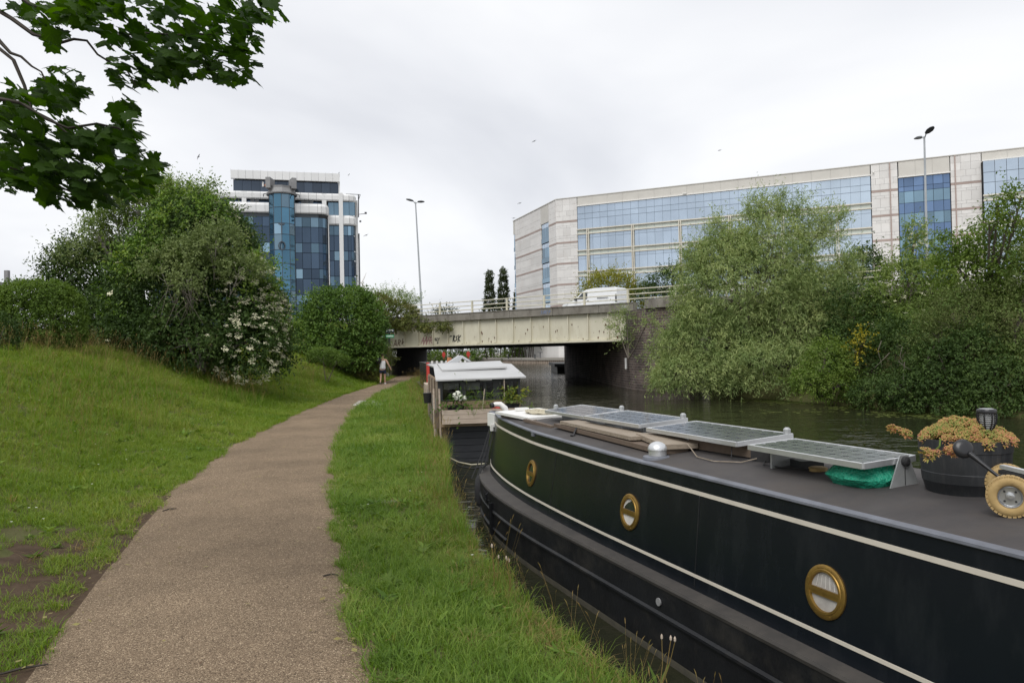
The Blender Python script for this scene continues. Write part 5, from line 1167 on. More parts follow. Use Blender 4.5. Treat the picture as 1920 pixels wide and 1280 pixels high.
b = MB(); ws = [VF.p(w_, d, 4.17 + z + .012) for w_, z, d in ((1.08, 1.12, .2), (1.72, 1.67, .25), (1.72, 1.67, 1.55), (1.08, 1.12, 1.6))]; b.add(ws + [p - Vector((0, 0, .03)) for p in ws], [(0, 1, 2, 3), (7, 6, 5, 4), (0, 4, 5, 1), (1, 5, 6, 2), (2, 6, 7, 3), (3, 7, 4, 0)]); b.build('windscreen', 'car_glass', vn)
b = MB(); b.box(VF.p(1.25, -.12, 4.17 + 1.12), (.12, .18, .2), VF.rz); b.build('mirror', 'lamp_dark', vn)
for w_ in (.85, 3.6):
    for d in (.02, 1.78):
        b = MB(); R = Vector((VF.n.x, VF.n.y, 0)).to_track_quat('Z', 'Y').to_matrix(); c = VF.p(w_, d, 4.17 + .33); b.lathe(c, [(.2, -.09), (.31, -.09), (.33, -.05), (.33, .05), (.31, .09), (.2, .09)], 20, rot=R); wh = b.build('wheel', 'rubber', vn, 40)
        b = MB(); b.lathe(c, [(.19, -.085), (.17, -.095), (.05, -.07), (.05, .07), (.17, .095), (.19, .085)], 14, rot=R); b.build('rim', 'steel', wh, 40)

# ------------------------------------------------------------------ walker
PX = Vector(atz(718, 720.5, .0)); 
pe = thing('person', 'person in white tank top and dark shorts walking away, bag on shoulder', 'person', PX)
def skin(name, pts, edges, mat, parent, sub=2):
    me = bpy.data.meshes.new(name); me.from_pydata([PX + Vector(p[:3]) for p in pts], edges, []); o = bpy.data.objects.new(name + '_rig', me); link(o)
    m1 = o.modifiers.new('s', 'SKIN'); 
    for i, p in enumerate(pts): me.skin_vertices[0].data[i].radius = (p[3], p[4] if len(p) > 4 else p[3])
    me.skin_vertices[0].data[0].use_root = True
    m2 = o.modifiers.new('d', 'SUBSURF'); m2.levels = sub; m2.render_levels = sub
    dg = bpy.context.evaluated_depsgraph_get(); ev = o.evaluated_get(dg); m = bpy.data.meshes.new_from_object(ev); m.name = name
    m.materials.clear(); m.materials.append(MATS[mat]); m.polygons.foreach_set('use_smooth', [True] * len(m.polygons))
    bpy.data.objects.remove(o); q_ = bpy.data.objects.new(name, m); link(q_); return attach(q_, parent)
B = [(0, 0, .94, .15, .11), (0, .01, 1.12, .14, .10), (0, .03, 1.32, .17, .11), (0, .03, 1.45, .09, .07), (0, .04, 1.53, .055), (0, .05, 1.62, .082, .095), (0, .05, 1.71, .08, .09), (0, .04, 1.76, .05),
     (-.10, 0, .86, .09), (-.11, .02, .50, .062), (-.12, -.14, .13, .04), (-.12, -.12, .06, .04), (-.12, .0, .03, .035),
     (.10, 0, .86, .09), (.11, .07, .48, .062), (.11, .10, .10, .04), (.11, .12, .05, .04), (.11, .24, .035, .035),
     (-.20, .03, 1.42, .06), (-.42, .06, 1.33, .048), (-.27, -.05, 1.48, .034), (-.25, -.07, 1.53, .03),
     (.20, .03, 1.42, .06), (.31, .02, 1.18, .048), (.42, .10, .95, .034), (.45, .12, .88, .03)]
Eg = [(0, 1), (1, 2), (2, 3), (3, 4), (4, 5), (5, 6), (6, 7), (0, 8), (8, 9), (9, 10), (10, 11), (11, 12), (0, 13), (13, 14), (14, 15), (15, 16), (16, 17), (2, 18), (18, 19), (19, 20), (20, 21), (2, 22), (22, 23), (23, 24), (24, 25)]
for hand, dirs in ((21, [(.05, .0, .03), (.06, .02, .01), (.06, .0, -.01), (.05, -.01, -.03), (-.01, -.03, .04)]), (25, [(.0, .04, -.08), (.02, .02, -.09), (.03, .0, -.085), (.035, -.02, -.07), (-.03, .03, -.05)])):
    for d in dirs: B.append((B[hand][0] + d[0], B[hand][1] + d[1], B[hand][2] + d[2], .009)); Eg.append((hand, len(B) - 1))
body = skin('body', B, Eg, 'skin', pe)
skin('tank_top', [(0, 0, .84, .20, .15), (0, .005, .98, .185, .14), (0, .01, 1.10, .175, .135), (0, .03, 1.30, .215, .15), (-.12, .03, 1.45, .07, .085), (.12, .03, 1.45, .07, .085)], [(0, 1), (1, 2), (2, 3), (3, 4), (3, 5)], 'tank_white', pe)
skin('shorts', [(0, 0, .95, .185, .145), (-.10, 0, .80, .115), (-.11, .01, .60, .095), (.10, .01, .80, .105), (.11, .04, .60, .095)], [(0, 1), (1, 2), (0, 3), (3, 4)], 'navy', pe)
skin('hair', [(0, .015, 1.61, .105, .10), (0, .035, 1.69, .13, .135), (0, .04, 1.77, .105, .115)], [(0, 1), (1, 2)], 'hair', pe)
for nm, p in (('shoe', (-.12, -.06, .06)), ('shoe', (.11, .18, .045))):
    b = MB(); b.lathe(PX + Vector(p), [(.03, -.13), (.045, -.09), (.042, 0), (.05, .08), (.03, .13)], 10, axis=(0, 1, -.35 if p[0] < 0 else 0)); b.build(nm, 'lamp_dark' if p[0] < 0 else 'tank_white', pe, 60)
bg = thing('shoulder_bag', 'black bag held over the walker\'s left shoulder', 'bag', PX + Vector((-.2, -.1, 1.4)))
rws = [[PX + Vector((-.19, -.13, 1.38)) + Vector((.15 * k * math.cos(a), .10 * k * math.sin(a), z + .25 * .15 * k * math.cos(a))) for a in np.linspace(0, 2 * PI, 15)[:-1]] for z, k in ((-.19, .5), (-.15, .85), (0, 1.05), (.12, .8), (.17, .35))]
b = MB(); b.sheet(rws, closed=True); b.add(rws[0], [tuple(range(14))]); b.add(rws[-1], [tuple(range(14))]); b.build('bag_body', 'black_plastic', bg, 60)
b = MB(); b.tube([PX + Vector(v) for v in ((-.19, -.13, 1.53), (-.22, -.06, 1.56), (-.16, .0, 1.55), (-.10, -.03, 1.5))], .018, 5); b.build('strap', 'black_plastic', bg)

# ------------------------------------------------------------------ leaves, crowns, shrubs
def unit(v): return v / np.maximum(np.linalg.norm(v, axis=-1, keepdims=True), 1e-9)
LEAFCOUNT = 0
def leaf_quads(base, ld, nrm, ln, wd):
    """folded diamond leaves: base points, leaf directions, rough normals, lengths, widths -> verts, quads"""
    side = unit(np.cross(ld, nrm)); nr = np.cross(side, ld)
    ln = ln[:, None]; wd = wd[:, None]
    a = base; m_ = base + ld * ln * .42; tip = base + ld * ln - nr * ln * .14
    V = np.stack([a, m_ + side * wd * .5 + nr * wd * .12, tip, m_ - side * wd * .5 + nr * wd * .12], 1).reshape(-1, 3)
    F_ = np.arange(len(V), dtype=np.int32).reshape(-1, 4); return V, F_
def lumps(d, seed, amt):
    r = np.random.default_rng(seed); o = np.zeros(len(d))
    for fq, a in ((2.2, .5), (4.5, .32), (8, .2)):
        k = r.normal(0, 1, (4, 3)); k = unit(k) * fq; ph = r.random(4) * 6.28
        o += a * np.sin(d @ k.T + ph).sum(1) / 2
    return 1 + amt * o
def crown(lobes, mat, ln, wd, lai=1.6, per=9, droop=.15, spread=4.0, seed=0, rough=.22, shell=.16, upb=.35, name='crown', parent=None, flat=.5, ragged=.5, clip_z=None):
    """lobes: (centre, rx, ry, rz). Twigs start on lumpy shells and carry small leaves"""
    global LEAFCOUNT
    r = np.random.default_rng(seed); Vs = []; n0 = 0
    area = .5 * ln * wd
    C_ = np.array([l[0][:] for l in lobes], float); R_ = np.array([l[1:4] for l in lobes], float)
    for i, (c, rx, ry, rz) in enumerate(lobes):
        surf = 4 * PI * (rx * ry * rz) ** (2 / 3); n = int(lai * surf / area / per) + 4
        d = unit(r.normal(0, 1, (n, 3))); d = d[d[:, 2] > -.75]; n = len(d)
        f_ = lumps(d, seed * 31 + i, rough) * (1 - np.abs(r.normal(0, shell, n)))
        p = np.array(c) + d * np.array([rx, ry, rz]) * f_[:, None]
        keep = np.ones(n, bool)
        for j in range(len(lobes)):
            if j != i: keep &= (((p - C_[j]) / R_[j]) ** 2).sum(1) > .42
        if clip_z is not None: keep &= p[:, 2] > clip_z
        p = p[keep]; d = d[keep]; n = len(p)
        td = unit(d * .75 + np.array([0, 0, upb - droop]) + r.normal(0, .45, (n, 3)))
        tl = ln * spread * (.5 + np.minimum(r.exponential(ragged, n), 1.6))
        k = (np.arange(per) + .5) / per
        base = p[:, None, :] + td[:, None, :] * (tl[:, None] * k[None, :])[:, :, None] + r.normal(0, ln * .25, (n, per, 3))
        base[:, :, 2] -= droop * (tl[:, None] * k[None, :]) ** 1.5 * .6
        ld = unit(td[:, None, :] * .45 + r.normal(0, .6, (n, per, 3)) + np.array([0, 0, -droop * 1.4]))
        nr = unit(np.array([0, 0, 1.0]) * flat + d[:, None, :] * .5 + r.normal(0, .45, (n, per, 3)))
        base = base.reshape(-1, 3); ld = ld.reshape(-1, 3); nr = nr.reshape(-1, 3); m_ = len(base)
        V, _ = leaf_quads(base, ld, nr, ln * r.uniform(.65, 1.25, m_), wd * r.uniform(.7, 1.2, m_)); Vs.append(V)
    V = np.concatenate(Vs); F_ = np.arange(len(V), dtype=np.int32).reshape(-1, 4); LEAFCOUNT += len(F_)
    o = bpy.data.objects.new(name, npmesh(name, V, F_, mat)); link(o)
    if parent: attach(o, parent)
    return o
def lobe(px, py, rw, rh, D, dz=1.0):
    c = at(px, py, D); return (c, rw * D / FPX, max(rw, rh) * .5 * D / FPX * 1.6 * dz if rw < rh else rw * D / FPX * .9 * dz, rh * D / FPX)
def limbs(parent, base, lobes, mat='bark', r0=.12, seed=0, twigs=5, name='trunk', reach=.8):
    rg = random.Random(seed); b = MB(); base = Vector(base)
    for c, rx, ry, rz in lobes:
        c = Vector(c); m_ = base.lerp(c, .5) + Vector((rg.uniform(-.2, .2) * rx, rg.uniform(-.2, .2) * ry, rg.uniform(0, .2) * rz))
        b.tube([base, base.lerp(m_, .5) + Vector((rg.uniform(-.1, .1), rg.uniform(-.1, .1), 0)) * rx, m_, c], [r0, r0 * .75, r0 * .5, r0 * .28], 6)
        for k in range(twigs):
            d = Vector((rg.gauss(0, 1), rg.gauss(0, 1), rg.gauss(.35, .8))).normalized(); e_ = c + Vector((d.x * rx, d.y * ry, d.z * rz)) * reach * rg.uniform(.8, 1.15)
            s_ = m_.lerp(c, rg.uniform(.3, 1)); q = s_.lerp(e_, .5) + Vector((rg.uniform(-.15, .15), rg.uniform(-.15, .15), rg.uniform(-.05, .2))) * rx
            b.tube([s_, q, e_], [r0 * .25, r0 * .16, r0 * .05], 5)
    return b.build(name, mat, parent, 60)
def plant(name, label, cat, base, lobes, mat, ln, wd, group=None, bark='bark', r0=.1, twigs=4, seed=0, **k):
    t = thing(name, label, cat, base, group); limbs(t, base, lobes, bark, r0, seed, twigs)
    crown(lobes, mat, ln, wd, seed=seed, parent=t, name='crown' if 'tree' in name else 'foliage', **k); return t
def gz(px, D):
    x = at(px, 660, D).x; return Vector((x, D, float(landz(x, D)) - .05))

# flower heads of elder: flat creamy plates
def umbel_mesh(seed):
    rg = random.Random(seed); b = MB(); 
    for k in range(34):
        a = rg.random() * 6.28; r = math.sqrt(rg.random()); p = Vector((r * math.cos(a), r * math.sin(a), .16 * (1 - r * r) + rg.uniform(-.06, .06))); s_ = rg.uniform(.12, .22)
        u = Vector((math.cos(a * 3), math.sin(a * 3), rg.uniform(-.3, .3))) * s_; v = Vector((-math.sin(a * 3), math.cos(a * 3), rg.uniform(-.3, .3))) * s_
        b.add([p - u, p - v, p + u, p + v], [(0, 1, 2, 3)])
    for k in range(5): a = k * 1.256; b.bar((0, 0, -.45), (.7 * math.cos(a), .7 * math.sin(a), -.02), .03, .03)
    return b.mesh('flower_head', 'umbel')
UMB = [umbel_mesh(k) for k in range(3)]
def umbels(parent, lobes, n, size, seed, facing=(0, -1, .3), only=None):
    rg = random.Random(seed); fc = Vector(facing).normalized(); done = 0; tries = 0
    while done < n and tries < n * 60:
        tries += 1; c, rx, ry, rz = rg.choice(lobes); d = Vector((rg.gauss(0, 1), rg.gauss(0, 1), rg.gauss(0, 1))).normalized()
        if d.dot(fc) < .05: continue
        p = Vector(c) + Vector((d.x * rx, d.y * ry, d.z * rz)) * rg.uniform(1.02, 1.2)
        if only and not only(p): continue
        if any(sum(((p[q] - l[0][q]) / l[q + 1]) ** 2 for q in range(3)) < .95 for l in lobes): continue
        o = bpy.data.objects.new('flower_head', rg.choice(UMB)); link(o); s_ = size * rg.uniform(.6, 1.2)
        ax = (d * .8 + Vector((0, 0, .9)) + Vector((rg.gauss(0, .25), rg.gauss(0, .25), 0))).normalized()
        o.matrix_basis = Matrix.Translation(p) @ ax.to_track_quat('Z', 'Y').to_matrix().to_4x4() @ Matrix.Diagonal((s_, s_, s_, 1)); attach(o, parent); done += 1

# ---- left bank
E1 = [lobe(*v) for v in ((366, 460, 90, 76, 26.5), (300, 560, 95, 95, 25.5), (418, 570, 92, 98, 26), (462, 640, 70, 75, 25.2), (370, 630, 100, 65, 25), (330, 470, 70, 60, 27), (412, 452, 52, 46, 27), (502, 600, 36, 62, 26), (250, 630, 60, 45, 25.5))]
el = plant('elder_bush', 'big elder bush studded with cream flower heads on the grassy bank', 'bush', gz(385, 26.5), E1, 'leaf_shade', .125, .060, bark='bark_grey', r0=.14, twigs=3, seed=3, lai=2.3, rough=.26)  # dark copy of the elder leaf: shade low in the bush put into its colour
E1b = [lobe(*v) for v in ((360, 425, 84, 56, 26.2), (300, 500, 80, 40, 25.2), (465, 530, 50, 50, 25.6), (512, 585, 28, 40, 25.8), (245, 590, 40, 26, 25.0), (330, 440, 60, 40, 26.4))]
crown(E1b, 'leaf_elder', .125, .060, lai=1.0, seed=33, parent=el, name='pale_tops', rough=.3)  # lighter leaf layer: lit bush tops painted by leaf colour
umbels(el, E1b, 120, .115, 8, facing=(.75, -.8, .3), only=lambda p: p.x / p.y > -.385)
umbels(el, E1, 235, .125, 5, facing=(.55, -1, .0), only=lambda p: p.x / p.y > -.40)
umbels(el, E1, 40, .10, 6, facing=(.2, -.7, .6))
umbels(el, E1, 110, .115, 7, facing=(.9, -.6, .25), only=lambda p: p.x / p.y > -.37)
E2 = [lobe(*v) for v in ((260, 365, 75, 45, 27.5), (215, 410, 45, 22, 27.5), (330, 375, 45, 32, 27.5), (180, 430, 25, 12, 27.4), (380, 395, 50, 35, 28))]
t_ = plant('pale_shrub', 'thin pale green shrub with bare twigs rising behind the elder', 'bush', gz(290, 28), E2, 'leaf_elder_light', .11, .05, bark='bark_grey', r0=.07, twigs=16, seed=4, lai=1.7, rough=.35, shell=.35)
b = MB(); rg = random.Random(9); p0 = at(352, 395, 27.3)
b.tube([p0, at(372, 362, 27), at(395, 345, 26.8)], [.03, .02, .01], 5)
b.build('stem', 'bark_grey', t_); crown([(at(388, 348, 26.9), .28, .28, .13), (at(362, 362, 27), .22, .2, .1)], 'leaf_elder_light', .11, .05, lai=1.5, per=5, seed=44, parent=t_, name='sprig')
E3 = [lobe(*v) for v in ((405, 448, 44, 22, 24.3), (345, 480, 36, 30, 24.0), (300, 500, 30, 18, 23.9), (350, 525, 26, 24, 23.5), (452, 505, 38, 18, 24.5))]
t_ = plant('willow_shrub', 'olive grey shrub tangled through the top of the flowering elder', 'bush', gz(380, 25.2), E3, 'leaf_olive', .10, .048, bark='bark_grey', r0=.05, twigs=6, seed=6, lai=1.7)
b = MB()
for k in range(12):
    s_ = at(365 + rg.uniform(-60, 50), 535 + rg.uniform(-20, 30), 24.0); e_ = at(rg.uniform(290, 425), rg.uniform(560, 625), 23.5 + rg.uniform(-.5, .5)); b.tube([s_, s_.lerp(e_, .4) + Vector((0, 0, .25)), s_.lerp(e_, .75) + Vector((0, 0, .12)), e_], [.012, .009, .006, .003], 5)
    e2 = s_.lerp(e_, .6) + Vector((rg.uniform(-.5, .5), rg.uniform(-.2, .1), -rg.uniform(.1, .4))); b.tube([s_.lerp(e_, .5) + Vector((0, 0, .18)), e2], [.008, .003], 4)
b.build('bare_branches', 'bark', t_)
E4 = [lobe(*v) for v in ((175, 530, 70, 70, 29), (150, 600, 75, 75, 29), (215, 600, 50, 80, 28), (230, 500, 60, 40, 29), (130, 500, 30, 25, 29))]
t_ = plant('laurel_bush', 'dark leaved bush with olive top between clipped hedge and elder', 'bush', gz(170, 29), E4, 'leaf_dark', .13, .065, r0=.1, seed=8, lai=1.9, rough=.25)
crown([lobe(*v) for v in ((190, 480, 65, 28, 28.6), (120, 492, 26, 14, 28.6), (230, 470, 30, 24, 28.6))], 'leaf_olive', .13, .06, seed=81, parent=t_, name='pale_tops', lai=1.1, rough=.3)  # olive leaves laid over the top of the dark bush
E5 = [lobe(*v) for v in ((40, 600, 70, 74, 21), (105, 600, 48, 68, 21), (-60, 610, 80, 80, 21.5), (70, 560, 60, 32, 21))]
plant('clipped_hedge', 'dense rounded hedge at the left edge above the grass', 'hedge', gz(40, 21), E5, 'leaf_hedge', .075, .036, r0=.06, seed=10, lai=2.0, rough=.06, shell=.08, spread=2.2, ragged=.25)
E6 = [lobe(*v) for v in ((0, 632, 28, 42, 18.2), (-60, 640, 50, 50, 18.5))]
plant('dark_hedge', 'low dark hedge cut by the left edge in front of the rounded one', 'hedge', gz(0, 18.4), E6, 'leaf_dark', .075, .04, r0=.05, seed=12, lai=1.6, rough=.10, shell=.1, spread=2.4)
E7 = [lobe(*v) for v in ((640, 618, 66, 62, 44), (596, 632, 42, 45, 43.5), (688, 640, 34, 38, 43.5), (655, 572, 46, 34, 44.5), (610, 585, 36, 36, 44), (690, 600, 30, 34, 44), (625, 655, 40, 28, 42.5), (675, 672, 30, 20, 43))]
plant('round_tree', 'dense dome shaped evergreen tree beside the bridge end', 'tree', gz(642, 44), E7, 'leaf_round', .17, .09, r0=.16, seed=14, lai=2.1, rough=.2, shell=.12, flat=.8, ragged=.25)
E8 = [lobe(*v) for v in ((606, 667, 30, 15, 36.5), (632, 676, 22, 12, 36.5))]
plant('clipped_mound', 'low clipped shrub mound on the grass slope below the dome tree', 'shrub', gz(612, 36.5), E8, 'leaf_hedge', .07, .035, r0=.04, seed=16, lai=1.6, rough=.05, shell=.06, spread=1.8, ragged=.2)
E9 = [lobe(*v) for v in ((668, 680, 34, 24, 45), (700, 690, 30, 18, 45.5), (648, 665, 30, 24, 44), (712, 668, 20, 20, 47), (690, 700, 25, 12, 44))]
plant('bank_shrub', 'loose dull green shrubs spreading down the slope beside the walker', 'shrub', gz(680, 45.5), E9, 'leaf_ivy', .10, .045, r0=.05, seed=18, lai=1.3, rough=.25)
I1 = [lobe(*v) for v in ((745, 588, 42, 26, 55.8), (712, 576, 32, 24, 55), (775, 608, 40, 14, 55.4), (812, 614, 28, 8, 53.8), (728, 612, 18, 14, 55.6), (836, 613, 12, 7, 53.0), (770, 586, 14, 14, 56))]
iv = plant('ivy', 'ivy and brambles tumbling over the left end of the bridge', 'ivy', (at(735, 600, 57).x, 57.6, 3.9), I1, 'leaf_ivy', .13, .07, r0=.05, seed=20, lai=1.5, rough=.25, droop=.3, twigs=8, spread=2.4, ragged=.3)
I2 = [lobe(*v) for v in ((706, 562, 28, 14, 59), (740, 560, 24, 12, 59.5), (765, 566, 18, 9, 59), (690, 568, 18, 12, 58))]
plant('roadside_shrub', 'feathery shrubs growing above the ivy at the bridge end', 'shrub', (at(725, 590, 60).x, 60, 3.9), I2, 'leaf_elder_light', .16, .045, r0=.04, seed=22, lai=.9, rough=.35, upb=.8, twigs=8)

# ---- right bank
W1 = [lobe(*v) for v in ((1400, 560, 120, 110, 36), (1335, 640, 84, 82, 35.5), (1470, 610, 110, 110, 36), (1365, 490, 62, 62, 36.5), (1445, 455, 58, 62, 36.5), (1268, 660, 32, 46, 36.2), (1290, 700, 75, 36, 35), (1420, 690, 130, 44, 34.3), (1530, 560, 55, 70, 36.5), (1262, 708, 30, 24, 35.4), (1520, 690, 55, 45, 33.5))]
wl = plant('willow_tree', 'huge bushy willow overhanging the water beside the brick abutment', 'tree', (at(1400, 700, 37).x, 37, .6), W1, 'leaf_willow', .20, .040, r0=.22, twigs=6, seed=24, lai=1.55, per=12, droop=.35, spread=3.0, rough=.28, shell=.2, ragged=.5, clip_z=-.6)
W2 = [lobe(*v) for v in ((1410, 400, 14, 28, 36.5), (1440, 392, 16, 24, 36.5), (1345, 435, 20, 28, 36.3), (1300, 490, 26, 32, 36), (1540, 440, 34, 50, 36.5), (1500, 400, 14, 26, 36.5), (1575, 410, 18, 14, 36.5), (1590, 510, 26, 40, 36.4), (1466, 378, 10, 14, 36.5), (1222, 672, 10, 14, 36.6))]
crown(W2, 'leaf_willow', .19, .036, lai=1.0, per=12, droop=.1, upb=.9, spread=3.6, rough=.35, shell=.4, ragged=.5, seed=25, parent=wl, name='sprays')
limbs(wl, at(1440, 520, 36.4), W2, 'bark', .05, 26, 6, 'branch')
S1 = [lobe(*v) for v in ((1158, 606, 17, 18, 43.6), (1170, 632, 11, 18, 43.4), (1176, 590, 13, 10, 43.2), (1216, 600, 15, 16, 40.2))]
plant('buddleia', 'straggly self sown bush growing out of the brick abutment', 'bush', (at(1178, 655, 43).x, 42.9, 1.2), S1, 'leaf_willow', .15, .045, r0=.05, twigs=7, seed=28, lai=.75, rough=.35, shell=.35)
def rb(name, label, cat, ls, mat, ln, wd, seed, **k):
    L_ = [lobe(*v) for v in ls]; c = L_[0][0]; zb = min(l[0].z - l[3] * .9 for l in L_); return plant(name, label, cat, (c.x, c.y + .6, max(zb, -.5)), L_, mat, ln, wd, seed=seed, **k), L_
t_, L_ = rb('elder_bush', 'elder with pale flower heads and a tall spike right of the willow', 'bush', ((1690, 540, 55, 55, 33), (1660, 590, 50, 55, 33), (1725, 480, 26, 34, 33.5), (1716, 440, 13, 26, 33.5), (1750, 540, 45, 50, 33), (1700, 620, 60, 45, 32)), 'leaf_elder_light', .13, .06, 30, lai=1.3, rough=.32)
umbels(t_, L_, 60, .11, 31, facing=(-.1, -1, .4))
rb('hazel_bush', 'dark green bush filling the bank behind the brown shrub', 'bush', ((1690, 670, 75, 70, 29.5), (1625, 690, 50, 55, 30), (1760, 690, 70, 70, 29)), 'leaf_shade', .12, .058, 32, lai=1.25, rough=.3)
rb('hawthorn', 'bright green hawthorn arching over the waterline at the willow edge', 'bush', ((1545, 690, 40, 40, 29.5), (1515, 715, 32, 22, 29), (1570, 725, 34, 26, 29), (1550, 655, 24, 20, 29.8)), 'leaf_bright', .10, .055, 34, lai=1.4, rough=.28, droop=.4)
rb('yellow_shrub', 'small shrub with golden yellow leaves between willow and brown shrub', 'shrub', ((1622, 640, 15, 22, 29.2), (1605, 660, 12, 12, 29.2)), 'leaf_gold', .11, .06, 36, lai=.55, rough=.4, shell=.45)
t_, L_ = rb('tamarisk', 'brownish half bare shrub with twiggy middle on the right bank', 'shrub', ((1800, 600, 62, 55, 27), (1760, 640, 45, 45, 26.8), (1840, 640, 50, 50, 27), (1830, 560, 40, 30, 27.2)), 'leaf_brown', .10, .03, 38, lai=1.05, rough=.35, shell=.3, bark='bark', twigs=8)
b = MB()
for k in range(14):
    s_ = at(rg.uniform(1650, 1850), rg.uniform(630, 680), 26.2); e_ = s_ + Vector((rg.uniform(-.7, .7), rg.uniform(-.4, .1), -rg.uniform(.5, 1.5))); b.tube([s_, s_.lerp(e_, .5) + Vector((rg.uniform(-.2, .2), 0, .1)), e_], [.014, .010, .004], 5)
b.build('bare_branches', 'bark', t_)
rb('bramble_thicket', 'dark bramble thicket touching the water at the right bank', 'shrub', ((1720, 735, 75, 34, 26.5), (1800, 730, 70, 45, 25.5), (1650, 735, 50, 28, 27.5), (1880, 730, 70, 55, 24.3), (1840, 760, 60, 24, 24.2), (1930, 770, 60, 26, 23.3), (1750, 760, 60, 18, 25.4)), 'leaf_dark', .11, .06, 40, lai=1.5, rough=.3, droop=.4, clip_z=-.6)
rb('field_maple', 'leafy green tree at the right edge reaching toward the stone bay', 'tree', ((1870, 470, 62, 50, 27.5), (1805, 510, 50, 42, 28), (1900, 540, 60, 60, 27), (1780, 470, 26, 30, 28.5), (1895, 400, 26, 26, 26), (1872, 385, 14, 14, 26), (1855, 420, 22, 14, 26.2), (1915, 370, 16, 18, 25.8)), 'leaf_bright', .13, .07, 42, lai=1.2, rough=.36, shell=.22)
rb('copper_shrub', 'olive brown shrub cut by the right edge above the brambles', 'shrub', ((1905, 620, 60, 70, 25.8), (1940, 520, 40, 60, 25.5), (1910, 700, 60, 50, 25)), 'leaf_brown', .11, .05, 44, lai=1.15, rough=.3)
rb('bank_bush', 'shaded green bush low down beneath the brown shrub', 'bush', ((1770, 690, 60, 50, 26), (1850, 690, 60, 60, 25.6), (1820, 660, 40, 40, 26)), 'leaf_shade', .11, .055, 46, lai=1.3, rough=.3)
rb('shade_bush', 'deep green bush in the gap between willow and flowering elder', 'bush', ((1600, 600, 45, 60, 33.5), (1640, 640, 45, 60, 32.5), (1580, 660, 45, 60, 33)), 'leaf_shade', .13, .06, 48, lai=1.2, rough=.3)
# ---- beyond the road
def ftree(name, label, ls, mat, ln, wd, seed, base, **k): 
    L_ = [lobe(*v) for v in ls]; return plant(name, label, 'tree', base, L_, mat, ln, wd, seed=seed, **k)
ftree('willow_tree', 'yellow green tree behind the white van', ((1145, 548, 48, 32, 96), (1110, 562, 24, 20, 96), (1185, 560, 30, 26, 96), (1140, 526, 26, 14, 96)), 'leaf_yellow', .30, .12, 50, (at(1145, 600, 96).x, 96, .3), lai=1.2, r0=.25, rough=.3, group=None)
ftree('pine_tree', 'dark tree behind the rails between yellow tree and willow', ((1252, 535, 32, 26, 92), (1222, 550, 24, 18, 92), (1262, 515, 14, 14, 92), (1280, 560, 30, 20, 92)), 'leaf_dark', .30, .12, 52, (at(1250, 600, 92).x, 92, .3), lai=1.4, r0=.25, rough=.35)
ftree('pine_tree', 'dark tree in front of the stone pier right of the willow', ((1612, 500, 32, 22, 64), (1600, 525, 36, 24, 64), (1618, 478, 14, 14, 64), (1640, 505, 16, 14, 64)), 'leaf_dark', .24, .11, 54, (at(1610, 600, 66).x, 66, .3), lai=1.4, r0=.2, rough=.35)
for px_, py_, rw, rh, D, lb in ((918, 552, 12.5, 40, 195, 'leftmost tall narrow poplar beyond the bridge'), (944, 550, 13, 42, 192, 'tall poplar standing second from the left beyond the bridge'), (970, 572, 9, 26, 200, 'poplar half hidden by the corner of the office block')):
    c = at(px_, py_, D); L_ = []
    for k in range(5): u = k / 4; L_.append((at(px_, py_ + rh * (1 - 2 * u) * .78, D), rw * D / FPX * (.88 - .5 * u), rw * D / FPX * .8, rh * D / FPX * .32))
    t_ = thing('poplar_tree', lb, 'tree', (c.x, D, .3), 'poplars beyond the bridge'); b = MB(); b.tube([(c.x, D, .3), at(px_, py_, D)], [.4, .15], 6); b.build('trunk', 'bark_dark', t_); crown(L_, 'leaf_poplar', .55, .28, lai=2.3, per=7, seed=int(px_), parent=t_, rough=.10, upb=1.0, spread=1.3, ragged=.2, shell=.1)
ftree('lime_tree', 'small round treetop showing over the bridge rails left of the poplars', ((835, 588, 16, 8, 215), (820, 592, 10, 6, 215)), 'leaf_poplar', .6, .3, 60, (at(835, 620, 215).x, 215, .3), lai=1.4, r0=.3)
QT = ['quay tree at the left end of the row, just clear of the underpass wall', 'slim quay tree left of the left red lifebuoy', 'slim quay tree just right of the left red lifebuoy', 'quay tree just left of the right red lifebuoy', 'quay tree just right of the right red lifebuoy', 'quay tree standing above the dark shrubs right of the lifebuoys', 'quay tree midway between right lifebuoy and pale wall', 'forked quay tree left of the bright shrub', 'forked quay tree growing out of the bright shrub', 'forked dark trunk left of two before the pale office wall', 'forked dark trunk right of two before the pale office wall']
# trees and planting on the far quay seen under the girder
rg = random.Random(21); bark_t = None
for k, (px_, D) in enumerate(((806, 205), (826, 196), (846, 190), (866, 186), (890, 180), (912, 174), (938, 168), (960, 162), (972, 160), (986, 156), (994, 155))):
    c = at(px_, 640, D); t_ = thing('quay_tree', QT[k], 'tree', (c.x, D, .3), 'trees along the far quay')
    b = MB(); x = c.x; n_ = 2 if k > 6 else 1
    for q in range(n_): b.tube([(x + q * .5, D, .3), (x + q * .8 + rg.uniform(-.3, .3), D, 3), (x + rg.uniform(-.6, .6), D, 6.5)], [.16, .12, .05], 6)
    b.build('trunk', 'bark_dark', t_)
    crown([((x, D, 6.2), 2.6, 2.4, 2.6)] + ([((x + 1, D + 1, 4.2), 2, 2, 1.8)] if k < 8 else []), 'leaf_poplar', .5, .28, lai=1.0, per=7, seed=600 + k, parent=t_, rough=.25)
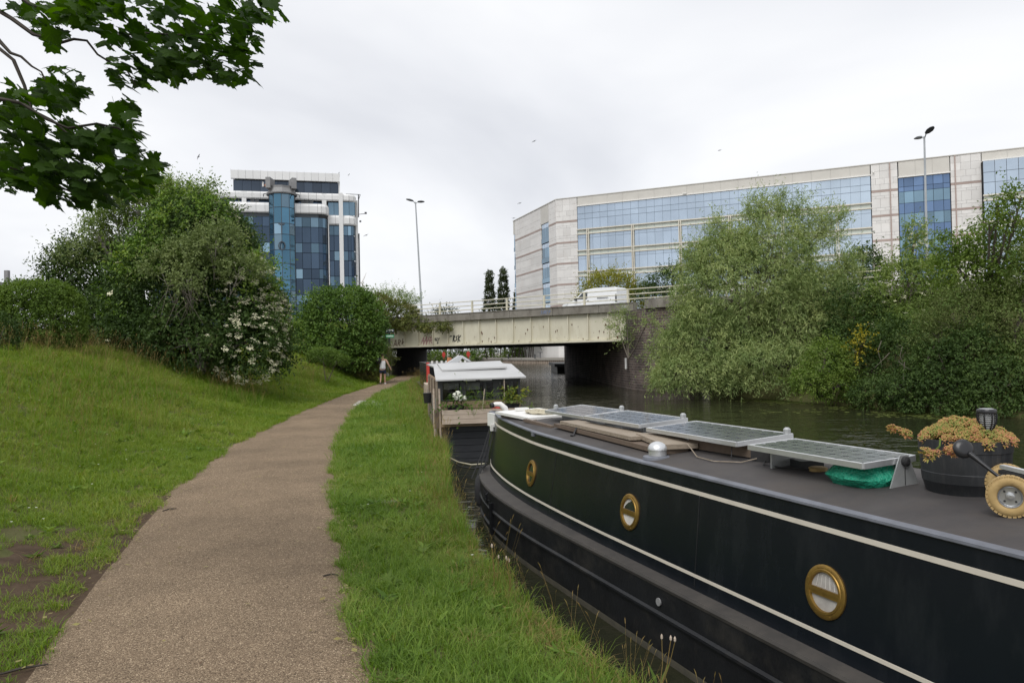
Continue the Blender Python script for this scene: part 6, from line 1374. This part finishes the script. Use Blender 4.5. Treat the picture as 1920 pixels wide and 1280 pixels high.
for k, (px_, D, rw, mt, lb) in enumerate(((845, 186, 30, 'leaf_bright', 'long bright green planting behind the left lifebuoy'), (905, 176, 26, 'leaf_elder', 'dark shrubs behind the right lifebuoy'), (968, 163, 18, 'leaf_bright', 'bright shrub by the tree trunks near the pale wall'), (800, 205, 20, 'leaf_dark', 'dark shrub at the mouth of the underpass on the far quay'))):
    L_ = [((at(px_ + q * rw * .45, 664, D).x, D + 3, 1.0), rw * D / FPX * .5, 1.5, .9 + .3 * (q % 2)) for q in (-2, -1, 0, 1, 2)]
    t_ = thing('quay_shrub', lb, 'shrub', (L_[2][0][0], D + 3, .3)); crown(L_, mt, .35, .18, lai=1.3, per=7, seed=700 + k, parent=t_, name='foliage')
for k, (a_, c_) in enumerate(((-40, -34), (-30, -22), (-20, -14))): 
    L_ = [(QF.p(a_ - 40 + q * 7, 45, 3.5), 5, 4, 4.2) for q in range(5)]
    t_ = thing('background_tree', ['left part of the dark tree belt closing the view under the bridge', 'middle part of the dark tree belt under the bridge', 'right part of the dark tree belt, nearest the pale wall'][k], 'trees', QF.p(a_ - 30, 45, .3), 'dark tree belt beyond the quay'); crown(L_, 'leaf_dark', .8, .4, lai=1.2, per=6, seed=800 + k, parent=t_, name='foliage')

# ------------------------------------------------------------------ maple overhead, top left: leaves one by one
def maple_leaf_mesh(seed):
    rg = random.Random(seed)
    half = [(.0, 0), (.07, -.03), (.22, -.11), (.28, -.03), (.38, .00), (.36, .10), (.36, .17), (.46, .24), (.60, .28), (.57, .37), (.62, .47), (.48, .50), (.42, .56), (.33, .58), (.32, .68), (.30, .78), (.18, .82), (.10, .92), (.0, 1.06)]
    half = [(x * .95 + rg.uniform(-.015, .015) * (x > 0), y + rg.uniform(-.015, .015)) for x, y in half]
    droop = lambda x, y: -.22 * x * x - .10 * max(y - .3, 0) ** 2 + rg.uniform(-.012, .012)
    b = MB()
    R_ = [(x, y, droop(x, y)) for x, y in half]; L_ = [(-x * rg.uniform(.93, 1.05), y, droop(x, y)) for x, y in half]
    mid = (0, .30, .03)
    for P in (R_, L_): 
        vs = [mid] + P; b.add(vs, [(0, i, i + 1) if P is R_ else (0, i + 1, i) for i in range(1, len(P))])
    b.add([(-.008, 0, 0), (.008, 0, 0), (.006, -.30, .10), (-.006, -.30, .10)], [(0, 1, 2, 3)])
    me = b.mesh('leaf', 'leaf_maple'); return me
MLF = [maple_leaf_mesh(k) for k in range(4)]
MB0 = Vector((-5.6, 3.6, float(landz(-5.6, 3.6)) - .1))
mp_ = thing('maple_tree', 'maple whose dark lobed leaves hang into the top left of the view', 'tree', MB0)
b = MB(); b.tube([MB0, MB0 + Vector((.1, .05, 1.6)), MB0 + Vector((.3, .1, 3.2)), MB0 + Vector((.5, .3, 5.2)), MB0 + Vector((.4, .2, 7))], [.24, .20, .17, .12, .05], 12); b.build('trunk', 'bark', mp_, 60)
LB = [[MB0 + Vector((.4, .2, 4.3)), at(-60, -60, 4.3), at(60, 10, 4.2), at(200, 70, 4.2), at(330, 60, 4.3), at(450, 60, 4.4)],
      [MB0 + Vector((.35, .15, 3.6)), at(-60, 40, 4.2), at(25, 110, 4.1), at(60, 200, 4.1), at(130, 260, 4.1), at(240, 320, 4.1)],
      [MB0 + Vector((.35, .15, 3.4)), at(-50, 180, 4.0), at(40, 200, 4.0), at(130, 235, 4.0), at(220, 240, 4.1), at(285, 310, 4.2)],
      [MB0 + Vector((.3, .1, 3.0)), at(-60, 290, 4.0), at(40, 320, 4.0), at(110, 350, 4.0), at(160, 375, 4.0)],
      [at(-90, -40, 4.2), at(-10, 10, 4.1), at(60, 65, 4.1), at(110, 82, 4.1), at(160, 78, 4.2), at(210, 120, 4.2), at(255, 160, 4.2)],
      [at(-120, -20, 4.2), at(-20, 45, 4.15), at(25, 105, 4.1), at(60, 118, 4.1), at(85, 150, 4.1)],
      [MB0 + Vector((.45, .2, 4.8)), at(60, -120, 4.4), at(240, -60, 4.5), at(420, -10, 4.5), at(530, 12, 4.6)]]
for P in LB:
    Q = []
    for a, c in zip(P, P[1:]): Q += [a.lerp(c, t_) + Vector((random.uniform(-.02, .02), 0, random.uniform(-.02, .02))) for t_ in (0, .5)]
    Q.append(P[-1]); n_ = len(Q); b = MB(); b.tube(Q, [.013 * (1 - i / n_) ** 1.3 + .003 for i in range(n_)], 6); b.build('branch', 'bark_dark', mp_, 60)
rg = random.Random(77); spots = []
REG = [(300, 10, 190, 60, 80), (390, 60, 95, 60, 46), (270, 85, 80, 50, 34), (430, 120, 55, 32, 18), (250, 135, 50, 32, 14), (120, 15, 120, 25, 30), (490, 15, 40, 22, 10), (340, 115, 60, 35, 20), (95, 45, 40, 40, 12),
       (60, 290, 85, 50, 54), (165, 285, 95, 55, 58), (100, 330, 90, 30, 30), (240, 330, 45, 34, 20), (60, 205, 85, 50, 38), (110, 160, 45, 38, 20), (225, 240, 45, 36, 16), (15, 200, 30, 60, 14), (130, 365, 55, 14, 9), (210, 365, 40, 14, 7), (20, 335, 30, 20, 10), (285, 305, 16, 22, 7), (235, 192, 22, 18, 3)]
for cx, cy, rx, ry, n in REG:
    for k in range(int(n * 2.45)):
        a = rg.random() * 6.283; r = math.sqrt(rg.random()); spots.append((cx + rx * r * math.cos(a), cy + ry * r * math.sin(a), rg.uniform(3.75, 4.75)))
over = [(rg.uniform(-900, 500), rg.uniform(-700, -60), rg.uniform(3.8, 5.2)) for k in range(230)] + [(rg.uniform(-700, -30), rg.uniform(0, 380), rg.uniform(3.6, 5.0)) for k in range(140)]
spots.sort(key=lambda q: q[2])
rest = MB()
for i, (x, y, D) in enumerate(spots + over):
    p = at(x, y, D); sz = rg.uniform(.056, .106)
    yaw = rg.gauss(-.55, 1.0); fw = Vector((math.sin(yaw + 2.0), math.cos(yaw + 2.0) * .9, -rg.uniform(.15, 1.0))).normalized()
    up_ = Vector((rg.gauss(0, .4), rg.gauss(-.25, .4), 1)).normalized(); sx = fw.cross(up_).normalized(); up_ = sx.cross(fw)
    R = Matrix((sx, fw, up_)).transposed()
    if i < 300 and i < len(spots):
        o = bpy.data.objects.new('leaf', MLF[i % 4]); link(o); o.matrix_basis = Matrix.Translation(p) @ R.to_4x4() @ Matrix.Diagonal((sz, sz, sz, 1)); attach(o, mp_)
    else:
        me = MLF[i % 4]; rest.add([p + R @ (v.co * sz) for v in me.vertices], [tuple(q.vertices) for q in me.polygons])
props(rest.build('foliage', 'leaf_maple', mp_), kind='stuff')

# ------------------------------------------------------------------ plants in the houseboat trough, in front of its windows
def hp(w_, d, z): return HF.p(w_, d, z)
rg = random.Random(31)
wf = thing('white_flowers', 'white flowering pot plant at the left end of the wooden trough', 'plant', hp(.36, -.2, .45))
b = MB(); b.lathe(hp(.36, -.2, .44), [(.13, 0), (.15, .14), (.155, .15), (.13, .15)], 16, sx=1.25); b.build('pot', 'black_plastic', wf, 40)
crown([((hp(.36, -.2, .66)), .20, .13, .11)], 'leaf_round', .09, .05, lai=1.2, per=5, seed=1, parent=wf, name='foliage')
b = MB(); b.tube([hp(.36, -.2, .6), hp(.40, -.2, .76)], .012, 5); b.build('stem', 'leaf_bright', wf)
b = MB(); rr = random.Random(4)
for cx, cz, r in ((.33, .80, .06), (.41, .83, .07), (.47, .78, .06), (.55, .73, .05), (.38, .74, .05), (.46, .72, .04)):
    for k in range(26):
        d = Vector((rr.gauss(0, 1), rr.gauss(-.4, 1), rr.gauss(.3, 1))).normalized(); p = hp(cx, -.22, cz) + d * r * rr.uniform(.7, 1); u = d.cross(Vector((.3, .2, 1))).normalized() * .026; v = d.cross(u).normalized() * .026
        b.add([p - u, p - v * .7 + d * .008, p + u, p + v], [(0, 1, 2, 3)])
props(b.build('petal', 'petal_white', wf), kind='stuff')
lp = thing('leafy_plant', 'tall leafy plant in a black pot at the right end of the trough', 'plant', hp(1.58, -.2, .45))
b = MB(); b.lathe(hp(1.55, -.2, .44), [(.13, 0), (.15, .14), (.155, .15), (.13, .15)], 16, sx=1.3); b.build('pot', 'black_plastic', lp, 40)
stems = [[(1.5, .58), (1.45, .75), (1.40, .93)], [(1.55, .58), (1.60, .8), (1.66, .95)], [(1.58, .58), (1.74, .76), (1.95, .93)], [(1.6, .55), (1.8, .70), (2.0, .86)], [(1.5, .58), (1.52, .72), (1.50, .86)]]
LV, b = [], MB()
for st_ in stems:
    P = [hp(w_, -.22, z) for w_, z in st_]; b.tube(P, .008, 5)
    for k in range(12):
        t_ = .25 + .75 * k / 12; i = 0 if t_ < .5 else 1; p = P[i].lerp(P[i + 1], t_ * 2 - i); LV.append((p, Vector((rg.gauss(0, 1), rg.gauss(0, .7), rg.gauss(.1, .5))).normalized()))
b.build('stem', 'leaf_bright', lp)
V, F_ = leaf_quads(np.array([p for p, d in LV]), np.array([d for p, d in LV]), unit(np.array([0, -.6, .8]) + RNG.normal(0, .3, (len(LV), 3))), RNG.uniform(.09, .15, len(LV)), RNG.uniform(.04, .06, len(LV)))
o = bpy.data.objects.new('foliage', npmesh('foliage', V, F_, 'leaf_yellow')); link(o); attach(o, lp)
crown([(hp(1.62, -.2, .68), .18, .12, .10)], 'leaf_elder_light', .08, .03, lai=1.0, per=5, seed=5, parent=lp, name='herbs')
gp = thing('grassy_plants', 'wispy green and red flowering plants in the middle of the trough', 'plant', hp(.9, -.2, .44))
crown([(hp(.72, -.24, .49), .16, .10, .09), (hp(.95, -.2, .50), .12, .1, .10), (hp(1.25, -.2, .47), .22, .1, .05)], 'grass_lush', .14, .012, lai=.8, per=5, seed=6, parent=gp, upb=.9, name='foliage')
b = MB()
for k in range(70):
    p = hp(rg.uniform(1.12, 1.42), -.26 + rg.uniform(-.05, .08), .50 + rg.uniform(-.02, .05)); s_ = .016; b.add([p + Vector((-s_, 0, 0)), p + Vector((0, -s_, -s_)), p + Vector((s_, 0, 0)), p + Vector((0, s_ * .4, s_))], [(0, 1, 2, 3)])
props(b.build('blossom', 'red_paint', gp), kind='stuff')
for w_, z1, lb in ((1.42, 1.14, 'tall bamboo cane standing in the trough before the right window'), (.93, .92, 'short leaning cane in the middle of the trough')):
    b = MB(); b.tube([hp(w_, -.2, .45), hp(w_ + (.0 if z1 > 1 else .06), -.19, z1)], .011, 6); props(b.build('cane', 'pale_wood'), lb, 'cane')

# ------------------------------------------------------------------ slabs, duckweed, litter
def slabthing(name, label, px, py, size, rz, z=.03, mat='stone_slab'):
    p = atz(px, py, .0); b = MB(); b.box((p.x, p.y, z - .05), (size[0], size[1], .12), rz)
    o = b.build(name, mat); m = o.modifiers.new('b', 'BEVEL'); m.width = .012; m.segments = 2; return props(o, label, 'slab')
slabthing('concrete_slab', 'pale concrete slab let into the towpath edge below the walker', 694, 756, (1.0, 2.6), .12, .025, 'concrete_pale')
slabthing('stone_slab', 'worn stone slab half buried in the grass verge', 716, 940, (.36, .17), -.5, .006, 'concrete')
dk = MB(); rg = random.Random(8)
for cx, cy, rx, ry, n in ((1520, 752, 90, 5, 700), (1700, 776, 60, 4, 400), (1610, 764, 60, 3, 250), (1450, 750, 60, 2.5, 150), (1790, 783, 60, 3, 250), (1500, 772, 160, 6, 60)):
    for k in range(n):
        p = atz(cx + rx * rg.gauss(0, .5), cy + ry * rg.gauss(0, .5), WATER); s_ = rg.uniform(.03, .10); a = rg.random() * 3
        dk.add([(p.x + s_ * math.cos(a + q * 1.257), p.y + s_ * math.sin(a + q * 1.257), WATER + .006) for q in range(5)], [tuple(range(5))])
props(dk.build('duckweed', 'duckweed_leaf'), 'pale green duckweed drifting along the far bank', 'duckweed', kind='stuff')
lt = MB()
for k in range(620):
    y = rg.uniform(3.6, 14) if k < 540 else rg.uniform(14, 26); e_ = rg.random()
    l_, r_ = float(pathL(y)), float(pathR(y)); x = r_ + rg.gauss(-.02, .09) if e_ < .5 else (l_ + rg.gauss(-.02, .12) if e_ < .85 else rg.uniform(l_, r_))
    s_ = rg.uniform(.010, .028); a = rg.random() * 6.28; u = Vector((math.cos(a), math.sin(a), rg.uniform(-.1, .2))) * s_; v = Vector((-math.sin(a), math.cos(a), rg.uniform(-.1, .3))) * s_ * rg.uniform(.2, .7); p = Vector((x, y, .045))
    lt.add([p - u, p - v, p + u, p + v], [(0, 1, 2, 3)])
props(lt.build('fallen_leaves', 'litter'), 'scattered dry leaves and bits along the towpath edges', 'leaf litter', kind='stuff')
for k, (px_, py_, ln, a) in enumerate(((621, 1078, .12, .1), (318, 955, .16, .9), (490, 782, .2, .8), (40, 1255, .25, .6))):
    p = atz(px_, py_, .03); b = MB(); d = Vector((math.cos(a), math.sin(a), 0)) * ln / 2; b.tube([p - d, p + Vector((0, 0, .01)), p + d], [.006, .008, .004], 5); props(b.build('twig', 'bark_dark'), ('short twig lying near the right edge of the towpath', 'forked looking twig on the left edge of the towpath beside the bare soil', 'far twig lying on the left of the towpath below the elder', 'long twig at the bottom left corner beside the soil')[k], 'twig')

# ------------------------------------------------------------------ grass: real blades, set out as tufts
def tuft(seed, n, h0, h1, wd, spread, lean, seedheads=0, mat='grass_lush'):
    r = np.random.default_rng(seed); V = []; F_ = []
    for k in range(n):
        a, b_ = r.random() * 6.283, r.random() * 6.283; rad = spread * math.sqrt(r.random()); p = np.array([rad * math.cos(a), rad * math.sin(a), -.01]); h = r.uniform(h0, h1)
        d = np.array([math.cos(b_), math.sin(b_), 0]); s_ = np.array([-d[1], d[0], 0]); ln = lean * r.uniform(.2, 1.2) * h; i = len(V); w_ = wd * r.uniform(.7, 1.3)
        for t_, ww in ((0, 1), (.45, .85), (.8, .5)):
            c = p + d * ln * t_ ** 2 + np.array([0, 0, h * (t_ - .18 * t_ * t_ * lean)]); V += [c - s_ * w_ * ww / 2, c + s_ * w_ * ww / 2]
        V.append(p + d * ln * 1.15 + np.array([0, 0, h * (1 - .28 * lean)]))
        F_ += [(i, i + 1, i + 3), (i, i + 3, i + 2), (i + 2, i + 3, i + 5), (i + 2, i + 5, i + 4), (i + 4, i + 5, i + 6)]
    me = npmesh('tuft', V, F_, mat)
    if seedheads:
        b = MB()
        for k in range(seedheads):
            a = r.random() * 6.283; d = Vector((math.cos(a), math.sin(a), 0)); h = h1 * r.uniform(1.3, 2.0); p = Vector((spread * r.uniform(-1, 1), spread * r.uniform(-1, 1), 0)); q = p + d * h * .25 + Vector((0, 0, h))
            b.tube([p, p.lerp(q, .5) - d * h * .05, q], [.0016, .0012, .001], 3); b.tube([q, q + d * .012 + Vector((0, 0, .03)), q + d * .03 + Vector((0, 0, .055))], [.002, .0042, .001], 4)
        m2 = b.mesh('heads', 'grass_dry'); bm = bmesh.new(); bm.from_mesh(me); k0 = len(bm.faces); bm.from_mesh(m2); bm.faces.ensure_lookup_table()
        for f_ in bm.faces[k0:]: f_.material_index = 1
        bm.to_mesh(me); bm.free(); me.materials.append(MATS['grass_dry'])
    return me
def scatter(name, label, meshes, P, scale, seed):
    pc = bpy.data.collections.new(name + '_tufts')
    for k, me in enumerate(meshes): o = bpy.data.objects.new('tuft_%02d' % k, me); pc.objects.link(o)
    me = bpy.data.meshes.new(name); me.vertices.add(len(P)); me.vertices.foreach_set('co', np.asarray(P, np.float32).ravel())
    r = np.random.default_rng(seed)
    a = me.attributes.new('yaw', 'FLOAT_VECTOR', 'POINT'); rv = np.zeros((len(P), 3), np.float32); rv[:, 2] = r.random(len(P)) * 6.283; rv[:, :2] = r.normal(0, .12, (len(P), 2)); a.data.foreach_set('vector', rv.ravel())
    a = me.attributes.new('size', 'FLOAT', 'POINT'); a.data.foreach_set('value', np.asarray(scale, np.float32))
    a = me.attributes.new('pick', 'INT', 'POINT'); a.data.foreach_set('value', r.integers(0, len(meshes), len(P)).astype(np.int32))
    o = bpy.data.objects.new(name, me); link(o)
    ng = bpy.data.node_groups.new(name, 'GeometryNodeTree'); ng.interface.new_socket('Geometry', in_out='INPUT', socket_type='NodeSocketGeometry'); ng.interface.new_socket('Geometry', in_out='OUTPUT', socket_type='NodeSocketGeometry')
    N = ng.nodes; l = ng.links.new; gi = N.new('NodeGroupInput'); go = N.new('NodeGroupOutput'); ip = N.new('GeometryNodeInstanceOnPoints'); ci = N.new('GeometryNodeCollectionInfo')
    ci.inputs[0].default_value = pc; ci.inputs['Separate Children'].default_value = True; ci.inputs['Reset Children'].default_value = True
    def att(n, t): q = N.new('GeometryNodeInputNamedAttribute'); q.data_type = t; q.inputs[0].default_value = n; return [s_ for s_ in q.outputs if s_.enabled and s_.name == 'Attribute'][0]
    l(gi.outputs[0], ip.inputs['Points']); l(ci.outputs[0], ip.inputs['Instance']); ip.inputs['Pick Instance'].default_value = True
    l(att('pick', 'INT'), ip.inputs['Instance Index']); l(att('yaw', 'FLOAT_VECTOR'), ip.inputs['Rotation']); l(att('size', 'FLOAT'), ip.inputs['Scale']); l(ip.outputs[0], go.inputs[0])
    m = o.modifiers.new('tufts', 'NODES'); m.node_group = ng
    return props(o, label, 'grass', kind='stuff')
def noise2(x, y): return .5 + .25 * (np.sin(x * 1.7 + y * 1.1) + np.sin(x * 3.9 - y * 2.7 + 1.3) * .7 + np.sin(x * 8.3 + y * 6.1 + 4) * .5)
def sample(dens, side, seed, y0=3.2, y1=56, tmax=11.5):
    """points on the verge (side 'r') or the slope (side 'l'); dens by distance"""
    r = np.random.default_rng(seed); out_ = []; sc = []
    for a, c, dn, sz in dens:
        wid = 16 if side == 'l' else 3.5; n = int(dn * (c - a) * wid); y = r.uniform(a, c, n)
        if side == 'r':
            t = r.uniform(0, 3.5, n); x = pathR(y) + .0 + t - .05 + .08 * wob(y * 3, y); k = x < bankX(y) + .05
        else:
            t = r.uniform(0, 16, n) ; x = pathL(y) + .06 - t - .05 + .07 * wob(y * 2.7, 4 + y); k = (t < np.interp(y, [0, 20, 56], [9, tmax, 9])) & (x > -.74 * y - 1.5)
            bare = np.exp(-(((y - 6.4) / 2.6) ** 2)) * (t < 1.5) * (1 - sm((t - .9) / .6)); k &= (noise2(x * 1.6, y * 1.6) + r.normal(0, .17, n) > bare * .74)
        x, y = x[k], y[k]; out_.append(np.stack([x, y, landz(x, y)], 1)); sc.append(np.full(len(x), sz) * r.uniform(.75, 1.25, len(x)) * (.75 + .5 * np.clip(noise2(x * .8, y * .8), 0, 1)))
    return np.concatenate(out_), np.concatenate(sc)
lush = [tuft(100 + k, 13, .05, .13, .0045, .045, .9) for k in range(5)]
P, sc = sample(((3.2, 7, 620, 1.0), (7, 12, 330, 1.15), (12, 20, 150, 1.5), (20, 34, 70, 2.0), (34, 57, 38, 2.4)), 'r', 1)
scatter('verge_grass', 'lush bright green grass on the verge between towpath and boats', lush, P, sc, 1)
slope = [tuft(120 + k, 13, .04, .10, .0045, .05, 1.0, mat='grass_slope') for k in range(5)]
P, sc = sample(((3.6, 8, 620, .95), (8, 14, 360, 1.1), (14, 24, 170, 1.55), (24, 38, 75, 2.2), (38, 57, 40, 2.6)), 'l', 2)
scatter('slope_grass', 'mown looking grass covering the left slope', slope, P, sc, 2)
tall = [tuft(140 + k, 16, .16, .36, .006, .06, .8, seedheads=(2 if k < 3 else 0), mat='grass_slope' if k % 2 else 'grass_lush') for k in range(6)]
r = np.random.default_rng(5); y = np.concatenate([r.uniform(3.3, 15, 420), r.uniform(15, 56, 900)]); x = bankX(y) - np.abs(r.normal(0, .22, len(y))) + .08
wide = y > 15; x[wide] = (bankX(y) - np.abs(r.normal(0, .5, len(y))))[wide]; x = np.maximum(x, pathR(y) + .25)
P1 = np.stack([x, y, landz(x, y) - .02], 1); s1 = r.uniform(.5, 1.1, len(y)) * np.interp(y, [3, 8, 20, 56], [.62, .8, 1.15, 1.3])
y = r.uniform(6.5, 38, 11000); t = r.uniform(1.3, 9.5, 11000); x = pathL(y) - t; k = noise2(x * .6, y * .6) + r.normal(0, .14, 11000) > .56 - .06 * t; y, x = y[k], x[k]
P2 = np.stack([x, y, landz(x, y) - .03], 1); s2 = r.uniform(.5, 1.25, len(y)) * np.interp(y, [6.5, 9, 16, 30], [.35, .55, .95, 1.15])
scatter('tall_grass', 'tall seeding grass along the water edge and the top of the slope', tall, np.concatenate([P1, P2]), np.concatenate([s1, s2]), 3)
dry = [tuft(160 + k, 20, .06, .20, .005, .06, 1.3, mat='grass_dry') for k in range(3)]
y = np.concatenate([r.uniform(3.6, 22, 750), r.normal(9.6, .35, 60)]); x = bankX(y) - np.abs(r.normal(0, .20, len(y))); x[-60:] = bankX(y[-60:]) - .05 - np.abs(r.normal(0, .25, 60))
y2 = r.uniform(3.6, 22, 900); x2 = np.where(r.random(900) < .65, pathL(y2) - r.uniform(.0, 6, 900), pathR(y2) + r.uniform(.0, 1.5, 900)); k = (x2 < bankX(y2) - .1) & (noise2(x2 * .9, y2 * .9) > .5); x = np.concatenate([x, x2[k]]); y = np.concatenate([y, y2[k]])
scatter('dry_grass', 'straw coloured dead grass hanging over the bank edge', dry, np.stack([x, y, landz(x, y) - .02], 1), r.uniform(.5, 1.0, len(y)), 4)
weed = []
for k in range(4):
    q = np.random.default_rng(200 + k); n_ = 14; aa = np.arange(n_) * 2.4 + q.normal(0, .2, n_); ld = unit(np.stack([np.cos(aa), np.sin(aa), q.uniform(.15, .9, n_)], 1))
    V, F_ = leaf_quads(np.zeros((n_, 3)) + q.normal(0, .012, (n_, 3)), ld, np.array([[0, 0, 1.]] * n_), q.uniform(.05, .12, n_), q.uniform(.02, .038, n_)); weed.append(npmesh('tuft', V, F_, 'leaf_bright' if k % 2 else 'leaf_elder'))
y = r.uniform(3.6, 24, 900); x = np.where(r.random(900) < .6, pathL(y) - r.uniform(.1, 7, 900), pathR(y) + r.uniform(.1, 1.6, 900)); k = x < bankX(y) - .1; x, y = x[k], y[k]
scatter('weeds', 'broad leaved weeds scattered through the turf', weed, np.stack([x, y, landz(x, y) + .015], 1), r.uniform(.6, 1.5, len(y)), 6)
# ribwort plantain standing over the water, daisies and dandelions in the turf
for px_, py_, D, h, lb in ((925, 1098, 5.8, .34, 'tall plantain with brown heads leaning over the water by the stern'), (955, 1096, 5.75, .30, 'plantain right of the tall one at the bank edge'), (1235, 1268, 4.2, .26, 'plantain heads rising against the black hull low in the frame')):
    p = at(px_, py_, D); p.z = -.22; t_ = thing('plantain', lb, 'plant', p, 'plantains at the bank edge')
    for k in range(3):
        q = p + Vector((rg.uniform(-.06, .09), rg.uniform(-.05, .05), h * rg.uniform(.75, 1.25))); b = MB(); b.tube([p, p.lerp(q, .5) + Vector((.012, 0, .01)), q], [.0028, .0024, .002], 4); b.build('stem', 'grass_dry', t_)
        b = MB(); b.lathe(q, [(.002, -.004), (.007, .004), (.0065, .018), (.002, .028)], 7); b.build('seed_head', 'pale_wood', t_)
    V, F_ = leaf_quads(np.array([p] * 9), unit(np.stack([RNG.normal(0, 1, 9), RNG.normal(0, 1, 9), RNG.uniform(.1, .6, 9)], 1)), np.array([[0, 0, 1.]] * 9), RNG.uniform(.12, .24, 9), RNG.uniform(.018, .03, 9))
    o = bpy.data.objects.new('leaves', npmesh('leaves', V, F_, 'leaf_bright')); link(o); attach(o, t_)
fl = MB()
for k in range(420):
    y = rg.uniform(5, 26); x = float(pathL(y)) - rg.uniform(.8, 7.5) if k < 400 else rg.uniform(float(pathR(y)) + .2, float(bankX(y)) - .1); z = float(landz(x, y)) + rg.uniform(.07, .12); s_ = rg.uniform(.007, .012)
    fl.add([(x + s_ * math.cos(a), y + s_ * math.sin(a), z + .004 * (i % 2)) for i, a in enumerate(np.linspace(0, 6.283, 8)[:-1])], [tuple(range(7))], 0 if k % 4 else 1)
props(fl.build('daisies', ['petal_white', 'leaf_gold']), 'tiny white and yellow wild flowers dotted in the grass', 'flowers', kind='stuff')
print('LEAVES', LEAFCOUNT, 'leafobjs', len(spots))
